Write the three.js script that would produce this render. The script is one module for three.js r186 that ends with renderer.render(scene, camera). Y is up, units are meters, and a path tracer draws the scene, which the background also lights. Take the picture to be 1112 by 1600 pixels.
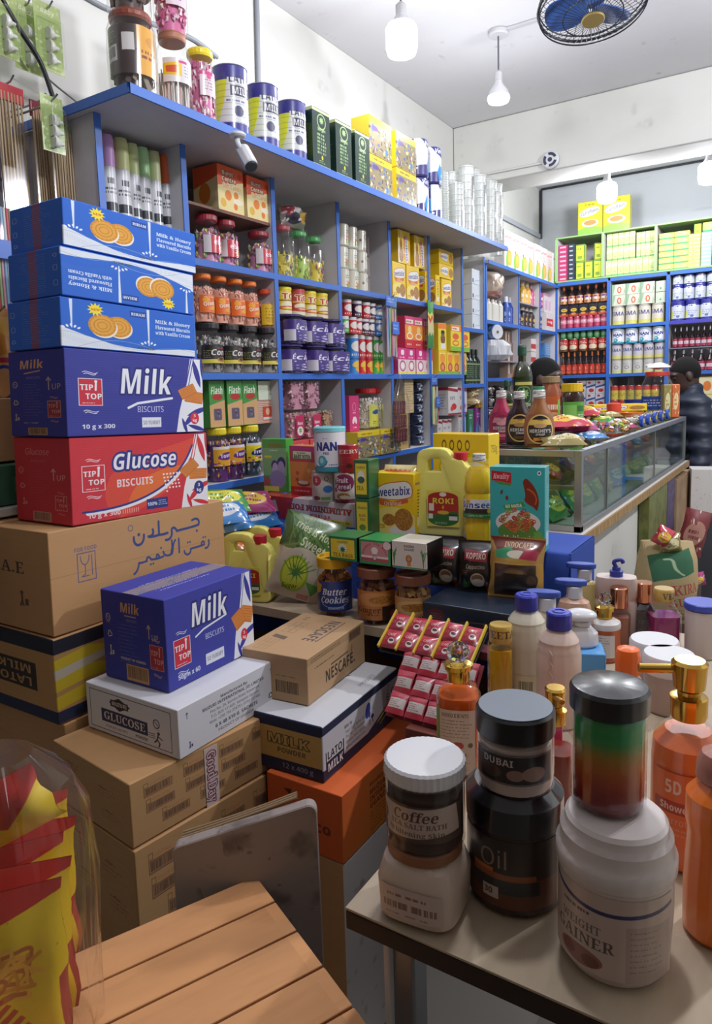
import*as THREE from 'three';
import{mergeGeometries,toCreasedNormals}from 'three/addons/utils/BufferGeometryUtils.js';
import{MarchingCubes}from 'three/addons/objects/MarchingCubes.js';
const scene=new THREE.Scene();
const FPX=1100,CX=556,CY=741,CAM=new THREE.Vector3(0,1.55,0);
const camera=new THREE.PerspectiveCamera(2*Math.atan(800 / FPX)*180 / Math.PI,1112 / 1600,0.02,60);
camera.position.copy(CAM);
camera.rotation.order='YXZ';
camera.rotation.set(-6.84*Math.PI / 180,32.57*Math.PI / 180,-1.675*Math.PI / 180);
camera.setViewOffset(1112,1600,0,59,1112,1600);
camera.updateMatrixWorld(true);
const renderer=new THREE.WebGLRenderer({antialias:true});
renderer.toneMapping=THREE.LinearToneMapping;
renderer.toneMappingExposure=0.0375;
renderer.shadowMap.enabled=true;
scene.background=new THREE.Color(0x000000);
const LAMP_COLOR=0xf6f7ff;
const BULBS=[
{p:[-1.385,2.895,-2.59],r:.062,cd:42,kind:'tall',label:'tall white LED bulb hanging nearest the dark green oil tins'},
{p:[-1.36,2.985,-3.56],r:.056,cd:32,kind:'flat',label:'flat-faced white LED bulb on a cord from a round ceiling rose'},
{p:[-1.19,2.82,-5.12],r:.066,cd:66,kind:'tall',label:'white LED bulb beyond the beam in front of the yellow cereal boxes'},
{p:[-.575,2.85,-5.18],r:.066,cd:66,kind:'tall',label:'white LED bulb beyond the beam above the person in the dark jacket'},
{p:[-.4,2.92,-1.2],r:.07,cd:100,kind:'tall',label:'white LED bulb over the front table and the blue cloth'},
{p:[.85,2.9,-3.1],r:.07,cd:310,kind:'tall',label:'white LED bulb over the customer side of the shop'},
];
const ray=(px,py)=>new THREE.Vector3((px-CX) / FPX,-(py-CY) / FPX,-1).applyQuaternion(camera.quaternion);
const onPlane=(ax)=>(px,py,v)=>{const d=ray(px,py);return CAM.clone().addScaledVector(d,(v-CAM[ax]) / d[ax]);};
const PX=onPlane('x'),PY=onPlane('y'),PZ=onPlane('z');
const PD=(px,py,depth)=>CAM.clone().addScaledVector(ray(px,py),depth);
const depthOf=(v)=>-v.clone().sub(CAM).applyQuaternion(camera.quaternion.clone().invert()).z;
const mpp=(v)=>depthOf(v) / FPX;
const heightAt=(b,px,py)=>{const d=ray(px,py),x=b.x-CAM.x,z=b.z-CAM.z;return CAM.y+d.y*(d.x*x+d.z*z) / (d.x*d.x+d.z*d.z);};
let seed_=7;
const rnd=(a=1,b)=>{seed_=(seed_+0x6d2b79f5)|0;let t=Math.imul(seed_^(seed_>>>15),1|seed_);t=(t+Math.imul(t^(t>>>7),61|t))^t;const r=((t^(t>>>14))>>>0) / 4294967296;return b===undefined?r*a:a+r*(b-a);};
const hash=(x,y,z)=>{const s=Math.sin(x*127.1+y*311.7+z*74.7)*43758.5453;return s-Math.floor(s);};
const vnoise=(x,y,z)=>{const i=Math.floor(x),j=Math.floor(y),k=Math.floor(z),f=x-i,g=y-j,h=z-k,s=(t)=>t*t*(3-2*t),u=s(f),v=s(g),w=s(h);
const l=(a,b,t)=>a+(b-a)*t,n=(a,b,c)=>hash(i+a,j+b,k+c);
return l(l(l(n(0,0,0),n(1,0,0),u),l(n(0,1,0),n(1,1,0),u),v),l(l(n(0,0,1),n(1,0,1),u),l(n(0,1,1),n(1,1,1),u),v),w)*2-1;};
const used=new Map();
const numbered=(n)=>{const k=used.get(n)||0;used.set(n,k+1);return k?n+'_'+String(k).padStart(3,'0'):n;};
const AW=2048,sheets=[];
function sheet(a){
if(!sheets[a]){
const cv=document.createElement('canvas');cv.width=AW;cv.height=AW;
const cx=cv.getContext('2d');cx.fillStyle='#888';cx.fillRect(0,0,AW,AW);
const tex=new THREE.CanvasTexture(cv);tex.colorSpace=THREE.SRGBColorSpace;tex.anisotropy=8;
sheets[a]={cv,cx,tex,rows:[],y:0,sw:{}};
}
return sheets[a];
}
function alloc(a,w,h){
const s=sheet(a);
let best=null;for(const r of s.rows)if(r.h>=h&&r.x+w+4<=AW&&(!best||r.h<best.h))best=r;
if(best&&(best.h<=h*1.3+6||s.y+h+4>AW)){const x=best.x;best.x+=w+4;return[x,best.y];}
if(s.y+h+4>AW)throw new Error('sheet '+a+' is full');
const r={x:w+4,y:s.y,h};s.rows.push(r);s.y+=h+4;return[0,r.y];
}
class Pen{
constructor(cx,w,h){this.c=cx;this.w=w;this.h=h;}
bg(col){this.base||=col;return this.r(0,0,this.w,this.h,col);}
r(x,y,w,h,col){this.c.fillStyle=col;this.c.fillRect(x,y,w,h);return this;}
ro(x,y,w,h,col,lw=2){this.c.strokeStyle=col;this.c.lineWidth=lw;this.c.strokeRect(x,y,w,h);return this;}
rr(x,y,w,h,q,col,st,lw=2){const c=this.c;c.beginPath();c.roundRect(x,y,w,h,q);if(col){c.fillStyle=col;c.fill();}if(st){c.strokeStyle=st;c.lineWidth=lw;c.stroke();}return this;}
el(x,y,a,b,col,rot=0,st,lw=2){const c=this.c;c.beginPath();c.ellipse(x,y,a,b,rot,0,7);if(col){c.fillStyle=col;c.fill();}if(st){c.strokeStyle=st;c.lineWidth=lw;c.stroke();}return this;}
poly(p,col,st,lw=2){const c=this.c;c.beginPath();for(let i=0;i<p.length;i+=2)c.lineTo(p[i],p[i+1]);c.closePath();if(col){c.fillStyle=col;c.fill();}if(st){c.strokeStyle=st;c.lineWidth=lw;c.stroke();}return this;}
ln(p,col,lw=2){const c=this.c;c.beginPath();for(let i=0;i<p.length;i+=2)c.lineTo(p[i],p[i+1]);c.strokeStyle=col;c.lineWidth=lw;c.lineCap='round';c.lineJoin='round';c.stroke();return this;}
cu(p,col,lw=2,fill){const c=this.c;c.beginPath();c.moveTo(p[0],p[1]);for(let i=2;i<p.length;i+=6){if(i+5<p.length)c.bezierCurveTo(p[i],p[i+1],p[i+2],p[i+3],p[i+4],p[i+5]);else if(i+3<p.length)c.quadraticCurveTo(p[i],p[i+1],p[i+2],p[i+3]);else c.lineTo(p[i],p[i+1]);}if(fill){c.closePath();c.fillStyle=fill;c.fill();}if(col){c.strokeStyle=col;c.lineWidth=lw;c.lineCap='round';c.stroke();}return this;}
t(s,x,y,z,col,o={}){
const c=this.c;c.save();c.translate(x,y);if(o.rot)c.rotate(o.rot);c.transform(o.sx||1,0,o.sk||0,o.sy||1,0,0);
c.font=(o.n?'':'bold ')+z+'px '+(o.f||'sans-serif');c.textAlign=o.al||'center';c.textBaseline='middle';
if(o.w){const m=c.measureText(s).width;c.scale(o.w / m,1);}
if(o.st){c.strokeStyle=o.st;c.lineWidth=o.sw||z / 6;c.lineJoin='round';c.strokeText(s,0,0);}
if(col){c.fillStyle=col;c.fillText(s,0,0);}
c.restore();return this;
}
small(x,y,w,n,dy,col,lw=1.4,al='l'){for(let i=0;i<n;i++){const q=w*(.6+.4*hash(x,y,i)),x0=al==='c'?x-q / 2:x;for(let k=0;k<q;k+=5+6*hash(i,k,x))this.r(x0+k,y+i*dy,3+4*hash(k,i,y),lw,col);}return this;}
bar(x,y,w,h,bgc,col='#1a1a1a'){if(bgc)this.r(x,y,w,h,bgc);let k=w*.06;while(k<w*.94){const q=1+2.4*hash(k,x,y);this.r(x+k,y+h*.08,q,h*.76,col);k+=q+1+2.2*hash(y,k,x);}return this;}
speck(n,col,s0=1,s1=3){for(let i=0;i<n;i++)this.el(rnd(this.w),rnd(this.h),rnd(s0,s1),rnd(s0,s1),col);return this;}
star(x,y,ro,ri,n,col,rot=0){const p=[];for(let i=0;i<n*2;i++){const q=i%2?ri:ro,a=rot+i*Math.PI / n;p.push(x+q*Math.sin(a),y-q*Math.cos(a));}return this.poly(p,col);}
rot180(fn){const c=this.c;c.save();c.translate(this.w,this.h);c.rotate(Math.PI);fn(this);c.restore();return this;}
}
const FINE=[.84,1,1,1,1];
function L(a,W0,H0,fn){
const k=FINE[a],w=Math.round(W0*k),h=Math.round(H0*k),[x,y]=alloc(a,w,h),s=sheet(a);s.cx.save();s.cx.beginPath();s.cx.rect(x,y,w,h);s.cx.clip();s.cx.translate(x,y);s.cx.scale(w / W0,h / H0);const pen=new Pen(s.cx,W0,H0);fn(pen,W0,H0);s.cx.restore();
return{a,base:pen.base,u0:(x+.7) / AW,u1:(x+w-.7) / AW,v0:1-(y+h-.7) / AW,v1:1-(y+.7) / AW};
}
const sw=(a,col)=>{const s=sheet(a);return s.sw[col]||=L(a,8,8,(p)=>p.bg(col));};
const turned=(r)=>({...r,u0:r.u1,u1:r.u0,v0:r.v1,v1:r.v0});
const sub=(r,x0,x1,y0=0,y1=1)=>({a:r.a,u0:r.u0+(r.u1-r.u0)*x0,u1:r.u0+(r.u1-r.u0)*x1,v0:r.v0+(r.v1-r.v0)*y0,v1:r.v0+(r.v1-r.v0)*y1});
const mats=new Map();
const once=(k,f)=>{if(!mats.has(k))mats.set(k,f());return mats.get(k);};
const P=THREE.MeshPhysicalMaterial;
const FIN={card:{roughness:.72},gloss:{roughness:.32,clearcoat:.35,clearcoatRoughness:.2},film:{roughness:.28,clearcoat:.6,clearcoatRoughness:.15},matte:{roughness:.9},tin:{roughness:.3,metalness:.15}};
const print=(a,fin='card')=>once('print'+a+fin,()=>new P({map:sheet(a).tex,side:THREE.DoubleSide,...FIN[fin]}));
const pm=(col,rough=.5,o={})=>once('pm'+col+rough+JSON.stringify(o),()=>new P({color:col,roughness:rough,...o}));
const metal=(col,rough=.25)=>pm(col,rough,{metalness:1});
const clear=(col='#ffffff',rough=.04)=>once('clear'+col+rough,()=>new P({color:col,roughness:rough,transmission:1,thickness:0,ior:1.45,side:THREE.DoubleSide}));
const liquid=(col,rough=.12,tr=.35)=>once('liq'+col+rough+tr,()=>new P({color:col,roughness:rough,transmission:tr,thickness:0,ior:1.33,clearcoat:.5,side:THREE.DoubleSide}));
const film=()=>once('film',()=>new P({color:'#ffffff',roughness:.12,transmission:1,thickness:0,ior:1.5,side:THREE.DoubleSide,clearcoat:.4,clearcoatRoughness:.1}));
const haze=(op=.35,col='#f4f4f2')=>once('haze'+op+col,()=>new P({color:col,roughness:.35,transmission:1-op,thickness:0,side:THREE.DoubleSide}));
const vcol=(rough=.4,o={})=>once('vcol'+rough+JSON.stringify(o),()=>new P({color:'#ffffff',vertexColors:true,roughness:rough,...o}));
function noiseTex(n,fn,srgb=true){
const d=new Uint8Array(n*n*4);
for(let y=0;y<n;y++)for(let x=0;x<n;x++){const c=fn(x / n,y / n),i=(y*n+x)*4;d[i]=c[0];d[i+1]=c[1];d[i+2]=c[2];d[i+3]=255;}
const t=new THREE.DataTexture(d,n,n);t.magFilter=THREE.LinearFilter;t.wrapS=t.wrapT=THREE.RepeatWrapping;if(srgb)t.colorSpace=THREE.SRGBColorSpace;t.needsUpdate=true;return t;
}
const tnoise=(u,v,f,s)=>{let q=0,a=1,m=0;for(let o=0;o<4;o++){
const F=f<<o,x=u*F,y=v*F,i=Math.floor(x),j=Math.floor(y),sm=(t)=>t*t*(3-2*t),fx=sm(x-i),fy=sm(y-j),n=(p,r)=>hash((p%F+F)%F,(r%F+F)%F,s+o);
const l=(b,c,t)=>b+(c-b)*t;q+=a*l(l(n(i,j),n(i+1,j),fx),l(n(i,j+1),n(i+1,j+1),fx),fy);m+=a;a*=.5;}return q / m;};
function geo(p,n,u,idx){const g=new THREE.BufferGeometry();g.setAttribute('position',new THREE.Float32BufferAttribute(p,3));if(n)g.setAttribute('normal',new THREE.Float32BufferAttribute(n,3));if(u)g.setAttribute('uv',new THREE.Float32BufferAttribute(u,2));g.setIndex(idx);if(!n)g.computeVertexNormals();return g;}
const UVF={f:(s)=>[s[0],s[1]],b:(s)=>[1-s[0],s[1]],r:(s)=>[1-s[2],s[1]],l:(s)=>[s[2],s[1]],t:(s)=>[s[0],1-s[2]],u:(s)=>[s[0],s[2]]};
const KEY=['lr','ut','bf'];
function cbox(w,h,d,F,b=.0025,warp){
const H=[w / 2,h / 2,d / 2],p=[],n=[],u=[],idx=[];b=Math.min(b,w / 4,h / 4,d / 4);
const rect=(k)=>!F?{u0:0,u1:1,v0:0,v1:1}:F.u0!==undefined?F:F[k]||F.x;
const vert=(ax,sg,uvAx)=>{
const q=sg.map((s,i)=>s*(H[i]-(i===ax?0:b)));const k=KEY[uvAx][sg[uvAx]>0?1:0],R=rect(k),st=UVF[k](sg.map((s)=>s>0?1:0));
p.push(q[0],q[1]+H[1],q[2]);const m=[0,0,0];m[ax]=sg[ax];n.push(...m);u.push(R.u0+(R.u1-R.u0)*st[0],R.v0+(R.v1-R.v0)*st[1]);return p.length / 3-1;
};
const tri=(A,B,C)=>{const a=new THREE.Vector3(...p.slice(A*3,A*3+3)),bb=new THREE.Vector3(...p.slice(B*3,B*3+3)),c=new THREE.Vector3(...p.slice(C*3,C*3+3));const m=bb.clone().sub(a).cross(c.clone().sub(a));const nn=new THREE.Vector3(...n.slice(A*3,A*3+3)).add(new THREE.Vector3(...n.slice(B*3,B*3+3))).add(new THREE.Vector3(...n.slice(C*3,C*3+3)));if(m.dot(nn)>=0)idx.push(A,B,C);else idx.push(A,C,B);};
for(let ax=0;ax<3;ax++)for(const s of[-1,1]){const o=[(ax+1)%3,(ax+2)%3],v=[[-1,-1],[1,-1],[1,1],[-1,1]].map(([i,j])=>{const g=[0,0,0];g[ax]=s;g[o[0]]=i;g[o[1]]=j;return vert(ax,g,ax);});tri(v[0],v[1],v[2]);tri(v[0],v[2],v[3]);}
for(let c=0;c<3;c++){const a=(c+1)%3,e=(c+2)%3;for(const sa of[-1,1])for(const se of[-1,1]){const g=(sc)=>{const q=[0,0,0];q[a]=sa;q[e]=se;q[c]=sc;return q;};const v=[vert(a,g(-1),a),vert(a,g(1),a),vert(e,g(1),a),vert(e,g(-1),a)];tri(v[0],v[1],v[2]);tri(v[0],v[2],v[3]);}}
for(const x of[-1,1])for(const y of[-1,1])for(const z of[-1,1]){const g=[x,y,z];tri(vert(0,g,0),vert(1,g,0),vert(2,g,0));}
return geo(p,n,u,idx);
}
function loft(rings,seg=24,{R,a0=-Math.PI,a1=Math.PI,capB=true,capT=true,crease=.6,v0,v1,noise}={}){
const p=[],u=[],idx=[],full=a1-a0>6.28,ya=v0??rings[0][0],yb=v1??rings[rings.length-1][0];R||={u0:0,u1:1,v0:0,v1:1};
for(const[y,rx,rz=rx,q=2]of rings)for(let i=0;i<=seg;i++){
const t=a0+(a1-a0)*i / seg,s=Math.sin(t),c=Math.cos(t),e=2 / q;let x=rx*Math.sign(s)*Math.abs(s)**e,z=rz*Math.sign(c)*Math.abs(c)**e,yy=y;
if(noise){const k=noise(t,y,x,z);x*=k;z*=k;}
p.push(x,yy,z);const v=yb===ya?0:(y-ya) / (yb-ya);u.push(R.u0+(R.u1-R.u0)*i / seg,R.v0+(R.v1-R.v0)*Math.min(1,Math.max(0,v)));
}
const m=seg+1;
for(let j=0;j+1<rings.length;j++)for(let i=0;i<seg;i++){const A=j*m+i;idx.push(A,A+1,A+m+1,A,A+m+1,A+m);}
const cap=(j,up)=>{const y=rings[j][0],c=p.length / 3;p.push(0,y,0);u.push((R.u0+R.u1) / 2,up?R.v1:R.v0);for(let i=0;i<seg;i++)up?idx.push(c,j*m+i,j*m+i+1):idx.push(c,j*m+i+1,j*m+i);};
if(full&&capB)cap(0,false);if(full&&capT)cap(rings.length-1,true);
const g=new THREE.BufferGeometry();g.setAttribute('position',new THREE.Float32BufferAttribute(p,3));g.setAttribute('uv',new THREE.Float32BufferAttribute(u,2));g.setIndex(idx);
return toCreasedNormals(g,crease);
}
const cyl=(r,h,y=0,seg=20,b=r*.06,o={})=>loft([[y,r-b],[y+b,r],[y+h-b,r],[y+h,r-b]],seg,o);
const flute=(r,h,y,n=28,b=r*.06)=>loft([[y,r-b],[y+b,r],[y+h-b,r],[y+h,r-b]],n*2,{noise:(t)=>1-.018*(Math.round((t+Math.PI) / Math.PI*n)%2),crease:.3});
const moved=(g,x,y,z,rx=0,ry=0,rz=0)=>{g.applyMatrix4(new THREE.Matrix4().compose(new THREE.Vector3(x,y,z),new THREE.Quaternion().setFromEuler(new THREE.Euler(rx,ry,rz,'YXZ')),new THREE.Vector3(1,1,1)));return g;};
const tube=(pts,r,seg=24,rs=8,closed=false)=>new THREE.TubeGeometry(new THREE.CatmullRomCurve3(pts.map((q)=>q.isVector3?q:new THREE.Vector3(...q)),closed,'centripetal'),seg,r,rs,closed);
const bar=(x0,y0,z0,x1,y1,z1)=>moved(cbox(Math.abs(x1-x0),Math.abs(y1-y0),Math.abs(z1-z0),null,.0015),(x0+x1) / 2,Math.min(y0,y1),(z0+z1) / 2);
const plain=(g)=>{for(const k of Object.keys(g.attributes))if(!['position','normal','uv'].includes(k))g.deleteAttribute(k);return g.index?g.toNonIndexed():g;};
const join=(gs)=>mergeGeometries(gs.map(plain));
function tint(g,col){const c=new THREE.Color(col),n=g.attributes.position.count,a=new Float32Array(n*3);for(let i=0;i<n;i++)a.set([c.r,c.g,c.b],i*3);g.setAttribute('color',new THREE.BufferAttribute(a,3));return g;}
function sweets(n,r,y0,y1,s,cols,{sq=2,kind='wrap',inner=true}={}){
const gs=[],base=kind==='wrap'?new THREE.OctahedronGeometry(1,0):kind==='pill'?new THREE.IcosahedronGeometry(1,0):new THREE.BoxGeometry(1.5,1,1);
const put=(rr,y,t)=>{const g=base.clone().scale(s*rnd(.8,1.35),s*rnd(.6,.9),s*rnd(.7,1));g.applyMatrix4(new THREE.Matrix4().makeRotationFromEuler(new THREE.Euler(rnd(6),rnd(6),rnd(6))));const e=2 / sq,S=Math.sin(t),C=Math.cos(t);g.translate(rr*Math.sign(S)*Math.abs(S)**e,y,rr*Math.sign(C)*Math.abs(C)**e);const q=g.index?g.toNonIndexed():g;q.deleteAttribute('uv');gs.push(tint(q,cols[Math.floor(rnd(cols.length))]));};
for(let i=0;i<n;i++)put(r-s*.8,y0+s+(y1-y0-s)*rnd(),rnd(6.2832));
for(let i=0;i<n*.25;i++)put((r-s)*Math.sqrt(rnd()),y1-s*.3,rnd(6.2832));
if(inner){const c=loft([[y0+.001,r-s*1.2,r-s*1.2,sq],[y1-s*.6,r-s*1.2,r-s*1.2,sq]],12);c.deleteAttribute('uv');gs.push(tint(c,cols[0]));}
return mergeGeometries(gs);
}
function pillow(w,h,d,R,{nx=14,ny=10,crinkle=.1,seed=1,fin=.06,pow=.5}={}){
const p=[],u=[],idx=[];R||={u0:0,u1:1,v0:0,v1:1};
for(const side of[1,-1]){const o=p.length / 3;
for(let j=0;j<=ny;j++)for(let i=0;i<=nx;i++){
const s=i / nx,t=j / ny,e=Math.max(0,Math.sin(Math.PI*s))**pow*Math.max(0,Math.sin(Math.PI*Math.min(1,Math.max(0,(t-fin) / (1-2*fin)))))**pow;
const k=1+crinkle*vnoise(s*5+seed,t*5,seed*3+side),edge=1-.05*Math.sin(Math.PI*t);
p.push((s-.5)*w*edge+(1-e)*crinkle*.12*w*vnoise(t*7,s*3,seed),(t-.5)*h,side*(d / 2*e*k+.0006));u.push(side>0?R.u0+(R.u1-R.u0)*s:R.u1+(R.u0-R.u1)*s,R.v0+(R.v1-R.v0)*t);
}
for(let j=0;j<ny;j++)for(let i=0;i<nx;i++){const A=o+j*(nx+1)+i,B=A+1,C=A+nx+1,D=C+1;side>0?idx.push(A,B,D,A,D,C):idx.push(A,D,B,A,C,D);}}
return geo(p,null,u,idx);
}
const crumple=(rings,seed,amp=.12,seg=40)=>loft(rings,seg,{crease:.35,noise:(t,y)=>1+amp*(vnoise(Math.cos(t)*3+seed,y*28,Math.sin(t)*3)+.5*vnoise(Math.cos(t)*7+seed,y*60,Math.sin(t)*7))});
function mesh(name,g,m,parent){const o=new THREE.Mesh(g,m);o.name=name;o.castShadow=o.receiveShadow=true;parent?.add(o);return o;}
const part=(parent,name,g,m,extra)=>{const o=mesh(name,g,m,parent);if(extra)Object.assign(o.userData,extra);return o;};
const STUFF={kind:'stuff'};
function tag(o,label,category,group,kind){Object.assign(o.userData,{label,category});if(group)o.userData.group=group;if(kind)o.userData.kind=kind;return o;}
function thing(name,label,category,pos=[0,0,0],ry=0,group){const o=new THREE.Group();o.name=numbered(name);scene.add(o);o.position.set(...(pos.isVector3?pos.toArray():pos));o.rotation.order='YXZ';o.rotation.y=ry;return tag(o,label,category,group);}
function solo(name,g,m,label,category,pos=[0,0,0],ry=0,group){const o=mesh(numbered(name),g,m,scene);o.position.set(...(pos.isVector3?pos.toArray():pos));o.rotation.order='YXZ';o.rotation.y=ry;return tag(o,label,category,group);}
function struct(name,g,m){const o=mesh(name,g,m,scene);o.userData.kind='structure';return o;}
class Kind{
constructor(name,category,make){this.name=name;this.category=category;const q=make();if(q.isBufferGeometry)throw new Error(name);this.o=q;}
put(x,y,z,ry,[w,h,d=w],label,group){const o=this.o.clone();o.name=numbered(this.name);o.position.set(x,y,z);o.rotation.order='YXZ';o.rotation.y=ry;o.scale.set(w,h,d);scene.add(o);return tag(o,label,this.category,group);}
}
const group=(fn)=>{const o=new THREE.Group();fn(o);return o;};
const HALF=Math.PI / 2;
const SER={f:'serif'},LEFT={al:'left'};
const recycle=(p,x,y,s,col)=>{for(let i=0;i<3;i++){const a=i*2.094;p.ln([x+s*Math.sin(a),y-s*Math.cos(a),x+s*Math.sin(a+1.6),y-s*Math.cos(a+1.6)],col,s*.38);}};
const qmark=(p,x,y,s,col)=>{p.el(x,y,s,s*1.2,null,0,col,s*.3).ln([x-s*.4,y-s*.4,x+s*.5,y+s*.4],col,s*.25).small(x-s,y+s*1.6,s*2,1,3,col);};
const binman=(p,x,y,s,col)=>{p.el(x,y-s,s*.3,s*.3,col).ln([x,y-s*.6,x,y+s*.3,x-s*.3,y+s],col,s*.35).ln([x,y+s*.3,x+s*.2,y+s],col,s*.3).r(x+s*.5,y-s*.1,s*.6,s,col);};
const upArrow=(p,x,y,s,col)=>{p.ln([x,y+s,x,y-s],col,s*.18).ln([x-s*.35,y-s*.5,x,y-s,x+s*.35,y-s*.5],col,s*.18);};
const cookie=(p,x,y,r,rot=0)=>{p.el(x+r*.1,y+r*.14,r,r*.95,'#f1e6d2',rot).el(x,y,r,r*.95,'#c98a2a',rot).el(x,y,r*.86,r*.8,'#d99d3c',rot).el(x,y,r*.6,r*.55,null,rot,'#b87a22',r*.07).el(x,y,r*.34,r*.3,null,rot,'#b87a22',r*.06);for(let i=0;i<18;i++){const a=i*.349;p.ln([x+r*.82*Math.cos(a),y+r*.78*Math.sin(a),x+r*.98*Math.cos(a),y+r*.93*Math.sin(a)],'#b87a22',r*.05);}};
const bisc=(p,x,y,w,h,rot)=>{p.c.save();p.c.translate(x,y);p.c.rotate(rot);p.rr(-w / 2,-h / 2,w,h,w*.06,'#b9692a').rr(-w*.46,-h*.44,w*.92,h*.84,w*.05,'#cd8038');for(let i=-2;i<3;i++)p.ln([-w*.38,i*h*.16,w*.38,i*h*.16],'#a85a20',2.2);p.c.restore();};
const wavy=(p,x,y,s,col)=>{p.cu([x-s,y,x-s*.4,y-s*.5,x+s*.4,y+s*.5,x+s,y],col,s*.1).cu([x-s*.8,y+s*.25,x-s*.3,y-s*.2,x+s*.3,y+s*.7,x+s*.8,y+s*.25],col,s*.1);};
const tiptop=(p,x,y,w,fill,col)=>{const h=w*1.28;if(fill)p.r(x,y,w,h,fill);p.ro(x,y,w,h,col,3).t('TIP',x+w*.34,y+h*.32,w*.38,col).t('TOP',x+w*.63,y+h*.66,w*.38,col).small(x+w*.14,y+h*.9,w*.72,1,4,col,3).el(x+w*.74,y+h*.1,w*.07,w*.07,col).ln([x+w*.74,y+h*.16,x+w*.72,y+h*.42],col,w*.09);wavy(p,x+w*.5,y-w*.3,w*.32,col);wavy(p,x+w*.5,y+h+w*.28,w*.32,col);};
const petals=(p,x0,w,h,a,b)=>{p.poly([x0+w*.55,0,x0+w,0,x0+w,h,x0,h,x0+w*.12,h*.72,x0+w*.38,h*.35],b);const leaf=(x,y,l,t,r)=>{p.c.save();p.c.translate(x0+w*x,h*y);p.c.rotate(r);p.cu([0,-l,t,-l*.3,t,l*.3,0,l,-t,l*.3,-t,-l*.3,0,-l],null,0,a);p.c.restore();};leaf(.78,.2,h*.2,w*.13,-.25);leaf(1.0,.14,h*.22,w*.1,-.1);leaf(.5,.82,h*.14,w*.12,.7);leaf(.3,.92,h*.12,w*.08,-.3);leaf(.8,.72,h*.17,w*.12,1.2);leaf(.75,.95,h*.14,w*.1,1.9);p.ln([x0+w*.6,0,x0+w*.28,h*.52],a,5).ln([x0+w*.68,0,x0+w*.4,h*.5],a,4);};
const A={};
A.rihamF=L(0,640,250,(p)=>{p.bg('#1f5fc0');p.cu([0,150,120,190,190,225,330,232,450,236,560,205,640,212,640,212,640,250,640,250,400,250,200,250,0,250],null,0,'#dfe6ef').cu([0,172,120,172,220,240,340,240,440,240,480,190,640,226],'#9fb2cc',2).cu([60,250,200,175,300,190,420,232],'#9fb2cc',2);for(let x=0;x<640;x+=7)p.ln([x,178+40*Math.sin(x / 120),x,205+40*Math.sin(x / 120)],'rgba(120,145,185,.45)',1);for(const x of[38,388]){p.poly([x-5,0,x+9,0,x+5,150+(x>99?60:0),x,150+(x>99?60:0)],'#dfe8f4');for(let i=-2;i<3;i++)p.el(x+i*16,150+(x>99?50:0)-7*(2-Math.abs(i)),5,8,'#eef3fa',i*.5);}cookie(p,245,120,60);cookie(p,172,122,62);p.star(143,40,38,22,11,'#f2da2c').t('NEW',143,41,17,'#b4401c',{rot:-.05}).poly([300,18,382,18,374,36,382,54,300,54],'#17408f').t('RIHAM',340,36,21,'#f3f5f8',{...SER,w:68}).t('Milk & Honey',520,62,28,'#e9eef6',SER).t('Flavoured Biscuits',520,95,27,'#e9eef6',{...SER,w:190}).t('with Vanilla Cream',520,127,27,'#e9eef6',{...SER,w:190}).t('108 PKTS',372,226,20,'#3d4654');});
A.rihamS=L(0,250,250,(p)=>{p.bg('#1f5fc0').r(110,0,40,250,'#7a4a70');p.small(70,20,130,18,12,'#7f94bd',2,'l');for(const y of[50,130])p.rr(14,y,18,28,5,null,'#8fa3c8',3);recycle(p,23,210,10,'#8fa3c8');});
A.rihamT=L(0,200,100,(p)=>p.bg('#1f5fc0').r(0,40,200,18,'rgba(230,225,210,.35)'));
A.milkF=L(0,640,390,(p)=>{p.bg('#2b2f86');for(let y=6;y<390;y+=8)p.ln([0,y,640,y],'rgba(120,128,210,.28)',1.4);petals(p,490,150,390,'#2b2f86','#eceff6');bisc(p,590,205,100,62,.15);bisc(p,555,175,92,56,-.45);p.el(590,318,24,32,'#c4283c').t('3',590,306,22,'#f2f2f5').t('kg',590,330,22,'#f2f2f5');tiptop(p,48,128,96,'#c0283a','#f0f2f6');p.t('Milk',345,135,168,'#eef1f8',{st:'#1b1f6a',sw:22,sk:-.1,w:250}).ln([258,262,300,240,470,212],'#eef1f8',12).t('BISCUITS',362,270,38,'#cdd3ea',{n:1,w:130}).r(318,310,94,50,'#e6e9f2').t('SO YUMMY',365,336,28,'#8b90a8',{w:82}).t('10 g x 300',125,350,28,'#e7eaf4',{w:140});});
A.milkS=L(0,260,390,(p)=>{p.bg('#2b2f86').t('Milk',110,60,54,'#d99f62',{sk:-.1}).ln([75,100,150,90],'#d99f62',5).t('BISCUITS',118,120,16,'#7f83a8',{n:1}).small(65,150,95,12,13,'#686c98',2);upArrow(p,188,150,28,'#b9a58d');p.t('UP',222,165,34,'#b9a58d',{n:1});qmark(p,28,150,11,'#b9a58d');recycle(p,28,235,12,'#b9a58d');binman(p,26,305,14,'#b9a58d');tiptop(p,180,230,58,'#8c2433','#c98a70');p.small(62,328,110,1,5,'#b9a58d',4).bar(82,352,92,34,'#b58a5c','#553a2a');});
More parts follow.
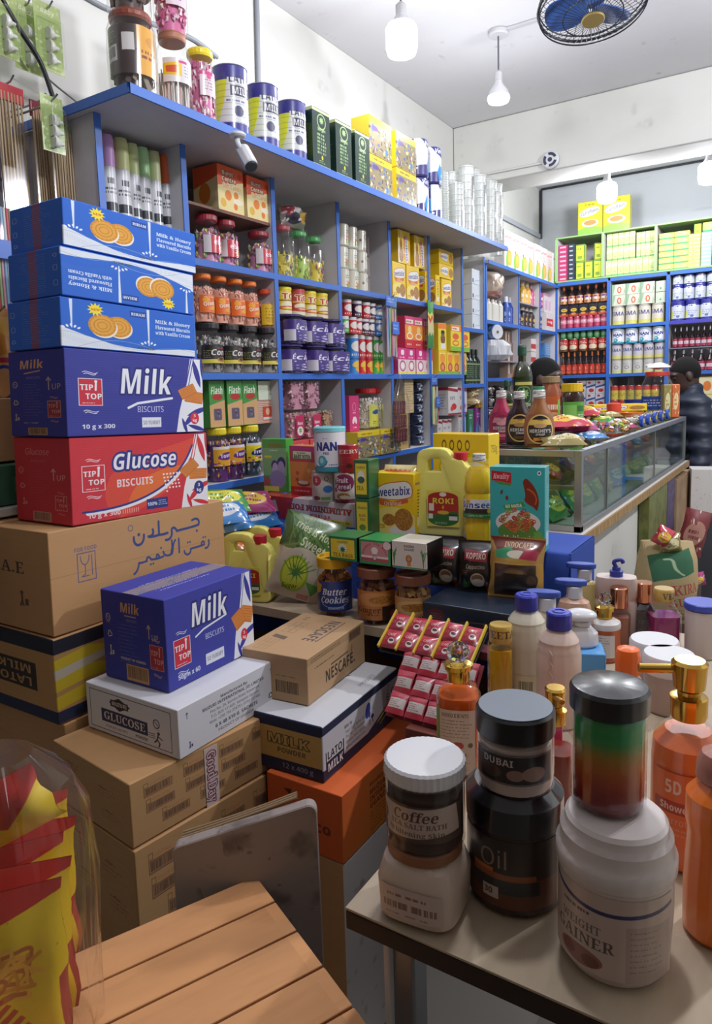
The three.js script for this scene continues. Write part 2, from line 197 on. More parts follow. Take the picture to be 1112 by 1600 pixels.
A.gluF=L(0,640,390,(p)=>{p.bg('#c02a36');p.cu([200,390,420,330,520,220,600,0,500,60,300,60,160,180,120,260,120,340,200,390],null,0,'#cf4433').cu([230,340,380,320,470,260,520,160,420,160,250,190,230,340],null,0,'#d96a30');for(let y=6;y<390;y+=8)p.ln([0,y,640,y],'rgba(255,150,130,.2)',1.4);p.cu([60,348,260,356,470,300,562,70],'#f1f0f4',18).cu([40,340,260,350,470,285,558,60],'#2b2f7a',10);for(let i=0;i<26;i++)p.el(405+(i%5)*17+(i / 5|0)*3,200+(i / 5|0)*18,5,5,'#f4eeee');petals(p,492,148,390,'#c02a36','#f0eef0');bisc(p,588,215,96,56,.05);bisc(p,540,180,96,58,-.7);p.el(590,290,27,36,'#24296f').t('3',590,276,24,'#f2f2f5').t('kg',590,303,24,'#f2f2f5');tiptop(p,42,128,92,null,'#f3eef0');p.t('Glucose',322,120,106,'#f4f2f6',{st:'#252a74',sw:22,sk:-.12,w:305}).t('BISCUITS',268,224,50,'#f1dfe0',{w:170}).r(318,318,104,52,'#22306f').t('100%',345,344,26,'#dfe3f0',{w:48}).small(376,330,40,3,10,'#c5cbe4',4).t('10 g x 300',128,362,30,'#f3dcdc',{w:140});p.c.globalAlpha=.8;for(let i=0;i<8;i++)p.ln([208+i*10,352,208+i*10,372],'#f0d7d0',3);p.c.globalAlpha=1;});
A.gluS=L(0,260,390,(p)=>{p.bg('#c02a36').t('Glucose',112,62,42,'#d9837c',{n:1,sk:-.12,w:118}).t('BISCUITS',115,104,18,'#c66',{n:1}).small(70,150,100,13,13,'#c05a58',2);upArrow(p,186,165,26,'#d9a08c');p.t('UP',220,178,34,'#d9a08c',{n:1});qmark(p,30,150,11,'#cf8a80');recycle(p,34,225,12,'#cf8a80');binman(p,38,300,14,'#cf8a80');tiptop(p,190,262,52,null,'#cf9080');p.bar(80,342,88,46,'#b98f74','#6a3a30');});
const card=(p,base='#b98e60')=>{p.bg(base);for(let i=0;i<260;i++)p.r(rnd(p.w),rnd(p.h),rnd(10,60),1,i%2?'rgba(90,60,30,.06)':'rgba(255,230,190,.07)');return p;};
const ARAB=(p,x,y,s,col)=>{
const c=(q,w=9)=>p.cu(q.map((v,i)=>i%2?y+v*s:x+v*s),col,w*s);
c([150,40,120,46,60,44,40,46]);c([150,40,160,20,140,10,118,18]);p.el(x+140*s,y+62*s,5*s,5*s,col);
c([40,46,32,26,12,28,16,44]);c([16,44,18,66,0,74,-14,70]);c([-4,46,-22,48,-34,48,-44,46]);c([-44,-2,-44,20,-44,44,-44,46]);
c([-44,46,-60,48,-74,48,-88,46]);c([-72,22,-64,40,-80,46,-92,44]);c([-112,34,-110,76,-160,78,-156,36]);p.el(x-134*s,y+30*s,6*s,6*s,col).el(x-168*s,y+2*s,10*s,10*s,null,0,col,2*s);
};
const ARAB2=(p,x,y,s,col)=>{const c=(q,w=8)=>p.cu(q.map((v,i)=>i%2?y+v*s:x+v*s),col,w*s);c([190,20,196,44,182,52,170,50]);c([165,34,140,38,110,36,90,38]);c([150,34,146,16,168,16,164,32]);c([90,38,94,60,60,66,56,40]);p.el(x+160*s,y+4*s,4*s,4*s,col).el(x+172*s,y+4*s,4*s,4*s,col).el(x+76*s,y+10*s,4*s,4*s,col).el(x+88*s,y+10*s,4*s,4*s,col);c([30,-14,30,10,30,30,30,40]);c([12,-12,-10,10,4,40,-14,40]);c([-6,-14,-2,10,-10,36,-14,40]);c([-14,40,-30,44,-46,40,-50,22]);c([-50,40,-70,44,-96,44,-110,40]);c([-70,40,-74,22,-86,26,-84,40]);p.el(x-60*s,y+6*s,4*s,4*s,col).el(x-100*s,y+58*s,4*s,4*s,col).el(x-112*s,y+58*s,4*s,4*s,col);c([-110,40,-116,24,-134,26,-130,42]);c([-130,42,-150,44,-160,44,-166,42]);c([-166,42,-170,62,-178,74,-190,78]);};
A.goldF=L(0,800,340,(p)=>{card(p).r(0,150,800,2,'rgba(110,75,40,.35)');p.t('FOR FOOD',134,74,18,'#6a5a78').ro(100,88,70,96,'#4a4a80',3).cu([112,98,112,138,146,138,146,98],'#4a4a80',3).ln([129,130,129,160,114,168,144,168],'#4a4a80',3).ln([156,98,156,168],'#4a4a80',3);ARAB(p,500,34,1.05,'#2f3f7c');ARAB2(p,520,128,1.0,'#34437e');p.t('٤٥ x ١٥٠ / ٣٠٠',500,250,40,'#34437e',{n:1,w:300});});
A.goldS=L(0,420,340,(p)=>{card(p).t('U.A.E',250,130,54,'#4b3a30',SER).r(150,200,50,60,'#40382f').r(165,260,20,14,'#40382f');binman(p,310,235,22,'#5b4636');});
A.kraft=L(0,256,256,(p)=>card(p));
A.kraftD=A.kraft;
A.milk2F=L(0,560,400,(p)=>{p.bg('#2f3490');for(let y=-300;y<400;y+=11)p.ln([0,y+300,560,y+40],'rgba(140,146,220,.35)',1.6);petals(p,410,150,400,'#2f3490','#eceff6');bisc(p,515,205,90,78,.35);bisc(p,455,215,76,84,-.45);p.el(490,300,23,30,'#c4283c').t('3',490,290,20,'#fff').t('kg',490,311,20,'#fff');tiptop(p,38,190,96,'#c0283a','#f0f2f6');p.t('Milk',262,110,148,'#eef1f8',{st:'#1b1f6a',sw:22,sk:-.1,w:235}).ln([170,210,220,190,370,165],'#eef1f8',9).t('BISCUITS',290,230,34,'#cdd3ea',{n:1,w:125}).r(225,310,120,52,'#e6e9f2').t('SO YUMMY',285,337,28,'#8b90a8',{w:104}).t('50gm x 60',120,358,30,'#e7eaf4',{w:135});});
A.milk2S=L(0,420,400,(p)=>{p.bg('#2f3490').t('Milk',195,62,62,'#d7a05e',{sk:-.1}).ln([160,98,235,98],'#d7a05e',5).t('BISCUITS',205,118,17,'#8a8fb8',{n:1}).small(110,140,150,11,17,'#7076a8',2.4,'l');upArrow(p,318,150,30,'#c7b08f');p.t('UP',356,172,36,'#c7b08f',{n:1});qmark(p,42,120,14,'#cfc3b0');recycle(p,48,195,15,'#cfc3b0');binman(p,48,272,20,'#cfc3b0');tiptop(p,318,205,84,'#a72a3a','#d9a08a');p.t('PRODUCT OF UGANDA',200,296,17,'#cfc3b0',{w:170}).bar(150,318,150,74,'#c99a63','#513a26');});
A.milk2T=L(0,400,300,(p)=>{p.bg('#2f3490').r(0,120,400,56,'rgba(210,212,235,.35)');for(const y of[100,128,182,205])p.small(70,y,270,1,8,'#d8dbef',4);});
A.muzF=L(0,560,230,(p)=>{p.bg('#d9dae0');const o={w:0};p.t('Manufactured By:',300,36,20,'#22242c',{w:160}).t('MUZURI INTERNATIONAL (U) LIMITED',300,62,22,'#22242c',{w:360}).t('Plot No. 26, Bombo Road, Kawempe',305,88,20,'#333',{n:1,w:290}).t('P.O. BOX 121469 , Kampala Uganda',305,113,20,'#333',{n:1,w:280}).t('Mob: +256 756 358751, 0758 937482',305,138,20,'#333',{n:1,w:300}).t('6 X 48 X10 G  SACHETS',310,170,26,'#22242c',{w:250}).t('PRODUCT OF UGANDA',305,198,20,'#22242c',{n:1,w:210});upArrow(p,42,45,15,'#2c3560');upArrow(p,528,45,15,'#2c3560');binman(p,50,190,13,'#2c3560');recycle(p,520,175,14,'#2a2c33');});
A.muzS=L(0,560,230,(p)=>{p.bg('#d9dae0').ro(24,20,500,192,'#2e2833',3).poly([150,62,215,30,285,62,215,96],'#332a33').r(160,46,112,34,'#332a33').t('MUZURI',216,63,27,'#d8cfc8',{w:96}).r(96,104,290,66,'#2d3355').t('GLUCOSE',241,138,54,'#dcd5cc',{w:262,...SER}).t('STARLESS SACHETS',190,190,17,'#4a4048',{n:1,w:140}).t('POWDER',345,190,18,'#3a3038');qmark(p,440,95,17,'#3a3038');p.el(450,140,8,8,'#332a33').ln([446,150,440,172,455,188,448,204],'#332a33',7).ln([440,172,425,188],'#332a33',7).ln([448,156,470,166],'#332a33',5);for(const y of[150,160,170])p.ln([392,y,428,y-2],'#332a33',3);});
A.muzT=L(0,300,220,(p)=>{p.bg('#d9dae0');for(let i=0;i<9;i++)p.cu([180+i*3,60+i*6,200,40+i*7,240,70+i*4,262-i*2,50+i*6],'#4a4d58',2);});
const codes=(p,n)=>{for(let r=0;r<3;r++)for(let i=0;i<4;i++){const x=46+i*150+r*6+(r===2?50:0),y=34+r*66;if(x>500)continue;p.ro(x,y-8,16,16,'#6a4a30',2).bar(x,y+12,104,32,'rgba(150,110,75,.8)','#4a3428').ro(x,y+12,104,32,'#5a3c2a',2).small(x+24,y-4,70,2,6,'#a8603c',2);}};
A.codeF=L(0,560,250,(p)=>{card(p,'#b08a5c');codes(p);});
A.codeS=L(0,300,200,(p)=>{card(p,'#b08a5c');for(const[x,y]of[[40,40],[170,60],[60,120],[190,130]])p.t('~',x+30,y,60,'rgba(110,70,40,.5)',SER).small(x,y,80,3,10,'rgba(110,70,40,.45)',3);});
A.sticker=L(0,60,240,(p)=>{p.bg('#cdbdb8').t('Good Day',30,120,52,'#d9c7c2',{rot:HALF,st:'#5c2740',sw:9,w:210,...SER});});
A.latoF=L(0,600,220,(p)=>{p.bg('#cfd0d4').r(0,0,600,34,'#1d2340').poly([0,220,0,176,330,182,430,150,600,96,600,220],'#1d2340').poly([430,170,600,110,600,96,400,172],'#c9bb2c').poly([440,190,600,132,600,122,430,186],'#8a8f4a').r(14,110,130,96,'#15182c').r(20,104,116,46,'#d4d5d8').t('LATO',78,128,44,'#15182c',{w:108}).t('MILK',80,178,44,'#e6e7ea',{w:110});p.t('Mfd. by',180,70,20,'#2a2c34',{w:60});for(const[i,s]of['Pearl Dairy Farms Ltd.','Plot No - 30, Kashaari','Mbarara, District Uganda','www.pearldairy.com'].entries())p.t(s,158,94+i*22,19,'#2f323b',{n:1,al:'left',w:150});p.el(335,82,20,34,'#2f3a8a',.3).el(360,110,24,22,'#eef').el(345,100,9,18,'#28327c').el(372,122,12,10,'#28327c').ln([350,130,346,150],'#28327c',5).ln([372,130,376,148],'#28327c',5);qmark(p,510,96,12,'#33363f');recycle(p,555,80,12,'#33363f');p.el(515,55,10,13,null,0,'#444a5a',2).r(470,130,110,24,'#b53a48').ro(476,133,18,18,'#f0e0e2',2);});
A.latoS=L(0,300,220,(p)=>{card(p,'#c09a55').r(0,0,300,40,'#1d2340').r(0,170,300,50,'#1d2340').t('MILK',150,88,56,'#c8a25c',{st:'#4a3a28',sw:7,w:190}).t('POWDER',165,132,28,'#5a4430',{w:130}).t('12 x 400 g',190,194,28,'#9aa0ac',{n:1,w:140});});
A.latoT=L(0,420,260,(p)=>{p.bg('#cfd0d4').t('PRODUCT',300,216,24,'#555a66',{w:90,n:1}).cu([230,120,250,150,290,110,310,140],'#3a4aa0',5).small(320,120,70,2,12,'#666c7c',3).small(340,60,50,1,12,'#666c7c',3);});
A.nesF=L(0,560,210,(p)=>{card(p,'#b3916a').r(0,0,560,34,'rgba(150,120,85,.5)').small(30,14,300,2,10,'#4a3a2c',4).small(60,60,260,1,8,'#4a3a2c',5).bar(390,6,130,48,'rgba(120,92,62,.7)','#3a2c22').t('NESCAFÉ.',300,140,78,'#33271f',{w:300}).ln([210,98,380,94],'#33271f',6).poly([412,92,424,66,426,92],'#b03a2c');});
A.nesS=L(0,300,210,(p)=>{card(p,'#b3916a').bar(150,110,120,74,null,'#3a2a20').small(160,92,100,1,6,'#4a382a',3);});
A.nesT=L(0,600,340,(p)=>{card(p,'#b3916a');p.c.save();p.c.translate(330,225);p.c.rotate(Math.PI);p.t('NESCAFÉ',-40,0,84,'#564a48',{w:330}).ln([-200,-48,110,-48],'#564a48',6);p.c.restore();for(let i=0;i<4;i++)p.ln([30,40+i*22,170,40+i*22],'#8a6a4c',2).ln([30+i*46,40,30+i*46,106],'#8a6a4c',2);p.poly([200,40,240,40,220,120,176,120],'#6a5648');for(let i=0;i<6;i++)p.ro(282+(i%3)*58,46+(i / 3|0)*36,46,30,'#6a5040',2).t('◆',304+(i%3)*58,60+(i / 3|0)*36,20,'#5c4536');p.t('4 0',510,60,40,'#5c4536',{n:1});});
A.orgF=L(0,420,260,(p)=>{const g=p.c.createLinearGradient(0,0,420,260);g.addColorStop(0,'#cc5c24');g.addColorStop(.6,'#cf7a26');g.addColorStop(1,'#cf9a2c');p.bg(g);p.t('Manufactured by',185,52,22,'#4a2412',{w:120});for(const[i,s]of['MUZURI','INTERNATIONAL','UGANDA LTD.'].entries())p.t(s,125,84+i*28,28,'#4a2412',{al:'left',w:[90,180,150][i]});p.small(125,166,190,6,14,'#5a2e14',3);});
A.orgS=L(0,260,260,(p)=>{p.bg('#cc5c24').t('Gluco',150,150,60,'#7a2a1a',{st:'#7d4a3a',sw:3,w:150}).poly([60,40,90,34,84,60],'#5f2a1a');});
A.orgT=L(0,300,200,(p)=>{p.bg('#cc5c24').small(160,60,110,2,16,'#e2b090',6).r(0,86,300,3,'#a4561c').r(150,55,125,44,'rgba(190,50,40,.55)');});
A.oldF=L(0,600,260,(p)=>{card(p,'#b98f5a').r(0,0,600,44,'#191c2c').r(0,222,600,38,'#20294a').t('12 x 900 g',330,22,34,'#b9b2a6',{rot:Math.PI,w:150});for(const y of[62,120,176])p.poly([0,y,110,y-14,180,y+6,180,y+34,100,y+30,0,y+40],'#d0b92c');p.poly([0,94,180,76,180,100,0,124],'#c9c2b2');});
A.oldS=L(0,300,260,(p)=>{card(p,'#b98f5a').r(0,0,300,44,'#191c2c').r(0,222,300,38,'#20294a');p.c.save();p.c.translate(190,130);p.c.rotate(Math.PI);p.r(-60,-44,120,88,'#2b2018').t('LATO',0,-20,38,'#b98f5a',{w:96}).t('MILK',0,20,38,'#b98f5a',{w:96});p.c.restore();p.small(20,80,50,8,14,'#7a5a3a',4);});
A.nesSmall=L(0,160,130,(p)=>{card(p,'#b3916a').t('NES',84,42,46,'#2d2824',{w:80}).ln([60,18,130,18],'#2d2824',5).small(50,74,70,4,12,'#5a4a3c',3);});
A.greenCarton=L(0,128,80,(p)=>p.bg('#2f5a46').r(6,18,40,50,'#8a7a5c').r(80,24,34,34,'#4f7a62'));
A.whiteC=L(0,128,128,(p)=>{p.bg('#d6d3cf');p.speck(40,'rgba(120,100,80,.25)');});
A.pinkBox=L(0,100,100,(p)=>p.bg('#c4286c').el(56,34,22,14,'#e9cbd8').small(44,32,24,2,5,'#a0507a'));
A.blueBox=L(0,420,190,(p)=>{p.bg('#26303f').el(48,64,34,40,'#5a2a30').small(30,54,36,3,12,'#b0867a',3).el(215,150,130,78,null,0,'#6a5a48',5).poly([215,84,222,60,226,86],'#a83a2c').small(350,40,50,1,8,'#8a8478',5);});
A.splash=L(0,220,120,(p)=>{p.bg('#6e3426').t('Splash',100,62,62,'#5a2418',{sk:-.2,w:180});});
A.plaster=null;
const bran=(p,x,y,a,b)=>{p.el(x,y,a,b,'#a06a2c');for(let i=0;i<a*b / 12;i++){const t=rnd(6.283),q=Math.sqrt(rnd());p.el(x+a*q*Math.cos(t),y+b*q*Math.sin(t),3,2,['#c79a50','#8a5420','#b98238'][i%3],rnd(3));}};
A.weetF=L(1,300,380,(p)=>{p.bg('#f0c818').el(150,300,170,90,'#f3dc78').el(240,360,120,40,'#eee8dc');bran(p,120,292,48,38);bran(p,225,285,66,70);p.cu([30,150,20,60,120,60,230,44,300,40,300,120,280,140,220,170,60,170,30,150],'#d0602a',6,'#f3f0ea').t('weetabix',158,112,72,'#1c2c7c',{w:235,sk:-.12,rot:-.1}).poly([30,158,150,176,258,150,262,176,150,206,60,200],'#d0602a').t('Original',150,186,32,'#f4ece0',{rot:-.05,n:1,...SER}).r(8,322,80,26,'#d8a818').small(14,334,60,1,6,'#f4efe4',6);});
A.weetS=L(1,110,380,(p)=>{p.bg('#f0c818').t('weetabix',55,60,28,'#1c2c7c',{w:84});for(let i=0;i<9;i++)p.r(30,100+i*20,50,8,'#6a5a20');p.r(24,270,60,60,'#e8e4da').small(20,340,70,3,8,'#6a5a20',3);});
A.weetV=L(1,300,150,(p)=>{p.bg('#f0c818').cu([20,80,20,30,120,20,180,20,200,40,190,100,170,120,60,120,20,80],'#d0602a',5,'#f1ede4').t('weetabix',105,72,50,'#1c2c7c',{w:150,sk:-.12});bran(p,245,80,44,50);});
A.tea=L(1,128,260,(p)=>{p.bg('#1d5a34').r(12,22,100,216,'#e6d23c').t('GARDEN',62,50,24,'#1d5a34',{...SER,w:80}).el(62,118,34,46,'#e9eee4').el(62,136,32,24,'#2a4a6a').star(62,140,30,14,7,'#23633c').t('TEA',52,194,40,'#33301a',{...SER,w:64});});
A.teaS=L(1,128,260,(p)=>p.bg('#1f6038').r(12,22,100,216,'#dcc93c').t('Shumba',64,60,28,'#1d5a34',{...SER,w:84}).t('BLACK',64,116,24,'#33301a',{w:60,...SER}).t('TEA',64,144,24,'#33301a',SER).el(64,200,30,22,'#4f8a4a'));
A.teaB=L(1,200,150,(p)=>p.bg('#27753a').r(12,14,176,120,'#e4cd33').t('GARDEN',100,30,20,'#1d5a34',{...SER,w:80}).el(100,70,32,28,'#dfe9d8').star(100,80,26,12,9,'#1f6a3c').t('TEA BAGS',100,116,34,'#2f2c16',{...SER,w:150}));
A.ugTea=L(1,240,160,(p)=>{p.bg('#2f8a48').r(14,12,212,92,'#c98a86').el(120,66,26,22,'#f0ece8').r(100,84,40,6,'#f0ece8');const s='UGANDA TEA BAGS';for(let i=0;i<s.length;i++){const a=-1.35+i*.19;p.t(s[i],120+96*Math.sin(a),108-86*Math.cos(a),19,'#7a2030',{rot:a});}p.r(14,104,212,14,'#e8e4dc').r(14,118,212,24,'#a84a50').el(120,116,14,16,'#d8d0c8',0,'#333',3).el(216,28,30,28,'#e6d4cf',0,'#a84a50',3);});
A.sugar=L(1,240,160,(p)=>{p.bg('#dcd6c8').t('KAKIRA',120,24,22,'#3a3428',{w:74}).t('SUGAR',120,44,22,'#3a3428',{w:70});for(const x of[14,220])for(let i=0;i<12;i++)p.cu([x,150,x+rnd(-6,6),110,x+rnd(-16,16),80,x+rnd(-28,28),rnd(30,80)],'#3f7a3c',3);p.el(118,100,22,24,'#a8642c').el(118,98,13,15,'#cf9a54').el(112,94,2.5,2.5,'#222').el(124,94,2.5,2.5,'#222').r(106,120,26,26,'#c08a48').r(0,150,240,10,'#2f8a48');});
A.velvex=L(1,640,130,(p)=>{p.bg('#d6d3d2').poly([0,0,250,0,200,130,0,130],'#b02a30').poly([0,120,180,130,0,130],'#b02a30').poly([30,40,120,20,140,90,30,100],'#b8b6b6');p.c.save();p.c.translate(420,62);p.c.rotate(Math.PI);p.t('ALUMINIUM FOIL',0,14,44,'#c03034',{...SER,w:420,st:'#3a2a2c',sw:4}).t('Velvex',-10,-34,46,'#b82c38',{w:140,st:'#e9dede',sw:2});p.c.restore();p.poly([20,16,84,20,96,66,70,58,24,62],'#d8c43c').t('NEW',56,40,24,'#3a3010',{rot:Math.PI}).poly([26,84,150,90,140,120,26,116],'#3f2f78').small(46,98,80,1,6,'#e9d84a',9).r(490,98,140,26,'#d9d23c').t('for Cooking',560,111,18,'#333',{rot:Math.PI,w:110});});
A.velvexT=L(1,200,64,(p)=>p.bg('#d5cfcd').r(0,0,80,64,'#c03034'));
A.infant=L(1,200,340,(p)=>{p.bg('#4a9a3c').r(0,56,200,180,'#7fae74').t('PORRIDGE',110,40,26,'#9a4a1c',{w:120}).small(60,68,80,1,6,'#e8ece0',7).r(14,106,62,14,'#d9d03c').el(100,170,30,34,'#3a2f6a').el(158,156,36,42,'#2c2560').el(104,196,26,44,'#b9a9c4').el(154,190,30,50,'#a698b8').el(120,260,70,60,'#8f84b0').poly([0,240,60,262,40,340,0,340],'#a8584c').r(0,306,130,34,'#d6cf5c');});
A.soya=L(1,200,340,(p)=>{p.bg('#d8862c').r(0,0,200,40,'#c02a78').r(0,40,200,70,'#c03a44').rr(26,34,150,56,8,'#e9e2c4','#5a6a2c',5).t('BABY SOYA',100,72,32,'#3f7a34',{...SER,w:130,st:'#2a4a22',sw:3}).small(60,46,80,1,6,'#4a3a20',6).el(104,260,50,22,'#7a2a50').el(104,254,42,14,'#e6d6b4').r(0,286,200,54,'#b82a30').small(30,310,140,1,8,'#e6c8b4',9).el(60,190,14,14,'#c24a2c').el(150,170,16,16,'#e3b24a').star(56,236,22,9,6,'#a84a20').star(160,220,18,8,6,'#c96a2c');});
const nanArt=(p,s)=>{const w=p.w,h=p.h;p.bg('#e6e8ee').r(0,h*.86,w,h*.14,'#2f8aa0');for(const x of s){p.small(x-20,h*.16,40,1,5,'#7a84a8',4).t('NAN',x,h*.36,h*.26,'#27317c',{w:h*.72,n:1,st:'#27317c',sw:h*.025}).t('PRO',x,h*.53,h*.1,'#3a4470').el(x-h*.14,h*.72,h*.15,h*.14,'#3fa3b4').el(x-h*.16,h*.7,h*.07,h*.07,'#9fd4dc').cu([x-h*.42,h*.82,x-h*.2,h*.9,x,h*.85,x+h*.02,h*.72],'#2c5f7c',h*.03).small(x+h*.08,h*.8,h*.3,1,5,'#27317c',4);}};
A.nan=L(1,640,210,(p)=>nanArt(p,[0,320,640]));
A.fcereal=L(1,420,160,(p)=>{p.bg('#d8d2c8').r(0,140,420,20,'#6a2038');for(const x of[0,210,420]){p.el(x+8,52,62,46,'#7a2a50').t('Fruit',x-6,40,36,'#f0e8ea',{w:74}).t('Cereal',x,74,36,'#f0e8ea',{w:96});bran(p,x,124,40,18);p.el(x+8,128,30,10,'#e8dccb').el(x-50,90,14,12,'#b03a3c');}});
A.scereal=L(1,420,160,(p)=>{p.bg('#d6d2cc');for(const x of[0,210,420]){p.el(x-30,46,28,28,'#b0324c').t('S',x-30,46,26,'#eee').small(x-58,90,50,5,10,'#a06a78',3).el(x+34,92,26,20,'#3f7ac0').el(x-30,140,22,12,'#7a2a50').r(x-4,134,50,16,'#6fae4c').el(x+26,36,10,12,null,0,'#444',3);}p.small(340,40,60,8,12,'#8a8480',3);});
A.geery=L(1,360,200,(p)=>{p.bg('#a8242c');for(const x of[0,180,360])p.t('EERY',x+20,48,38,'#ead9d6',{...SER,w:130}).small(x-60,90,120,4,16,'#c96a6a',3).star(x+20,150,24,14,9,'#4a2a1c');});
A.roki=L(1,220,300,(p)=>{p.bg('#dcd35c').cu([8,60,8,0,212,0,212,60,216,140,216,200,212,250,180,310,40,310,8,250,4,200,4,140,8,60],null,0,'#a8281c').cu([8,180,60,240,160,150,212,180,216,200,216,230,212,250,180,310,40,310,8,250,6,220,6,200,8,180],null,0,'#2f6a30').t('ROKI',110,88,62,'#e0d848',{w:150}).el(110,34,24,18,'#ecdcd4').el(110,140,8,16,'#e0942c').el(110,182,40,16,'#d8a83c').r(14,110,34,60,'#e6ded0').r(150,196,56,48,'#e9e6dc').r(150,196,56,14,'#333').r(10,196,30,40,'#e9e6dc').small(54,262,112,2,10,'#d9d8c0',4);});
A.sunseed=L(1,300,150,(p)=>{p.bg('#e6e6ea').r(0,100,300,50,'#2f7a3c').t('Sunseed',150,46,66,'#232f86',{w:250}).star(90,20,26,14,12,'#e09a2c').poly([60,74,240,74,260,112,40,112],'#33261c').star(230,92,26,14,14,'#d9a42c').small(40,124,220,2,9,'#cfe0cc',4);});
A.kwal=L(1,360,470,(p)=>{p.bg('#3aa8a8').poly([8,20,140,30,142,90,8,74],'#b8202c').poly([20,78,142,90,136,104,60,96],'#4a8a3c').t('Kwality',74,52,38,'#f2ecea',{n:1,w:108,sk:-.2,...SER}).el(326,30,13,13,'#e8f0ee').el(326,30,6,6,'#222');p.cu([230,180,250,120,190,80,240,60,300,90,350,180,310,240,280,200,250,220,220,170,230,180],null,0,'#7a2c1c').cu([250,120,300,130,320,180,300,200],'#b85a34',10).el(76,140,8,14,'#6a2c1a',.4).el(112,172,10,13,'#6a2c1a').poly([84,214,220,190,236,214,100,244],'#3f8f44').t('NO MAIDA',156,216,26,'#ecf2ea',{rot:-.1,w:112}).el(185,310,150,70,'#e3e0da').el(180,360,130,60,'#5a8a40');for(let i=0;i<90;i++){const t=rnd(6.283),q=Math.sqrt(rnd()),x=180+112*q*Math.cos(t),y=296+62*q*Math.sin(t);p.el(x,y,11,9,null,0,['#b5462c','#c96a38','#a23a3c','#8aa04a'][i%4],6);}p.t('Multigrain',190,402,56,'#ece6da',{w:210,st:'#7a4a2c',sw:4}).star(320,380,40,24,7,'#6fae4c');});
A.kwalS=L(1,110,470,(p)=>{p.bg('#3aa8a8').r(44,60,24,30,'#b8404c');for(let i=0;i<20;i++)p.r(36,110+i*16,44,8,'#6fc0c0');p.r(30,360,60,80,'#d9e6e2');});
A.curry=L(1,380,300,(p)=>{p.bg('#e8c418').cu([40,300,60,90,220,60,380,80],'#f0dc5c',14);for(let i=0;i<4;i++)p.el(80+i*54,34,17,17,'#5a4a18').el(80+i*54,34,11,11,'#e8c418').small(62+i*54,58,36,2,7,'#7a6a24',3);p.t('weetabix',92,96,26,'#3a3414',{rot:-.2,w:76}).el(92,96,50,18,null,-.2,'#9a8a2c',3).cu([90,170,110,80,340,70,360,100,380,180,200,210,90,170],null,0,'#efeadc').t('Curryflakes',232,136,74,'#2c3034',{w:256,sk:-.15,n:1,st:'#2c3034',sw:3});bran(p,220,262,130,44);});
A.curryS=L(1,110,300,(p)=>p.bg('#e8c418').t('750g',55,44,30,'#5a4a18',{n:1}).el(55,120,46,20,'#efeadc',-.4).t('Curry',55,120,22,'#333',{rot:-.4}).small(24,170,60,8,12,'#8a7a2c',3));
A.kopiko=L(1,200,210,(p)=>{p.bg('#1e1613').poly([40,34,160,44,156,84,40,78],'#8a2430').t('KOPIKO',100,60,34,'#d9cdb8',{w:104}).t('Cappuccino',100,104,22,'#c9b8a0',{w:96,n:1}).el(110,156,36,28,'#cdbda4').el(110,148,28,14,'#8a6a48').el(110,170,30,18,'#e6ddcf').poly([40,150,70,190,30,200],'#3f7a3c').poly([140,170,190,200,150,206],'#a8342c').small(30,118,40,3,8,'#6a5a4c',3);});
A.indoc=L(1,260,280,(p)=>{p.bg('#a8843c').poly([0,0,260,10,240,70,40,60],'#6a2a1c').t('INDOCAFE',140,34,30,'#e0c88c',{...SER,w:130}).poly([30,60,110,40,130,90,40,96],'#2f8a5c').el(140,74,50,18,'#d8d0b8').poly([180,40,240,60,230,100,150,92],'#a02c44').r(0,112,260,168,'#b88f44').r(30,120,200,150,'#3a2a1e').el(130,160,56,26,'#5a4232').el(130,160,46,18,'#7a5a40').r(76,160,108,90,'#241b15').el(208,190,26,30,null,0,'#241b15',10).t('75',190,256,30,'#d9b45c',SER);});
A.butter=L(1,200,160,(p)=>p.bg('#243a78').poly([0,0,50,20,40,60,0,80],'#d8a02c').t('Butter',108,56,46,'#e6e6ea',{w:110,sk:-.2,...SER}).t('Cookies',108,98,46,'#e6e6ea',{w:130,sk:-.2,...SER}).cu([50,120,90,150,150,140,170,110],'#a8b0cc',4).t('BISCUITS',112,140,16,'#c9cede'));
A.ginger=L(1,240,170,(p)=>{p.bg('#b5733c').el(120,50,90,40,'#c98a4c').r(150,90,90,80,'#2c1c18').t('Ginger',84,112,46,'#4a2416',{...SER,w:120}).small(70,138,80,1,6,'#5a3420',5).el(206,140,18,22,'#8a2c4c');bran(p,150,52,60,22);});
A.oats=L(1,200,170,(p)=>{p.bg('#c0905c').el(100,60,80,40,'#d6ac74');bran(p,110,60,60,24);p.r(10,100,34,30,'#4a2c4a').small(16,112,24,1,5,'#ddd',6).small(70,112,90,1,6,'#6a3418',18);});
A.sachet=L(1,128,128,(p)=>{p.bg('#a01c30').poly([0,0,128,0,128,30,0,46],'#b83448').t('CAFÉ',60,40,26,'#ead8d4',{w:60,n:1}).el(74,82,24,18,'#e9e0d8').el(74,78,18,9,'#4a1c18').poly([0,110,128,104,128,128,0,128],'#7a1424').small(14,60,30,3,7,'#d89aa0',3);});
A.sachet2=L(1,128,128,(p)=>p.bg('#b02a3c').r(8,40,112,56,'#cfc6c0').small(20,50,80,4,11,'#8a4a4c',4).poly([0,0,128,0,128,24,0,34],'#c85060'));
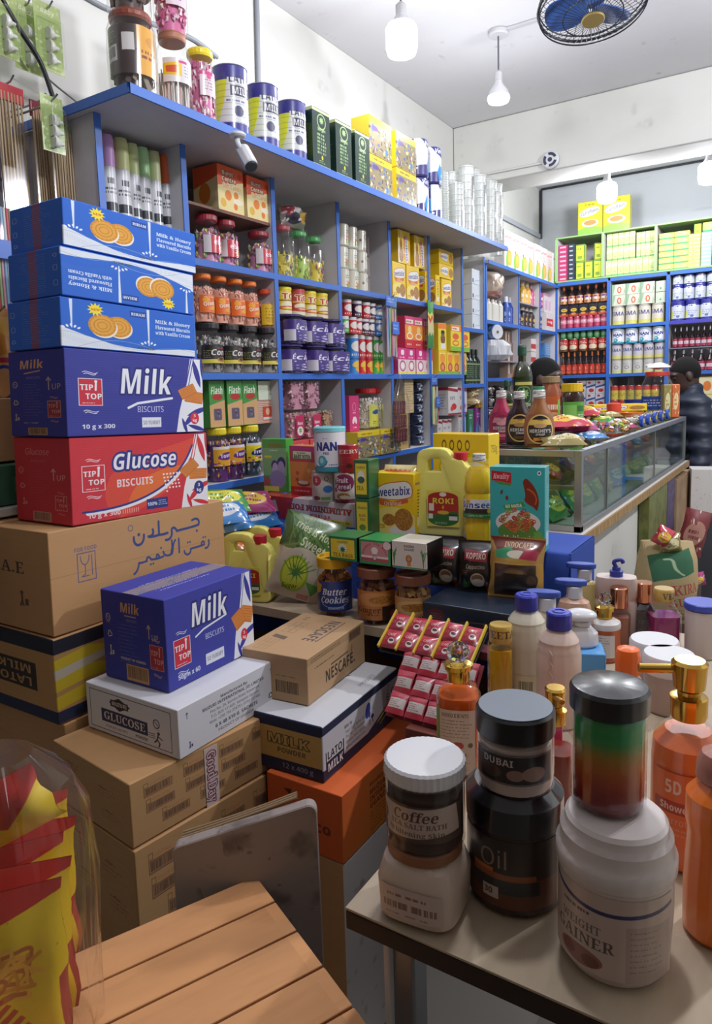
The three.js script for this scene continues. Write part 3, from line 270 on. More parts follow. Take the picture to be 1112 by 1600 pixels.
A.mumias=L(1,320,360,(p)=>{p.bg('#c9bda6').r(0,0,320,150,'#4a6a34');for(let i=0;i<40;i++)p.cu([rnd(320),150,rnd(320),100,rnd(320),60,rnd(320),0],['#38582a','#5a7c40','#6a8c4a'][i%3],6);p.t('rries is Holy',180,62,44,'#c9d0a8',{rot:.2,sk:-.1,w:220}).t('Sweet',190,120,54,'#d9dcc0',{rot:.2,sk:-.1,w:140}).el(150,230,120,96,'#bfb8a4').el(130,250,76,80,'#8fb02c').el(130,250,64,68,'#c4d23c').star(140,240,56,14,9,'#4f8a2c').t('Sugar',122,306,30,'#3f5a1c',{rot:-.1,sk:-.1});for(let i=0;i<9;i++)p.ln([130,260,60+i*22,160+Math.abs(i-4)*12],'#3f7a2c',4);p.poly([200,270,290,280,240,330],'#4f9a3c').r(170,330,60,24,'#b5746c');});
A.hershey=['#8e2440','#2f1c20','#8a5730'].map((c,i)=>L(1,180,220,(p)=>{p.bg(c).el(90,110,88,108,['#a83250','#c9a85c','#d9b46c'][i]).el(90,110,78,98,['#8e2440','#1c1718','#1c1718'][i]).poly([30,40,150,40,164,80,16,80],['#c98a94','#d0a848','#dcb95c'][i]).t('100',90,44,22,'#4a3a1c').el(90,86,40,16,['#d99a9c','#a8845c','#c0986c'][i]).t("HERSHEY'S",90,124,36,'#d9d6d2',{w:136,st:'#2a2a30',sw:3}).t('SYRUP',90,150,22,'#e6e2dc',{w:56}).r(50,172,80,22,['#c9707c','#5a3a20','#d98a3c'][i]);}));
A.olive=L(1,140,220,(p)=>{p.bg('#1f3a22').r(0,8,140,14,'#c9c06a').el(70,66,44,36,null,0,'#8ab06a',4).star(70,60,26,14,9,'#8ab06a').t('borges',70,108,24,'#c9d0a8',{w:90});for(let i=0;i<5;i++)p.small(30,130+i*16,80,1,5,'#9ab07c',9);});
A.honey=L(1,140,90,(p)=>p.bg('#5a9a3c').r(8,12,70,60,'#7fb858').r(80,14,52,20,'#2f6a2c').r(16,56,40,24,'#d9e0c8').small(84,44,44,4,8,'#dfe9cc',4));
A.creamJar=L(1,140,90,(p)=>p.bg('#b5562c').small(34,26,70,1,6,'#e8dcc8',16).el(70,64,50,14,'#d9a06c').r(100,10,40,70,'#7ab04a'));
A.greenTin=L(1,128,90,(p)=>p.bg('#3f8a58').small(20,24,80,4,12,'#bcd8c4',4).el(64,74,40,10,'#8ab89a'));
A.bulkJar=L(1,160,60,(p)=>p.bg('#2c4a9a').small(10,16,130,3,12,'#dfe4f0',5).el(136,30,16,18,'#d9c84c'));
A.vest=L(1,128,90,(p)=>p.bg('#27337c').t('Ve',44,30,34,'#e8e9ee',{w:40}).poly([0,90,60,40,128,90],'#e3e4ea'));
A.snack=[['#b5283c','#dcb83c'],['#2c7ac0','#e0e4ea'],['#2f8a3c','#e0d84c'],['#a02c6c','#e8c84c'],['#c8642c','#e9d8a0'],['#8a7a3c','#d8cfa0'],['#3a2f78','#c8a0c0'],['#7a3034','#b08070']].map(([a,b],i)=>L(1,160,110,(p)=>{p.bg(a).el(80,56,60,30,b,-.1).small(40,48,84,2,14,a,8);for(let k=0;k<14;k++)p.el(rnd(160),rnd(110),rnd(3,9),rnd(2,6),[b,'#e8e0d0',a][k%3],rnd(3));}));
A.crystal=L(1,64,64,(p)=>{p.bg('#d8d4d0');for(let i=0;i<14;i++)p.poly([rnd(64),rnd(64),rnd(64),rnd(64),rnd(64),rnd(64)],['#f0eeea','#a8a29c','#7a7470'][i%3]);});
A.sacks=L(1,260,300,(p)=>{p.bg('#a8946c').poly([60,50,200,20,210,110,90,150],'#2f5a40').cu([120,60,150,50,120,100,160,120],'#9ab08c',6).t('KAKIRA',150,180,56,'#a0443c',{w:150,rot:-.15,...SER}).t('SUGAR',180,226,46,'#a0443c',{w:110,rot:-.15,...SER}).small(130,260,100,2,12,'#8a5a44',4);p.speck(140,'rgba(80,60,40,.14)');});
function mbox(x0,y0,z0,x1,y1,z1,b=.004){
const g=moved(cbox(x1-x0,y1-y0,z1-z0,null,b),(x0+x1) / 2,y0,(z0+z1) / 2),p=g.attributes.position,n=g.attributes.normal,u=g.attributes.uv;
for(let i=0;i<p.count;i++){const ax=[Math.abs(n.getX(i)),Math.abs(n.getY(i)),Math.abs(n.getZ(i))],k=ax.indexOf(Math.max(...ax));u.setXY(i,k===0?p.getZ(i):p.getX(i),k===1?p.getZ(i):p.getY(i));}
return g;
}
const mapped=(fn,o={},rep=1,bump,bs=.002)=>{const t=noiseTex(512,fn);t.repeat.set(rep,rep);const m=new P({map:t,roughness:.85,...o});if(bump){const b=noiseTex(256,bump,false);b.repeat.set(rep,rep);m.bumpMap=b;m.bumpScale=bs;}return m;};
const gray=(v,r=1,g=1,b=1)=>[v*r,v*g,v*b].map((q)=>Math.max(0,Math.min(255,q)));
const PLASTER=mapped((u,v)=>{const a=tnoise(u,v,4,1),s=tnoise(u,v,24,5),sp=s>.74?26*(s-.74)*4:0;return gray(214+14*(a-.5)-sp,1,1.0,.97);},{},.45,(u,v)=>gray(255*tnoise(u,v,16,9)),.0015);
const CEIL=mapped((u,v)=>{const a=tnoise(u,v,3,2),s=tnoise(u,v,28,8);return gray(236+12*(a-.5)-(s>.78?40*(s-.78)*5:0),1,1,1.01);},{},.5);
const FLOOR=mapped((u,v)=>gray(112+40*(tnoise(u,v,8,3)-.5),1,.96,.9),{roughness:.6},.8);
const OLDWALL=mapped((u,v)=>{const s=tnoise(u*.5,v*3,8,11);return gray(206+16*(tnoise(u,v,4,4)-.5)-(s>.72?120*(s-.72):0),.98,1,1.02);},{},.4);
const WX=-2.1,CEILY=3.3,ZB=-6.5,XR=2.3,ZF=1.5;
struct('floor',mbox(WX-.1,-.1,ZB-.1,XR+.1,0,ZF+.1),FLOOR);
struct('ceiling',mbox(WX-.1,CEILY,ZB-.1,XR+.1,CEILY+.1,ZF+.1),CEIL);
struct('wall_left',mbox(WX-.1,0,ZB-.1,WX,CEILY,ZF+.1),PLASTER);
struct('wall_back',mbox(WX,0,ZB-.1,XR,CEILY,ZB),OLDWALL);
struct('wall_right',mbox(XR,0,ZB-.1,XR+.1,CEILY,ZF+.1),PLASTER);
struct('wall_front',mbox(WX,0,ZF,XR,CEILY,ZF+.1),pm('#6a5848',.8));
struct('trim_1',mbox(WX+.001,2.9,-4.94,XR-.001,CEILY-.001,-4.638,.008),PLASTER).userData.label='plastered beam across the ceiling';
struct('trim_2',mbox(WX+.001,2.86,ZB+.001,WX+.02,2.9,-4.95),pm('#a9adb3',.6)).userData.label='grey strip along the wall beyond the beam';
{
struct('trim_3',join([tube([[WX+.02,CEILY-.012,ZB+.012],[-.2,CEILY-.012,ZB+.012]],.009,4),tube([[WX+.02,CEILY-.02,ZB+.015],[WX+.02,2.86,ZB+.015]],.012,4)]),pm('#25272b',.6)).userData.label='dark cable line in the far corner';
}
const SLAT=pm('#8d8798',.55),slatwall=thing('slat_panel','grey slotted display panel behind the hanging skewers','wall panel',[WX+.001,0,-1.02]);
for(let i=0;i<12;i++)part(slatwall,'slat',mbox(0,.95+i*.115,-.39,.022,.95+i*.115+.107,.95),SLAT);
part(slatwall,'backing',mbox(0,.95,-.39,.008,2.33,.95),SLAT);
for(const b of BULBS){
const[x,y,z]=b.p,r=b.r,t=thing('ceiling_bulb',b.label,'light bulb',b.p,0,'hanging LED bulbs');
const glow=once('glow',()=>new THREE.MeshStandardMaterial({color:'#ffffff',emissive:'#f4f7ff',emissiveIntensity:60,roughness:.4}));
if(b.kind==='tall')part(t,'diffuser',loft([[-r*.95,r*.55],[-r*.8,r*.88],[-r*.4,r],[r*.7,r],[r*.95,r*.86],[r*1.05,r*.6]],28),glow);
else part(t,'diffuser',loft([[-r*.45,r*.5],[-r*.38,r*.9],[-r*.1,r],[r*.1,r*.97]],28),glow);
part(t,'bulb_neck',loft(b.kind==='tall'?[[r*1.05,r*.62],[r*1.25,r*.5],[r*1.6,r*.3],[r*1.7,r*.28]]:[[r*.1,r*.97],[r*.5,r*.85],[r*1.1,r*.42],[r*1.4,r*.32]],20),pm('#d9dade',.4));
part(t,'lamp_holder',loft([[r*1.4,r*.3],[r*1.45,r*.34],[r*2.1,r*.34],[r*2.3,r*.12]],14),pm('#c9c9cb',.45));
const top=CEILY-y-.026;part(t,'cord',tube([[0,r*2.2,0],[0,top,0]],.004,4,6),pm('#55565a',.6));
const rose=part(t,'ceiling_rose',cyl(.05,.026,top,22,.006),pm('#cfd0d2',.5));void rose;
const l=new THREE.PointLight(LAMP_COLOR,b.cd,0,2);l.position.set(x,y,z);l.castShadow=true;l.shadow.radius=3;l.name='bulb_light';scene.add(l);
}
{
struct('trim_4',mbox(-1.36,CEILY-.012,-3.575,.5,CEILY-.001,-3.545),pm('#cfd0d2',.5)).userData.label='white cable cover on the ceiling';
struct('trim_5',mbox(-1.85,2.945,-4.637,-1.46,2.96,-4.622),pm('#cfcfcc',.5)).userData.label='white cable cover low on the beam';
}
{
const t=thing('round_alarm','small white round speaker with dark slots on the beam','alarm',[-1.422,2.959,-4.638]);
part(t,'housing',moved(cyl(.055,.03,0,28,.008),0,0,0,HALF),pm('#d5d6d8',.45));
for(let i=0;i<3;i++)part(t,'slot',moved(loft([[0,.04],[.004,.04]],10,{a0:i*2.094+.5,a1:i*2.094+2.1,capB:false,capT:false}),0,0,0),pm('#2a2e46',.6));
t.children.slice(1).forEach((c,i)=>{const a0=i*2.094+.35,s=new THREE.Shape();s.absarc(0,0,.043,a0,a0+1.5,false);s.absarc(0,0,.027,a0+1.5,a0,true);c.geometry=new THREE.ExtrudeGeometry(s,{depth:.004,bevelEnabled:false,curveSegments:8});c.position.z=.029;});
part(t,'cone',moved(cyl(.014,.006,0,16,.002),0,0,.028,HALF),pm('#2a2e46',.6));
}
{
const c=PD(925,8,2.75),t=thing('cage_fan','blue-bladed fan in a round wire cage under the ceiling','fan',c);
const cage=pm('#3a3d44',.35,{metalness:.6}),R=.205,d=.11;
const tilt=new THREE.Group();const add=(n,g,m)=>part(t,n,g.applyMatrix4(new THREE.Matrix4().makeRotationFromEuler(new THREE.Euler(-.18,.1,.1))),m);void tilt;
for(const[y,r,w]of[[0,R,.006],[-.02,R*.985,.003],[.02,R*.985,.003],[-d*.42,R*.55,.0025]])add('cage_ring',moved(new THREE.TorusGeometry(r,w,6,48),0,y,0,HALF),cage);
const sp=[];for(let i=0;i<48;i++){const a=i*Math.PI / 24,q=(r,y)=>[r*Math.cos(a+r*.6),y,r*Math.sin(a+r*.6)];sp.push(tube([q(.045,-d*.55),q(R*.55,-d*.44),q(R*.9,-d*.22),q(R,0)],.0013,8,4));}
for(let i=0;i<36;i++){const a=i*Math.PI / 18;sp.push(tube([[.05*Math.cos(a),d*.55,.05*Math.sin(a)],[R*.6*Math.cos(a),d*.5,R*.6*Math.sin(a)],[R*Math.cos(a),0,R*Math.sin(a)]],.0013,6,4));}
add('cage_wires',join(sp),cage).userData.kind='stuff';
add('hub_badge',cyl(.044,.012,-d*.6,24,.003),pm('#b9a56a',.35,{metalness:.5}));
for(let i=0;i<3;i++){const s=new THREE.Shape();s.moveTo(.02,-.02);s.bezierCurveTo(.08,-.1,.17,-.1,.18,-.02);s.bezierCurveTo(.19,.06,.1,.07,.02,.03);const g=new THREE.ExtrudeGeometry(s,{depth:.004,bevelEnabled:true,bevelSize:.002,bevelThickness:.001,curveSegments:12});g.rotateX(HALF);g.rotateZ(0);g.applyMatrix4(new THREE.Matrix4().makeRotationX(.3));g.rotateY(i*2.094+.9);add('blade',g,pm('#3f63a8',.35));}
add('motor',cyl(.06,.09,.02,24,.012),pm('#5a6a8a',.4));
part(t,'drop_rod',tube([[0,.1,0],[0,CEILY-c.y-.01,0]],.012,4,10),pm('#8a8d94',.4));part(t,'ceiling_mount',cyl(.06,.03,CEILY-c.y-.031,20,.008),pm('#c9cacc',.5));
}
{
const a=PX(398,0,WX),b=PX(398,135,WX);
solo('wall_conduit',tube([[WX+.012,CEILY-.005,a.z],[WX+.012,b.y-.35,b.z]],.011,6,8),pm('#8a8e96',.5),'grey vertical conduit on the left wall behind the milk tins','conduit');
const q=[PX(130,-8,WX+.012),PX(165,12,WX+.012),PX(300,60,WX+.012),PX(340,90,WX+.012)];
solo('wall_cable',tube([q[0],q[1],q[2],q[3]],.008,16,6),pm('#8e939b',.5),'grey cable clipped along the wall behind the sweet jars','cable');
const w=[PX(-4,-14,-1.9),PX(30,45,-1.9),PX(62,95,-1.9),PX(84,155,-1.88)];
solo('black_cable',tube(w,.007,24,8),pm('#15161a',.4),'black cable hanging down beside the bottle teat pack','cable');
solo('thin_wire',tube([PX(20,60,-2.0),PX(70,118,-2.02),PX(128,166,-2.06)],.003,12,6),pm('#5b5f66',.5),'thin grey wire running to the shelf end','cable');
}
function carton(name,label,cat,c,len,dep,H,F,{ry=0,tilt=0,fin='card',group:gp}={}){
const o=thing(name,label,cat,c,ry,gp);o.rotation.x=tilt;
const g=moved(cbox(len,H,dep,F,.003),0,0,0,0,HALF);
part(o,'carton_body',moved(g,-dep / 2,0,-len / 2),print(0,fin));
return o;
}
const LEAN=-.038;
{
const X=-1.4,st=(tc,bc)=>[PX(...tc,X),PX(...bc,X)];
const rows=[
['biscuit_carton','blue carton of vanilla cream biscuits lying upright on top of the tall stack',[92,284],[94,361],.405,.2,{f:A.rihamF,l:A.rihamS,b:A.rihamF,r:A.rihamS,t:A.rihamT,u:A.rihamT},0],
['biscuit_carton','blue carton of vanilla cream biscuits turned upside down, second in the tall stack',[93,365],[94,443],.407,.195,{f:turned(A.rihamF),l:turned(A.rihamS),b:A.rihamF,r:A.rihamS,t:A.rihamT,u:A.rihamT},.012],
['biscuit_carton','blue carton of vanilla cream biscuits resting on the purple milk biscuit carton',[94,447],[95,527],.41,.2,{f:A.rihamF,l:A.rihamS,b:A.rihamF,r:A.rihamS,t:A.rihamT,u:A.rihamT},0],
['biscuit_carton','dark purple carton of milk biscuits, large, in the tall stack',[97,530],[103,671],.43,.215,{f:A.milkF,l:A.milkS,b:A.milkF,r:A.milkS,t:sw(0,'#2b2f86'),u:sw(0,'#2b2f86')},0],
['biscuit_carton','red carton of glucose biscuits on the big brown foil carton',[116,675],[115,814],.437,.215,{f:A.gluF,l:A.gluS,b:A.gluF,r:A.gluS,t:sw(0,'#c02a36'),u:sw(0,'#c02a36')},0],
];
const zs=[-.006,0,0,0,.004];
const g=PX(78,830,X),gold=new THREE.Vector3(X,1.018,g.z+.012);
let y=g.y;const H=rows.map((r)=>{const[a,b]=st(r[2],r[3]);return a.y-b.y;});
const top=[];for(let i=4;i>=0;i--){top[i]=y;y+=H[i]+.0015;}
rows.forEach(([n,l,tc,bc,len,dep,F,ry],i)=>{const b=PX(...bc,X);carton(n,l,'carton',new THREE.Vector3(X+.003*(i%2),top[i],b.z+zs[i]),len,dep,H[i],F,{ry,tilt:LEAN,fin:i<3?'card':'card'});});
const o=carton('foil_carton','large plain brown carton with blue Arabic lettering under the red biscuit carton','carton',gold,.56,.42,g.y-1.018-.002,{f:A.goldF,l:A.goldS,x:A.kraft,t:A.kraft,u:A.kraft,b:A.kraft,r:A.kraft},{tilt:LEAN*.5});
part(o,'top_flap',mbox(-.42,g.y-1.02,-.56,-.212,g.y-1.0165,0),print(0)).geometry.attributes.uv.array.fill(0);
{const u=o.children[1].geometry.attributes.uv;for(let i=0;i<u.count;i++)u.setXY(i,(A.kraft.u0+A.kraft.u1) / 2,(A.kraft.v0+A.kraft.v1) / 2);}
carton('milk_carton','brown milk powder carton with black bands standing upside down under the foil carton','carton',new THREE.Vector3(X+.005,.815,g.z+.02),.5,.42,.2,{f:A.oldF,l:A.oldS,b:A.oldF,r:A.oldS,t:A.kraftD,u:A.kraftD});
carton('plain_carton','plain brown carton at the foot of the tall stack','carton',new THREE.Vector3(X+.01,.002,g.z+.01),.5,.34,.811,{f:A.kraftD,l:A.kraftD,b:A.kraftD,r:A.kraftD,t:A.kraftD,u:A.kraftD});
}
const boxAt=(h,near,top)=>{const b=PY(...near,h);return[b,heightAt(b,...top)-h];};
{
const[bB,hB]=boxAt(.66,[208,1328],[203,1226]);
const low=bB.y-.215;
carton('plain_carton','dark brown bottom carton standing on the floor below the barcode cartons','carton',new THREE.Vector3(bB.x-.02,.002,bB.z-.03),.34,.28,low-.004,{f:A.kraftD,l:A.kraftD,b:A.kraftD,r:A.kraftD,t:A.kraftD,u:A.kraftD},{ry:-.12});
carton('barcode_carton','lower brown carton printed with barcodes, its right side behind the grey board','carton',new THREE.Vector3(bB.x+.004,low,bB.z+.002),.355,.29,.212,{f:A.codeF,l:A.codeS,b:A.codeF,r:A.codeS,t:A.kraft,u:A.kraft},{ry:-.13});
const b=carton('barcode_carton','brown carton printed with barcodes and a vertical name sticker','carton',bB,.365,.3,hB,{f:A.codeF,l:A.codeS,b:A.codeF,r:A.codeS,t:A.kraft,u:A.kraft},{ry:-.126});
const stk=cbox(.036,hB*.98,.001,{x:sw(0,'#cdbdb8'),f:A.sticker,l:sw(0,'#cdbdb8'),r:sw(0,'#cdbdb8'),t:sw(0,'#cdbdb8'),u:sw(0,'#cdbdb8'),b:sw(0,'#cdbdb8')},.0003);part(b,'name_sticker',moved(moved(stk,0,0,0,0,HALF),.0008,-.004,-.2),print(0,'film'),{label:'pale sticker with purple lettering'});
const hM=.66+hB+.001,[bM,mM]=boxAt(hM,[281,1189],[277,1110]);
carton('glucose_carton','flat white carton of glucose powder under the small purple milk biscuit carton','carton',bM,.318,.3,mM,{f:A.muzF,l:A.muzS,b:A.muzF,r:A.muzS,t:A.muzT,u:A.muzT},{ry:-.01});
const hK=hM+mM+.001,[bK,kK]=boxAt(hK,[264,1084],[255,938]);
const k=carton('biscuit_carton','small purple carton of milk biscuits with clear tape, on the white glucose carton','carton',bK,.29,.205,kK,{f:A.milk2F,l:A.milk2S,b:A.milk2F,r:A.milk2S,t:A.milk2T,u:A.milk2T},{ry:.015});
part(k,'packing_tape',mbox(-.128,kK,-.29,-.08,kK+.0008,.0005),once('tape',()=>new P({color:'#e8e6ee',roughness:.08,transmission:.75,thickness:0})),{label:'clear shiny packing tape'});
}
{
const[bO,hO]=boxAt(.52,[537,1352],[530,1245]);
carton('white_carton','worn white carton standing under the orange carton','carton',new THREE.Vector3(bO.x,.002,bO.z),.4,.24,.517,{f:A.whiteC,l:A.kraftD,b:A.whiteC,r:A.kraftD,t:A.whiteC,u:A.whiteC},{ry:.0});
carton('glucose_carton','orange carton of glucose with brown address print, under the navy and white milk carton','carton',bO,.38,.21,hO,{f:A.orgF,l:A.orgS,b:A.orgF,r:A.orgS,t:A.orgT,u:A.orgT},{ry:.0});
const hL=.52+hO+.001,[bL,lL]=boxAt(hL,[506,1225],[505,1137]);
carton('milk_carton','white and navy carton of milk powder sachets between the orange and the coffee carton','carton',bL,.375,.19,lL,{f:A.latoF,l:A.latoS,b:A.latoF,r:A.latoS,t:A.latoT,u:A.latoT},{ry:.05});
const hN=hL+lL+.001,[bN,nN]=boxAt(hN,[482,1104],[482,1030]);
carton('coffee_carton','brown coffee carton with dark lettering on top of the milk powder carton','carton',bN,.3,.19,nN,{f:A.nesF,l:A.nesS,b:A.nesF,r:A.nesS,t:A.nesT,u:A.nesT},{ry:.09});
}
{
const GREY=mapped((u,v)=>{const s=tnoise(u,v,12,21),k=tnoise(u,v,40,23),e=tnoise(u,v,3,27),d=(s>.62&&e>.52?(s-.62)*190:0)+(k>.74?(k-.74)*420:0);return gray(146-d,1,.93-d*.0008,.89-d*.0014);},{roughness:.8},1.6);
const a=PD(275,1315,1.19),b=PD(492,1250,1.2),dx=b.x-a.x,dz=b.z-a.z,w=Math.hypot(dx,dz);
const s=new THREE.Shape(),dy=b.y-a.y,bot=-.42;s.moveTo(0,bot);s.lineTo(0,-.008);s.quadraticCurveTo(0,0,.008,.003);s.lineTo(w-.014,dy+.001);s.quadraticCurveTo(w,dy+.002,w+.001,dy-.014);s.lineTo(w+.004,bot);s.lineTo(0,bot);
const g=new THREE.ExtrudeGeometry(s,{depth:.02,bevelEnabled:true,bevelSize:.002,bevelThickness:.002,bevelSegments:1,curveSegments:6});
const t=thing('leaning_board','stained grey board leaning on edge behind the wooden plank bench','board',[a.x,a.y,a.z],Math.atan2(-dz,dx));
part(t,'panel',g,GREY);
const e=[];for(let i=0;i<3;i++)e.push(tube([[.01,.004+i*.0006,-.003-i*.007],[w*.5,dy*.5+.005,-.004-i*.007],[w-.03,dy+.005,-.003-i*.007]],.0028,8,5));part(t,'frayed_edge',join(e),pm('#8c7355',.9),{label:'brown frayed plywood layers on the top edge'});
t.rotation.x=-.02;
}
{
const h=.735,c=PY(383,1375,h),r=PY(460,1482,h),l=PY(130,1482,h),ux=r.clone().sub(c).setY(0).normalize(),dl=l.clone().sub(c).length();
const WOOD=mapped((u,v)=>{const n=tnoise(u,v*.25,8,31),r2=tnoise(u*2,v*.2,24,33),k=tnoise(u,v,16,36);return gray(206+60*(n-.5)-40*Math.max(0,r2-.55)-(k>.78?220*(k-.78):0),1,.72,.47);},{roughness:.75},1.8);
const t=thing('plank_bench','rough orange wood bench of narrow planks in the foreground','bench',[c.x,0,c.z],Math.atan2(-ux.z,ux.x));
const wd=[.075,.075,.08,.08,.08];let x=0;for(const w of wd){part(t,'plank',mbox(x,h-.022,-.02,x+w-.003,h,dl+.3,.002),WOOD);x+=w;}
for(const[px,pz]of[[.02,.05],[.34,.05],[.02,dl+.1],[.34,dl+.1]])part(t,'leg',mbox(px,0,pz,px+.04,h-.062,pz+.04),WOOD);
for(const pz of[.06,dl+.11])part(t,'crossbar',mbox(.005,h-.062,pz,.38,h-.023,pz+.025),WOOD);
t.children.forEach((m)=>{m.geometry.rotateY(0);});
t.updateMatrixWorld();
}
{
const c=new THREE.Vector3(-.815,.736,-.445);
A.noodle=L(3,220,340,(p)=>{p.bg('#dcbc1e').poly([0,0,220,0,220,18,90,50,0,36],'#b02a20').poly([0,270,50,250,60,340,0,340],'#9a2a2c').poly([206,160,220,150,220,340,212,340],'#9a2a2c');for(let i=0;i<20;i++)p.cu([40+rnd(140),80+rnd(90),rnd(220),60+rnd(120),rnd(220),60+rnd(120),60+rnd(120),90+rnd(90)],['#c98a2c','#e0a83c','#b0642c'][i%3],7);p.c.save();p.c.translate(110,190);p.c.rotate(.9);for(let i=0;i<8;i++)p.poly([-70+i*18,-14,-60+i*18,-16,-64+i*18,14,-76+i*18,16],'#b03a20');p.c.restore();p.small(90,230,90,4,9,'#6a5a14',3).el(140,286,44,30,'#c9c4bc',-.5).small(116,278,46,4,8,'#4a4440',4).speck(20,'rgba(120,40,20,.3)');});
const g=pillow(.13,.25,.042,A.noodle,{crinkle:.45,seed:3,pow:.4}),G='yellow noodle packets in the clear bag';
for(const[x,y,z,ry,rz]of[[.055,.127,.043,.9,.03],[.02,.127,.015,.9,-.04],[-.016,.127,-.013,.9,.05],[-.05,.127,-.041,.9,-.05],[-.082,.14,-.066,.9,.04]]){const m=solo('noodle_packet',g,print(3,'film'),'yellow and red noodle packet inside the clear bag','packet',[c.x+x,c.y+y,c.z+z],ry,G);m.rotation.z=rz;}
solo('clear_bag',crumple([[0,.07,.065],[.02,.1,.09],[.1,.11,.1],[.22,.108,.1],[.3,.1,.095],[.35,.08,.075],[.385,.04,.04]],4,.1,72),film(),'crumpled clear plastic bag full of yellow packets','plastic bag',[c.x,c.y,c.z]);
solo('red_packet',pillow(.1,.08,.04,sub(A.noodle,0,1,.8,1),{crinkle:.4,seed:8}),print(3,'film'),'dark red packet on top in the clear bag','packet',[c.x+.0,c.y+.31,c.z-.01],.8).rotation.z=.4;
}
{
const z=PX(10,700,-1.95).z;const c=PX(12,780,-1.78);
carton('coffee_carton','small brown coffee carton behind the red biscuit carton','carton',new THREE.Vector3(-1.7,1.395,-.82),.3,.3,.16,{x:A.kraftD,f:A.kraftD,l:A.nesSmall,b:A.kraftD,r:A.kraftD,t:A.kraft,u:A.kraft});
carton('green_carton','dark green carton under the small coffee carton by the left edge','carton',new THREE.Vector3(-1.66,1.29,-.8),.34,.38,.1,{x:sw(0,'#2f5a46'),f:A.greenCarton,l:A.greenCarton,b:A.greenCarton,r:A.greenCarton,t:sw(0,'#2f5a46'),u:sw(0,'#2f5a46')});
solo('side_shelf',mbox(-2.07,1.265,-1.3,-1.64,1.288,-.3),pm('#c9c6c0',.6),'white narrow shelf behind the tall carton stack','shelf');void z;void c;
for(const[x,zz]of[[-1.68,-.33],[-1.68,-1.27]])solo('shelf_bracket',mbox(x-.37,1.2,zz-.012,x,1.264,zz+.012),pm('#8a8790',.5),'grey bracket under the narrow white shelf','bracket',[0,0,0],0,'shelf brackets');
}
const LAM=mapped((u,v)=>{const s=tnoise(u,v,10,41);return gray(196+12*(s-.5),1,.99,1.0);},{roughness:.55},1),BLUE=pm('#2f62b4',.45),GREENM=pm('#8fb878',.5),NAVY=pm('#3c3aa0',.45);
function upright(t,x0,x1,y0,y1,z,w,along,edge){
const g=along==='z'?[x0,y0,z-w / 2,x1,y1,z+w / 2]:[z-w / 2,y0,x0,z+w / 2,y1,x1],b=part(t,'upright',mbox(...g,.001),LAM);
part(b,'edge_strip',along==='z'?mbox(x1,y0,z-w / 2-.002,x1+.004,y1,z+w / 2+.002,.001):mbox(z-w / 2-.002,y0,x1,z+w / 2+.002,y1,x1+.004,.001),edge,{label:'coloured edge strip'});
}
function board(t,a0,a1,y,b0,b1,along,edge,name='shelf_board',th=.02){
const b=part(t,name,along==='z'?mbox(a0,y-th,b0,a1,y,b1,.001):mbox(b0,y-th,a0,b1,y,a1,.001),LAM);
part(b,'edge_strip',along==='z'?mbox(a1,y-th-.003,b0,a1+.005,y+.001,b1,.001):mbox(b0,y-th-.003,a1,b1,y+.001,a1+.005,.001),edge,{label:'coloured edge strip'});
}
const D=-1.75,BACKX=WX+.012;
const Z1=[-1.412,-1.743,-2.203,-2.648,-3.1,-3.53,-3.97,-4.31],LV=[1.232,1.622,2.005],LV6=[1.217,1.565,1.905],TOPY=2.36;
{
const t=thing('wall_shelf','long white wall shelf with blue edges and a deep top board','shelf');
part(t,'back_panel',mbox(WX+.001,.02,Z1[7],BACKX,TOPY,Z1[0]),LAM);
Z1.forEach((z,i)=>upright(t,BACKX,D,.02,TOPY,z,.02,'z',BLUE));
for(let i=0;i<7;i++)for(const y of[.12,.7,...(i===6?LV6:LV)])board(t,BACKX,D-.001,y,Z1[i+1]+.0105,Z1[i]-.0105,'z',BLUE);
const b=part(t,'top_board',mbox(WX+.001,TOPY,-4.215,-1.563,TOPY+.022,-1.374,.001),LAM);part(b,'edge_strip',mbox(-1.563,TOPY-.003,-4.215,-1.557,TOPY+.024,-1.368,.001),BLUE);part(b,'edge_strip',mbox(WX+.002,TOPY-.003,-1.374,-1.557,TOPY+.024,-1.368,.001),BLUE);
part(t,'half_board',mbox(BACKX,2.182,Z1[2]+.0105,D-.008,2.192,Z1[1]-.0105,.001),pm('#6b4a3c',.6),{label:'thin brown board holding the orange sweet boxes'});
}
const Z2=[-4.345,-4.955,-5.429,-5.84],LV2=[1.23,1.6,1.973],TOP2=2.343;
{
const t=thing('wall_shelf','lower white wall shelf with blue edges beyond the beam, under the tall white packs','shelf');
part(t,'back_panel',mbox(WX+.001,.02,Z2[3],BACKX,TOP2,Z2[0]),LAM);Z2.forEach((z)=>upright(t,BACKX,D,.02,TOP2-.021,z,.018,'z',BLUE));
for(let i=0;i<3;i++)for(const y of[.12,.7,...LV2])board(t,BACKX,D-.001,y,Z2[i+1]+.0095,Z2[i]-.0095,'z',BLUE);
board(t,WX+.001,D+.02,TOP2,Z2[3]-.02,Z2[0]+.01,'z',BLUE,'top_board');
}
const BZ=-5.85,BW=-6.2,XB=[-1.75,-1.336,-.905,-.47,-.05],LB=[1.24,1.617,1.995,2.36],XG=[-1.75,-1.385,-.998,-.6,-.2];
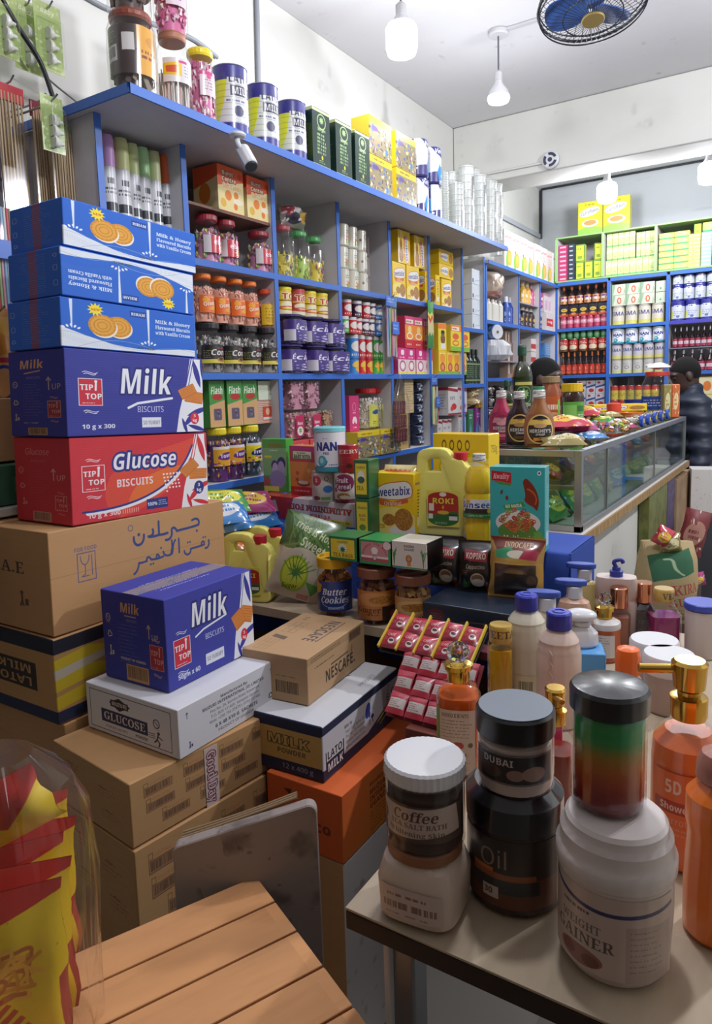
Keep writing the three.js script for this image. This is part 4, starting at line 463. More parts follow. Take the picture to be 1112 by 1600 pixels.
{
const t=thing('back_shelf','blue edged shelf across the back wall filled with bottles and tins','shelf');
part(t,'back_panel',mbox(XB[0],.02,BW,XB[4],2.34,BW+.012),LAM);XB.forEach((x,i)=>upright(t,BW+.013,BZ,.02,2.34,x,.022,'x',BLUE));
for(let i=0;i<4;i++)for(const y of[.12,.8,...LB])board(t,BW+.013,BZ-.001,y,XB[i]+.0115,XB[i+1]-.0115,'x',i===2&&y===LB[2]?NAVY:BLUE,'shelf_board',.022);
const g=thing('green_shelf','pale green framed shelf of yellow boxes standing on the blue back shelf','shelf');
part(g,'back_panel',mbox(XG[0],2.362,BW,XG[4],2.72,BW+.01),LAM);XG.forEach((x)=>upright(g,BW+.011,BZ,2.375,2.707,x,.016,'x',GREENM));
for(const y of[2.376,2.72]){const b=part(g,'frame_board',mbox(XG[0]-.008,y-.013,BW+.011,XG[4]+.008,y,BZ),GREENM);void b;}
}
const kBox=(name,cat,F,d=.5,fin='card',b=.012)=>new Kind(name,cat,()=>{const r=F.u0!==undefined?F:F.f;return mesh(name,cbox(1,1,d,F,b),print(r.a,fin));});
const faces=(f,s)=>{const q=sw(f.a,f.base);
return{f,b:f,l:s||q,r:s||q,t:q,u:q,x:q};};
const kCan=(name,cat,R,{top='#c9c9cc',lid,r=.5,fin='gloss',lidH=.1}={})=>new Kind(name,cat,()=>group((o)=>{
part(o,'can_body',loft([[0,r*.96],[.02,r],[lid?1-lidH:.98,r],[lid?1-lidH+.01:1,r*.97]],22,{R,crease:.5}),print(R.a,fin));
if(lid)part(o,'lid',loft([[1-lidH,r*1.03],[1-.02,r*1.03],[1,r*.97]],22),pm(lid,.4));
else part(o,'rim',loft([[.985,r*.97],[.992,r*1.02],[1.004,r*1.01],[1.004,r*.93],[.99,r*.92]],22,{capB:false}),metal(top,.3));
}));
const kJar=(name,cat,{lid,R,cols,s=.07,n=90,sq=2,la=[.2,.56],ang=1.15,kind='wrap',neck=.36,lidH=.13,fill=.68,shell=clear(),r=.5,lidW}={})=>new Kind(name,cat,()=>group((o)=>{
part(o,'jar_body',loft([[0,r*.92,r*.92,sq],[.02,r,r,sq],[.62,r,r,sq],[.74,r*.88,r*.88,sq],[.82,neck,neck,2],[.9,neck,neck,2]],26,{capT:false}),shell);
if(cols)part(o,'contents',sweets(n,r*.95,.02,fill,s,cols,{sq,kind}),vcol(.3,{clearcoat:.5}),STUFF);
if(R)part(o,'label',loft([[la[0],r*1.012,r*1.012,sq],[la[1],r*1.012,r*1.012,sq]],16,{R,a0:-ang,a1:ang}),print(R.a,'film'));
part(o,'lid',flute(lidW||neck*1.12,lidH,1-lidH,22),pm(lid,.38));
}));
const kBottle=(name,cat,rings,bodyMat,{R,la,ang=1.3,lr=1.02,cap,capR=.12,capY=.86,capH=.14,capMat}={})=>new Kind(name,cat,()=>group((o)=>{
part(o,'bottle_body',loft(rings,20),bodyMat);
if(R){const w=Math.max(...rings.map((q)=>q[1])),d=Math.max(...rings.map((q)=>q[2]??q[1])),q=rings[1][3]||2;part(o,'label',loft([[la[0],w*lr,d*lr,q],[la[1],w*lr,d*lr,q]],14,{R,a0:-ang,a1:ang}),print(R.a,'gloss'));}
part(o,'cap',cyl(capR,capH,capY,16,capR*.12),capMat||pm(cap,.4));
}));
const zAt=(px,x,py)=>PX(px,py,x).z;
function row(K,y,H,pa,pb,n,label,{x=-1.803,py=590,gap=.96,w,group:gp,d=1,ry=HALF,jig=.004,turn=.1}={}){
const za=zAt(pa,x,py),zb=n>1?zAt(pb,x,py):za,s=n>1?Math.abs(zb-za) / (n-1):w,ww=w||s*gap,out=[];
for(let i=0;i<n;i++){const L2=Array.isArray(label)?label[i]:label;out.push(K.put(x+rnd(-jig,jig),y,za+(n>1?(zb-za)*i / (n-1):0),ry+rnd(-turn,turn),[ww,H,ww*d],L2,n>1?gp||(Array.isArray(label)?undefined:label.split(' ').slice(0,6).join(' ')):gp));}
return out;
}
function rowX(K,y,H,x0,x1,n,label,{z=-5.91,gap=.95,w,d=1,turn=.12,group:gp}={}){const s=n>1?(x1-x0) / (n-1):w,ww=w||s*gap;for(let i=0;i<n;i++)K.put(n>1?x0+s*i:x0,y,z,rnd(-turn,turn),[ww,H,ww*d],label,n>1?gp||label.split(' ').slice(0,6).join(' '):gp);return ww;}
const art2=(w,h,f)=>L(2,w,h,f);
const twice=(w,h,f)=>art2(w*2,h,(p)=>{for(const k of[-.5,.5,1.5]){p.c.save();p.c.translate(k*w,0);f(new Pen(p.c,w,h));p.c.restore();}});
{
const cols=['#c79ad0','#c9cc8c','#c4cf94','#a8d49a','#c9cf9a','#d8683a'],tops=[[165,212,.044],[186,218,.052],[204,226,.045],[220,232,.047],[238,238,.046],[256,244,.046]];
cols.forEach((c,i)=>{const R=twice(90,170,(p)=>{p.bg('#d4d6d8').small(28,24,34,1,6,'#2a2c30',12).small(15,44,60,2,8,'#444',4).r(12,74,66,18,'#2f3338').small(20,100,50,4,10,'#666',3).el(45,150,30,14,c).poly([10,170,40,136,60,150,84,132,90,170],'#7d7566');});
const K=new Kind('spray_can','spray can',()=>group((o)=>{part(o,'can_body',loft([[0,.46],[.01,.5],[.7,.5],[.72,.49]],20,{R}),print(2,'gloss'));part(o,'cap',loft([[.72,.5],[.96,.485],[1,.42]],20),pm(c,.4));}));
const[px,py,w]=tops[i],z=zAt(px,-1.83,py);K.put(-1.83,LV[2],z,HALF+rnd(-.4,.4),[w,PX(px,py,-1.83).y-LV[2],w],['lilac capped air freshener can nearest the shelf end','thick air freshener can with a khaki green cap','slim air freshener can with a khaki green cap behind the thick one','air freshener can with a mint green cap','air freshener can with a pale green cap next to the orange one','air freshener can with an orange cap'][i],'air freshener cans');});
}
{
const soft=L(2,130,150,(p)=>p.bg('#d9562c').poly([0,70,130,40,130,150,0,150],'#e8d79a').t('Burst',50,24,22,'#e9dcc0',{st:'#7a2a1c',sw:5}).t('Centre',56,44,22,'#e9dcc0',{st:'#7a2a1c',sw:5}).t('Soft Candy',70,66,24,'#e0a848',{st:'#f0e0c0',sw:5,w:92}).el(50,96,17,17,'#d97a24').el(90,90,12,12,'#d97a24').el(86,128,10,12,'#d97a24').el(100,110,26,10,'#f0e6cc').el(24,124,14,15,'#dcae3c').el(112,22,10,10,'#c03a2c')),softS=L(2,130,150,(p)=>p.bg('#d9562c').poly([0,70,130,40,130,150,0,150],'#e8d79a').el(60,90,30,34,'#d97a24'));
const K=kBox('sweet_box','sweet box',faces(soft,softS),.8,'gloss'),s=zAt(361,-1.762,300),e=zAt(404,-1.762,300);
K.put(-1.822,2.193,s,HALF,[.135,.157,.15],'orange soft candy box with its brown side showing, left of its twin');K.put(-1.822,2.193,e,HALF,[.135,.152,.15],'orange soft candy box right beside its twin, against the blue edge');
const ebon=L(2,120,90,(p)=>p.bg('#b8243c').r(0,0,30,90,'#d0c8c8').t('ebon',76,34,34,'#ede4e2',{w:72}).star(84,66,24,13,8,'#e8d9cf').el(84,66,11,9,'#d9b23c'));
const J=kJar('sweet_jar','jar',{lid:'#8c2430',R:ebon,cols:['#c98aa8','#d9c46a','#7aa86a','#a86a9a','#d8d4d0','#7a3a5a'],s:.075,n:80});
row(J,LV[2],.165,322,352,2,'maroon lidded jar of mixed sweets with a red label under the orange boxes',{py:365});row(J,LV[2],.155,403,0,1,'maroon lidded sweet jar with a white tag, alone beside the blue upright',{py:385,w:.1});
row(J,LV[2],.15,380,0,1,'maroon lidded sweet jar standing at the back between the others',{py:385,w:.09,x:-1.95});
const con=L(2,120,100,(p)=>p.bg('#14110f').r(0,78,120,22,'#cfc24c').t('Cono',74,40,44,'#e0d8d0',{sk:-.15,w:84}).small(60,14,40,1,6,'#b8343c',7).small(8,30,24,5,9,'#8a8a4a',3).el(80,80,26,14,'#a8742c').el(74,76,12,8,'#3a1c10'));
row(kJar('coffee_sweet_jar','jar',{lid:'#1a1718',R:con,cols:['#8a8684','#4a4644','#c9c4be','#2a2422','#a89a88'],s:.07,n:100,fill:.72}),LV[1],.176,324,414,4,'black lidded jar of silver coffee sweets',{py:545,gap:.99});
const org=L(2,110,100,(p)=>p.bg('#d9641c').t('Orange',55,46,30,'#f0e2d4',{w:78,rot:-.2}).el(70,72,26,12,'#e0a020',-.2).el(30,28,16,14,'#e8a02c').small(20,10,60,1,6,'#f0c8a0',4));
row(kJar('orange_sweet_jar','jar',{lid:'#e0762c',R:org,cols:['#e3a48c','#e8b49c','#d98f78','#eac0a8'],s:.065,n:110,fill:.72,lidH:.1}),LV[1]+.1765,.168,317,389,4,'orange lidded jar of peach coloured orange sweets on the black jars',{py:475,gap:.95});
const yel=L(2,90,80,(p)=>p.bg('#dcb82c').small(14,14,60,4,12,'#a88414',6).el(46,64,28,10,'#c99a20'));
row(kJar('orange_sweet_jar','jar',{lid:'#d0502c',R:yel,cols:['#d99a84','#e0ac94','#c98870'],s:.07,n:90,la:[.08,.6],ang:1.4}),LV[1]+.1765,.15,415,0,1,'red-orange lidded jar with a plain yellow label beside the orange sweet jars',{py:480,w:.078});
const toff=[['#d9a02c','#5c2a78','Toons'],['#d9a02c','#5c2a78','Toons'],['#e6d42c','#20285c','Fresh']].map(([a,b,n])=>L(2,120,110,(p)=>{p.bg(a).r(0,0,120,16,'#e6e2da').cu([20,66,20,30,100,20,108,50,100,80,40,84,20,66],null,0,b).t(n,64,52,30,'#efe9ef',{w:68,rot:-.1});for(let i=0;i<16;i++)p.el(rnd(120),rnd(84,110),7,5,['#7a3a9a','#d9c43c','#b03a6c','#e9e0d8'][i%4]);}));
['orange labelled jar of purple wrapped toffees beside the red carton','orange labelled jar of purple wrapped toffees in the middle of its shelf','yellow labelled jar of silver blue sweets'].forEach((l,i)=>row(kJar('toffee_jar','jar',{lid:'#e0cc2c',R:toff[i],cols:i<2?['#5c2a6c','#c9bfc4','#d9a83c','#b5502c','#3a1c4a']:['#2c3a4c','#aab4bc','#6a7684','#d8dcdf'],s:.06,n:120,la:[.3,.66],fill:.74}),LV[0],.195,[338,362,389][i],0,1,l,{py:690,w:[.086,.088,.094][i],group:'toffee jars on the bottom shelf'}));
row(kJar('sweet_jar','jar',{lid:'#9a2430',cols:['#a8b83c','#4a5a2c','#d9dcc0','#788a34'],s:.06,n:110,fill:.76}),LV[0],.19,408,0,1,'dark red lidded jar of green sweets behind the yellow labelled jar',{py:690,w:.09,x:-1.94});
row(kJar('sweet_jar','jar',{lid:'#dccb2c',cols:['#2a2c30','#9a9ea4','#c9ccd0','#55585e'],s:.06,n:110,fill:.76}),LV[0],.195,428,0,1,'yellow lidded jar of black and silver sweets at the back by the upright',{py:690,w:.09,x:-1.94});
const fl=L(2,100,160,(p)=>p.bg('#3f8a3c').poly([0,84,100,66,100,160,0,160],'#c9a070').t('Flash',50,34,36,'#e6ecdc',{w:80,sk:-.15}).el(52,56,34,11,'#a8302c').rr(24,96,52,40,6,'#5a5064'));
const flK=new Kind('sweet_carton','sweet box',()=>group((o)=>{part(o,'carton',cbox(1,1,.7,faces(fl),.012),print(2,'gloss'));part(o,'window_sweets',moved(sweets(30,.2,0,.24,.045,['#8a7a9a','#b8b0c0','#5a4a6a','#a8a0a8'],{inner:false}),0,.15,.2),vcol(.3),STUFF);}));
row(flK,LV[0]+.1975,.168,331,383,3,'tall green sweet carton with a window, standing on the toffee jars',{py:625,turn:.03,gap:.9});
const tp=L(2,150,90,(p)=>{p.bg('#c9a08c');for(let i=0;i<26;i++)p.ln([0,i*4,150,i*4+rnd(-8,8)],i%2?'#b58674':'#dcbcaa',3);p.r(50,26,84,44,'#c0442c').el(92,44,18,14,'#e0b08c').r(50,66,84,12,'#dcd8d4').ro(50,26,84,52,'#a83a2c',3);}),wb=L(2,150,80,(p)=>p.bg('#d3dac4').t('502',110,40,40,'#3a3c38',{rot:HALF,n:1,w:50}).small(14,20,50,3,12,'#b0b8a0',3));
kBox('toothpick_box','box',faces(tp),.8,'film').put(-1.83,LV[0]+.1975,zAt(412,-1.8,640),HALF,[.108,.09,.1],'clear box of pink sticks with a red label under a pale green box');
kBox('pale_box','box',faces(wb),.8).put(-1.83,LV[0]+.2885,zAt(414,-1.8,610),HALF+.03,[.112,.075,.1],'pale green box lettered sideways on top of the clear stick box');
}
{
const bigBottle=(lid,cols)=>kJar('wrapped_jar','jar',{lid,cols,s:.07,n:60,fill:.5,neck:.33,lidH:.1,kind:'wrap'});
const L3=['red capped clear bottle of sweets wrapped in film beside the upright','first green capped clear bottle of green and yellow sweets wrapped in film','green capped clear bottle with a colourful band wrapped in film','green capped clear bottle almost empty at the end of the row'];
[['#9a2c34',['#d9c84c','#55606a','#9aa4ac']],['#3f9a4c',['#a8c44c','#d8d070','#7a9a4c']],['#3f9a4c',['#d9c43c','#b03a6c','#6aa8c0']],['#3f9a4c',['#b04a5a','#5a6ab0','#c0c4c8']]].forEach(([c,k],i)=>{const px=[441,466,489,512][i],z=zAt(px,-1.83,390),H=.215-i*.006;bigBottle(c,k).put(-1.83,LV[2],z,HALF,[.096,H,.096],L3[i],'film wrapped sweet bottles');part(scene.children[scene.children.length-1],'film_wrap',crumple([[.01,.52],[.25,.535],[.7,.535],[.8,.49],[.95,.45],[1.04,.39]],i*3+1,.035,36),film());});
const bag=L(2,140,80,(p)=>p.bg('#8a8478').r(10,10,70,30,'#d4d0cc').el(50,56,40,16,'#2c2a3c').el(100,50,26,18,'#c9a03c').el(20,30,16,20,'#a8404c').speck(20,'#e0dcd8',2,6));const b=solo('sweet_bag',pillow(.16,.09,.1,bag,{crinkle:.5,seed:5}),print(2,'film'),'shiny plastic bag of sweets lying on the capped bottles','bag',[-1.84,LV[2]+.265,zAt(455,-1.84,330)],HALF);b.rotation.x=-.25;
const tin=(c,r)=>twice(90,120,(p)=>p.bg(c).r(0,96,90,24,'#e0d8b0').t('TO',46,34,40,'#a8281c',{st:'#e8e0c0',sw:6}).el(46,74,30,16,'#e6dcb8').el(46,90,34,8,null,0,'#b03a2c',5).r(10,50,70,6,r));
const tY=kCan('biscuit_tin','tin',tin('#d9c02c','#6a4a20'),{lid:'#e6d428',fin:'gloss'}),tR=kCan('biscuit_tin','tin',tin('#a8443c','#d9b45c'),{lid:'#b0302c'});
[0,1,2,3].forEach((i)=>row(i===1?tR:tY,LV[1]+.238,.108,[442,462,481,499][i],0,1,i===1?'red biscuit tin between the yellow ones on the purple jars':'yellow biscuit tin standing on the purple jars',{py:475,w:.076,group:i===1?undefined:'yellow biscuit tins'}));
row(kCan('dark_tin','tin',twice(80,120,(p)=>p.bg('#2c2a26').r(0,70,80,50,'#c9b88a').el(40,60,24,20,'#d9d0b8')),{lid:'#d9c82c'}),LV[1]+.238,.1,511,0,1,'yellow lidded dark tin half hidden at the end of the tin row',{py:480,w:.07,x:-1.91});
const ec=L(2,130,110,(p)=>{p.bg('#3c2a72').r(0,52,40,58,'#c4bfc8').t('Éclairs',84,40,34,'#e4dfea',{w:84,sk:-.15}).small(74,14,36,1,6,'#c9b84c',5);for(let i=0;i<40;i++)p.el(rnd(46,130),rnd(62,110),4,3,['#8a80b8','#c9c4dc','#2a1c58'][i%3]);});
const EK=kJar('eclair_jar','jar',{lid:'#2c1f5c',R:ec,cols:['#3a2870','#6a5aa0','#b8b0d0','#241848'],s:.06,n:90,sq:4,la:[.1,.82],ang:1.5,neck:.44,lidH:.1,fill:.8});
row(EK,LV[1],.118,447,514,3,'purple jar of eclair sweets in the bottom row',{py:560,turn:.25});row(EK,LV[1]+.119,.118,449,511,3,'purple jar of eclair sweets stacked in the upper row',{py:520,turn:.25});
const mk=(cols,R)=>new Kind('sweet_tub','tub',()=>group((o)=>{part(o,'tub_body',loft([[0,.44,.3,6],[.03,.48,.34,6],[.9,.48,.34,6],[1,.46,.32,6]],28),clear());part(o,'contents',moved(sweets(80,.33,.04,.92,.075,cols,{sq:5,inner:true}).scale(1.35,1,.95),0,0,0),vcol(.35),STUFF);if(R)part(o,'label',moved(cbox(.46,.72,.004,R,.001),.06,.12,.346),print(2,'film'));}));
const lb=L(2,70,100,(p)=>p.bg('#b02a50').el(35,20,12,20,'#b02a50').t('ibon',35,38,22,'#efe4e8',{w:46}).el(35,74,26,22,'#e9dfe0').star(35,72,18,8,6,'#7a9a4c'));
const pk=['#c98a9a','#b06a8a','#8a9a6a','#d9b0a8','#a85a70'];
row(mk(pk,lb),LV[0]+.118,.12,456,482,2,'clear tub of pink sweets with a dark pink label, lower row',{py:650,gap:.98,turn:.03});row(mk(['#b08a6a','#9a7a8a','#8a9a5a','#c9a090']),LV[0]+.118,.118,508,0,1,'clear tub of brown and green sweets without a label',{py:650,w:.088});
row(mk(['#c08a9a','#b0708c','#d0b8b4','#9a5a70']),LV[0]+.239,.125,456,481,2,'clear tub of pink sweets on the upper row with a round white tag',{py:615,gap:.96,turn:.03});
const one=L(2,90,110,(p)=>p.bg('#b83a40').poly([34,20,56,12,56,110,32,110],'#d8d4d4').r(18,14,30,10,'#e6dcdc'));
row(kBox('red_carton','box',faces(one),.8),LV[0],.116,456,508,3,'red box with a white figure one under the pink sweet tubs',{py:690,turn:.02,gap:.94});
}
{
const rl=(i)=>twice(80,90,(p)=>{p.bg(i>2?'#d2c4c2':'#d6d2c2');if(i<2)p.star(46,62,22,8,7,'#c9603c').star(40,72,16,6,6,'#7a9a4c').small(28,26,32,2,8,'#5a7a5c',5);else p.el(52,30,16,10,null,0,i>2?'#8a3a44':'#8a8a84',4).el(20,44,5,6,'#7a7470').el(40,80,14,7,i>2?'#7a3038':'#a09a94');});
const K=[0,1,2,3].map((i)=>new Kind('paper_roll','paper roll',()=>group((o)=>{part(o,'roll_wrapper',cyl(.5,.985,0,22,.06,{R:rl(i)}),print(2,'film'));part(o,'core_end',cyl(.16,.012,.98,12,.005),pm('#b5aea2',.8));})));
const z=[534,548,563,578];for(let c=0;c<4;c++)for(let r=0;r<3;r++)row(K[c],LV[2]+r*.1,.1,z[c],0,1,['cream paper roll with an orange flower print, column by the blue upright','cream paper roll with a flower and green lettering, second column','plain cream paper roll with small grey marks, third column','cream paper roll with dark red oval marks, last column'][c],{py:400,w:.064,x:c===3?-1.87:-1.83,group:'paper rolls in stacked columns'});
const chip=(c,d)=>twice(70,160,(p)=>p.bg(c).r(0,0,70,12,'#d8d8da').el(35,44,26,22,'#e4dfd8').small(10,74,50,1,6,'#f0e8dc',9).el(30,116,20,12,'#e0b03c',-.4).el(42,140,20,12,'#d9a02c',.3).r(0,92,70,6,d));
const CC={blue:['#2f78c0','#1c4a8a'],red:['#b8242c','#8a1c24'],green:['#3f9a34','#2a6a28'],purple:['#3a1c3c','#8a4a2c'],black:['#1f2024','#6a6a70']},CK={},CSh={};
for(const k in CC){const R=chip(...CC[k]);CK[k]=kCan('crisp_tube','crisp tube',R,{lid:'#d9d4cc',lidH:.035,fin:'gloss'});CSh[k]=kCan('crisp_tube','crisp tube',sub(R,0,1,.4,1),{lid:'#d9d4cc',lidH:.07,fin:'gloss'});}
['black','blue','red','red','green','green'].forEach((k,i)=>row(CK[k],LV[1],.186,[538,551,563,574,583.5,592][i],0,1,'tall '+k+' crisp tube on the bottom row',{py:550,w:i<2?.062:.05,x:i===0?-1.89:-1.82,group:k==='red'||k==='green'?'tall '+k+' crisp tubes':undefined}));
['green','red','red','purple','purple','blue'].forEach((k,i)=>row(CSh[k],LV[1]+.187,.076,[537,548.5,558.5,569,578,588][i],0,1,'short '+k+' crisp tube in the middle row',{py:510,w:.049,group:k==='red'||k==='purple'?'short '+k+' tubes, middle row':undefined}));
['red','purple','red','purple','blue'].forEach((k,i)=>row(CSh[k],LV[1]+.264,.076,[541,556,569,579,589][i],0,1,'short '+k+' crisp tube in the top row',{py:485,w:.052,group:k==='red'||k==='purple'?'short '+k+' tubes, top row':undefined}));
const gl=L(2,120,120,(p)=>{p.bg('#d9c02c').r(0,22,120,98,'#8a7c58');for(let i=0;i<60;i++)p.el(rnd(120),rnd(24,120),rnd(3,8),rnd(2,5),['#c9b86a','#5c4a78','#4a3c2c','#d8d0b0','#3f6aa8'][i%5],rnd(3));p.small(20,8,90,1,6,'#8a7420',6).el(30,36,16,8,'#5a3a7c').r(84,86,14,18,'#3f78b8');});
A.goldPack=gl;row(kBox('sweet_multipack','multipack',faces(gl),.7,'film'),LV[0],.122,558,592,2,'yellow topped multipack of mixed sweets under the red lidded jars',{py:690,turn:.02,gap:.98});
const pb=L(2,90,160,(p)=>p.bg('#b82c66').el(45,50,16,18,null,0,'#d98aa8',3).small(30,74,32,1,6,'#e8c4d4',5).el(36,110,10,18,'#e6d0d8',.4).el(56,110,10,18,'#e6d0d8',-.4).small(34,140,30,1,6,'#e8c4d4',6));
kBox('pink_box','box',faces(pb),.6).put(-1.815,LV[0]+.123,zAt(550,-1.8,640),HALF,[.084,.168,.09],'tall dark pink box beside the red lidded jars');
const wj=L(2,80,120,(p)=>p.bg('#c4c85c').el(40,40,24,12,'#33508a',-.2).r(26,60,30,50,'#d8d04c').small(20,90,44,3,9,'#5a6a3c',4));
row(kJar('white_sweet_jar','jar',{lid:'#b8262c',R:wj,cols:['#dcd8cc','#e6e2d8','#cfcabc'],s:.05,n:180,kind:'pill',la:[.06,.6],ang:.7,fill:.74,neck:.38}),LV[0]+.123,.2,572,592,2,'red lidded big jar of white sweets',{py:630,x:-1.845,gap:.99});
}
{
const W=faces(A.weetF,A.weetS),WK=new Kind('cereal_box','cereal box',()=>mesh('cereal_box',cbox(1,1,.5,W,.01),print(1,'gloss'))),WS=new Kind('cereal_box','cereal box',()=>mesh('cereal_box',cbox(1,1,1.6,{...W,f:A.weetS,b:A.weetS,l:A.weetF,r:A.weetF},.01),print(1,'gloss')));
const WH=new Kind('cereal_box','cereal box',()=>mesh('cereal_box',moved(cbox(1,1,.5,W,.01).translate(0,-.5,0),0,.5,0,0,0,-HALF),print(1,'gloss'))),WF=new Kind('cereal_box','cereal box',()=>mesh('cereal_box',cbox(1,1,.7,faces(A.weetV),.01),print(1,'gloss')));
row(WK,LV[2],.18,615,636,2,'yellow wheat biscuit box standing upright in the lower row of the left pile',{py:440,turn:.02,gap:.97});row(WS,LV[2],.17,656,0,1,'yellow wheat biscuit box showing only its narrow side',{py:440,w:.062});
WH.put(-1.82,LV[2]+.181,zAt(618,-1.82,390),HALF,[.128,.165,.2],'yellow wheat biscuit box lying on its side, shining, top of the left pile');WH.put(-1.82,LV[2]+.181,zAt(643,-1.82,400),HALF,[.128,.165,.2],'yellow wheat biscuit box lying on its side beside the shining one');
row(WS,LV[2],.165,671,0,1,'yellow wheat biscuit box turned narrow side out, first of the right pile',{py:450,w:.058});row(WK,LV[2],.16,690,0,1,'yellow wheat biscuit box facing out in the right pile',{py:450,w:.125});row(WK,LV[2],.15,707,0,1,'yellow wheat biscuit box at the right end of the right pile',{py:450,w:.1,x:-1.86});
for(const[k,l]of[[0,'yellow wheat biscuit box lying flat, lower of two on the right pile'],[1,'yellow wheat biscuit box lying flat, topmost on the right pile']]){WF.put(-1.825,LV[2]+.166+k*.079,zAt(684,-1.83,420),HALF,[.19,.078,.14],l);WF.put(-1.87,LV[2]+.166+k*.079,zAt(704,-1.87,420),HALF,[.08,.076,.14],l.replace('box lying flat','short box end'));}
const c1=L(2,80,150,(p)=>p.bg('#c8304c').r(0,0,80,40,'#c23a70').r(8,14,64,20,'#e0d4c0').small(14,20,52,1,6,'#8a3a30',8).r(0,40,80,70,'#d9862c').el(40,62,16,18,'#e8c47a').el(40,92,24,14,null,0,'#ece0d0',6).r(0,112,80,38,'#b8242c').small(16,128,48,1,6,'#e8c4b0',8)),c2=L(2,80,130,(p)=>p.bg('#c02c74').rr(26,8,28,26,8,'#e6dcd8').small(14,42,52,1,6,'#e6c4d4',7).r(0,56,80,74,'#d9c4c0').el(40,88,24,24,null,0,'#9a3a70',7).el(40,88,15,14,'#e9dcd4').r(0,118,80,12,'#c9c04c'));
row(kBox('cereal_carton','cereal box',faces(c2),.8),LV[1],.135,618,660,4,'pink and cream baby cereal box in the lower row',{py:560,turn:.02});row(kBox('cereal_carton','cereal box',faces(c1),.8),LV[1]+.136,.165,629,658,3,'red and orange baby cereal box standing on the pink ones',{py:515,turn:.02,gap:.97});
const c3=L(2,80,150,(p)=>p.bg('#d9bf2c').r(0,0,80,36,'#d9782c').r(10,10,60,22,'#e8dcc4').small(16,17,48,1,6,'#8a3a30',8).el(40,66,26,18,'#c9562c').el(40,104,24,13,null,0,'#b8442c',6).r(0,124,80,26,'#7aa83c')),c4=L(2,80,130,(p)=>p.bg('#d9b82c').el(40,40,26,30,'#d98a2c').el(40,90,26,26,'#a8442c').el(40,90,16,16,'#c9845c').r(0,112,80,18,'#6a9a3c').small(14,10,52,1,6,'#e9e0b8',7)),c5=L(2,80,150,(p)=>p.bg('#d9c42c').r(0,0,80,30,'#d9782c').el(44,86,22,30,'#6a4632').el(44,58,18,20,'#7a5238').el(44,48,18,10,'#1c1614').r(22,110,46,30,'#dcdcd8'));
row(kBox('fruit_cereal_carton','cereal box',faces(c4),.8),LV[1],.135,681,715,4,'yellow baby cereal box with a red fruit picture, lower row',{py:560,turn:.02});
row(kBox('fruit_cereal_carton','cereal box',faces(c5),.8),LV[1]+.136,.155,682,0,1,'yellow baby cereal box with a figure on the front',{py:520,w:.09});row(kBox('fruit_cereal_carton','cereal box',faces(c3),.8),LV[1]+.136,.152,698,714,2,'yellow baby cereal box with a red bowl, upper row',{py:520,turn:.02,gap:.92});
const gb=L(2,90,44,(p)=>p.bg('#a88a50').small(14,16,54,1,6,'#5a4420',12).r(74,0,16,44,'#3a3428')),gbd=L(2,90,44,(p)=>p.bg('#c0aa80').small(14,10,60,3,10,'#8a744c',4));
const GB=kBox('coffee_box','coffee box',faces(gb),.9),GD=kBox('coffee_box','coffee box',faces(gbd),.9);
for(let i=0;i<3;i++)GB.put(-1.83,LV[0]+i*.062,zAt(627,-1.81,690),HALF,[.105,.061,.1],'gold coffee box lettered in brown in the pile behind the hanging chocolate bag','gold coffee boxes');for(let i=0;i<4;i++)GD.put(-1.83,LV[0]+.187+i*.05,zAt(633,-1.81,630),HALF,[.1,.049,.1],'tan coffee box in the upper part of the pile','tan coffee boxes');
const nv=L(2,90,60,(p)=>{p.bg('#1f2740');for(let i=0;i<16;i++)p.poly([rnd(90),rnd(60),rnd(90),rnd(60),rnd(90),rnd(60)],['#4a5a7a','#9aa4b8','#2c3858','#c9ced8'][i%4]);p.small(14,34,54,1,6,'#d8dce4',12);});
const NV=new Kind('sachet_bundle','sachet bundle',()=>mesh('sachet_bundle',moved(pillow(1,1,.9,nv,{crinkle:.35,seed:2,pow:.3,fin:0}),0,.5,0),print(2,'film')));for(let i=0;i<6;i++)for(let k=0;k<2;k++)NV.put(-1.83-k*.004,LV[0]+i*.058,zAt(651+k*14,-1.82,660),HALF,[.068,.062,.1],'navy and silver sachet bundle piled high behind the straw pack','navy sachet bundles');
const ml=L(2,70,120,(p)=>p.bg('#cfcac8').poly([0,0,70,10,70,22,0,14],'#8a2a34').t('NUV',30,46,20,'#3a3c44',{w:36,...SER}).el(40,84,18,14,'#b82c30').el(26,92,12,10,'#c03c3c').r(0,112,70,8,'#8a2a34')),mb=L(2,70,120,(p)=>p.bg('#c8c4c2').small(14,30,44,6,12,'#6a6468',3).r(0,0,70,12,'#8a2a34').el(20,90,4,12,'#8a2a34'));
const MK=kBox('milk_pack','milk pack',faces(ml,mb),.7,'gloss'),MB=kBox('milk_pack','milk pack',faces(mb),.9,'gloss');
row(MK,LV[0],.13,682,697,3,'small white milk pack with red berries on the bottom of the pile',{py:670,turn:.02});row(MB,LV[0],.15,711,0,1,'large white milk pack turned to its text side',{py:670,w:.1});row(MK,LV[0]+.152,.165,697,712,2,'large white milk pack with red berries on top of the pile',{py:620,gap:.94,turn:.03});
}
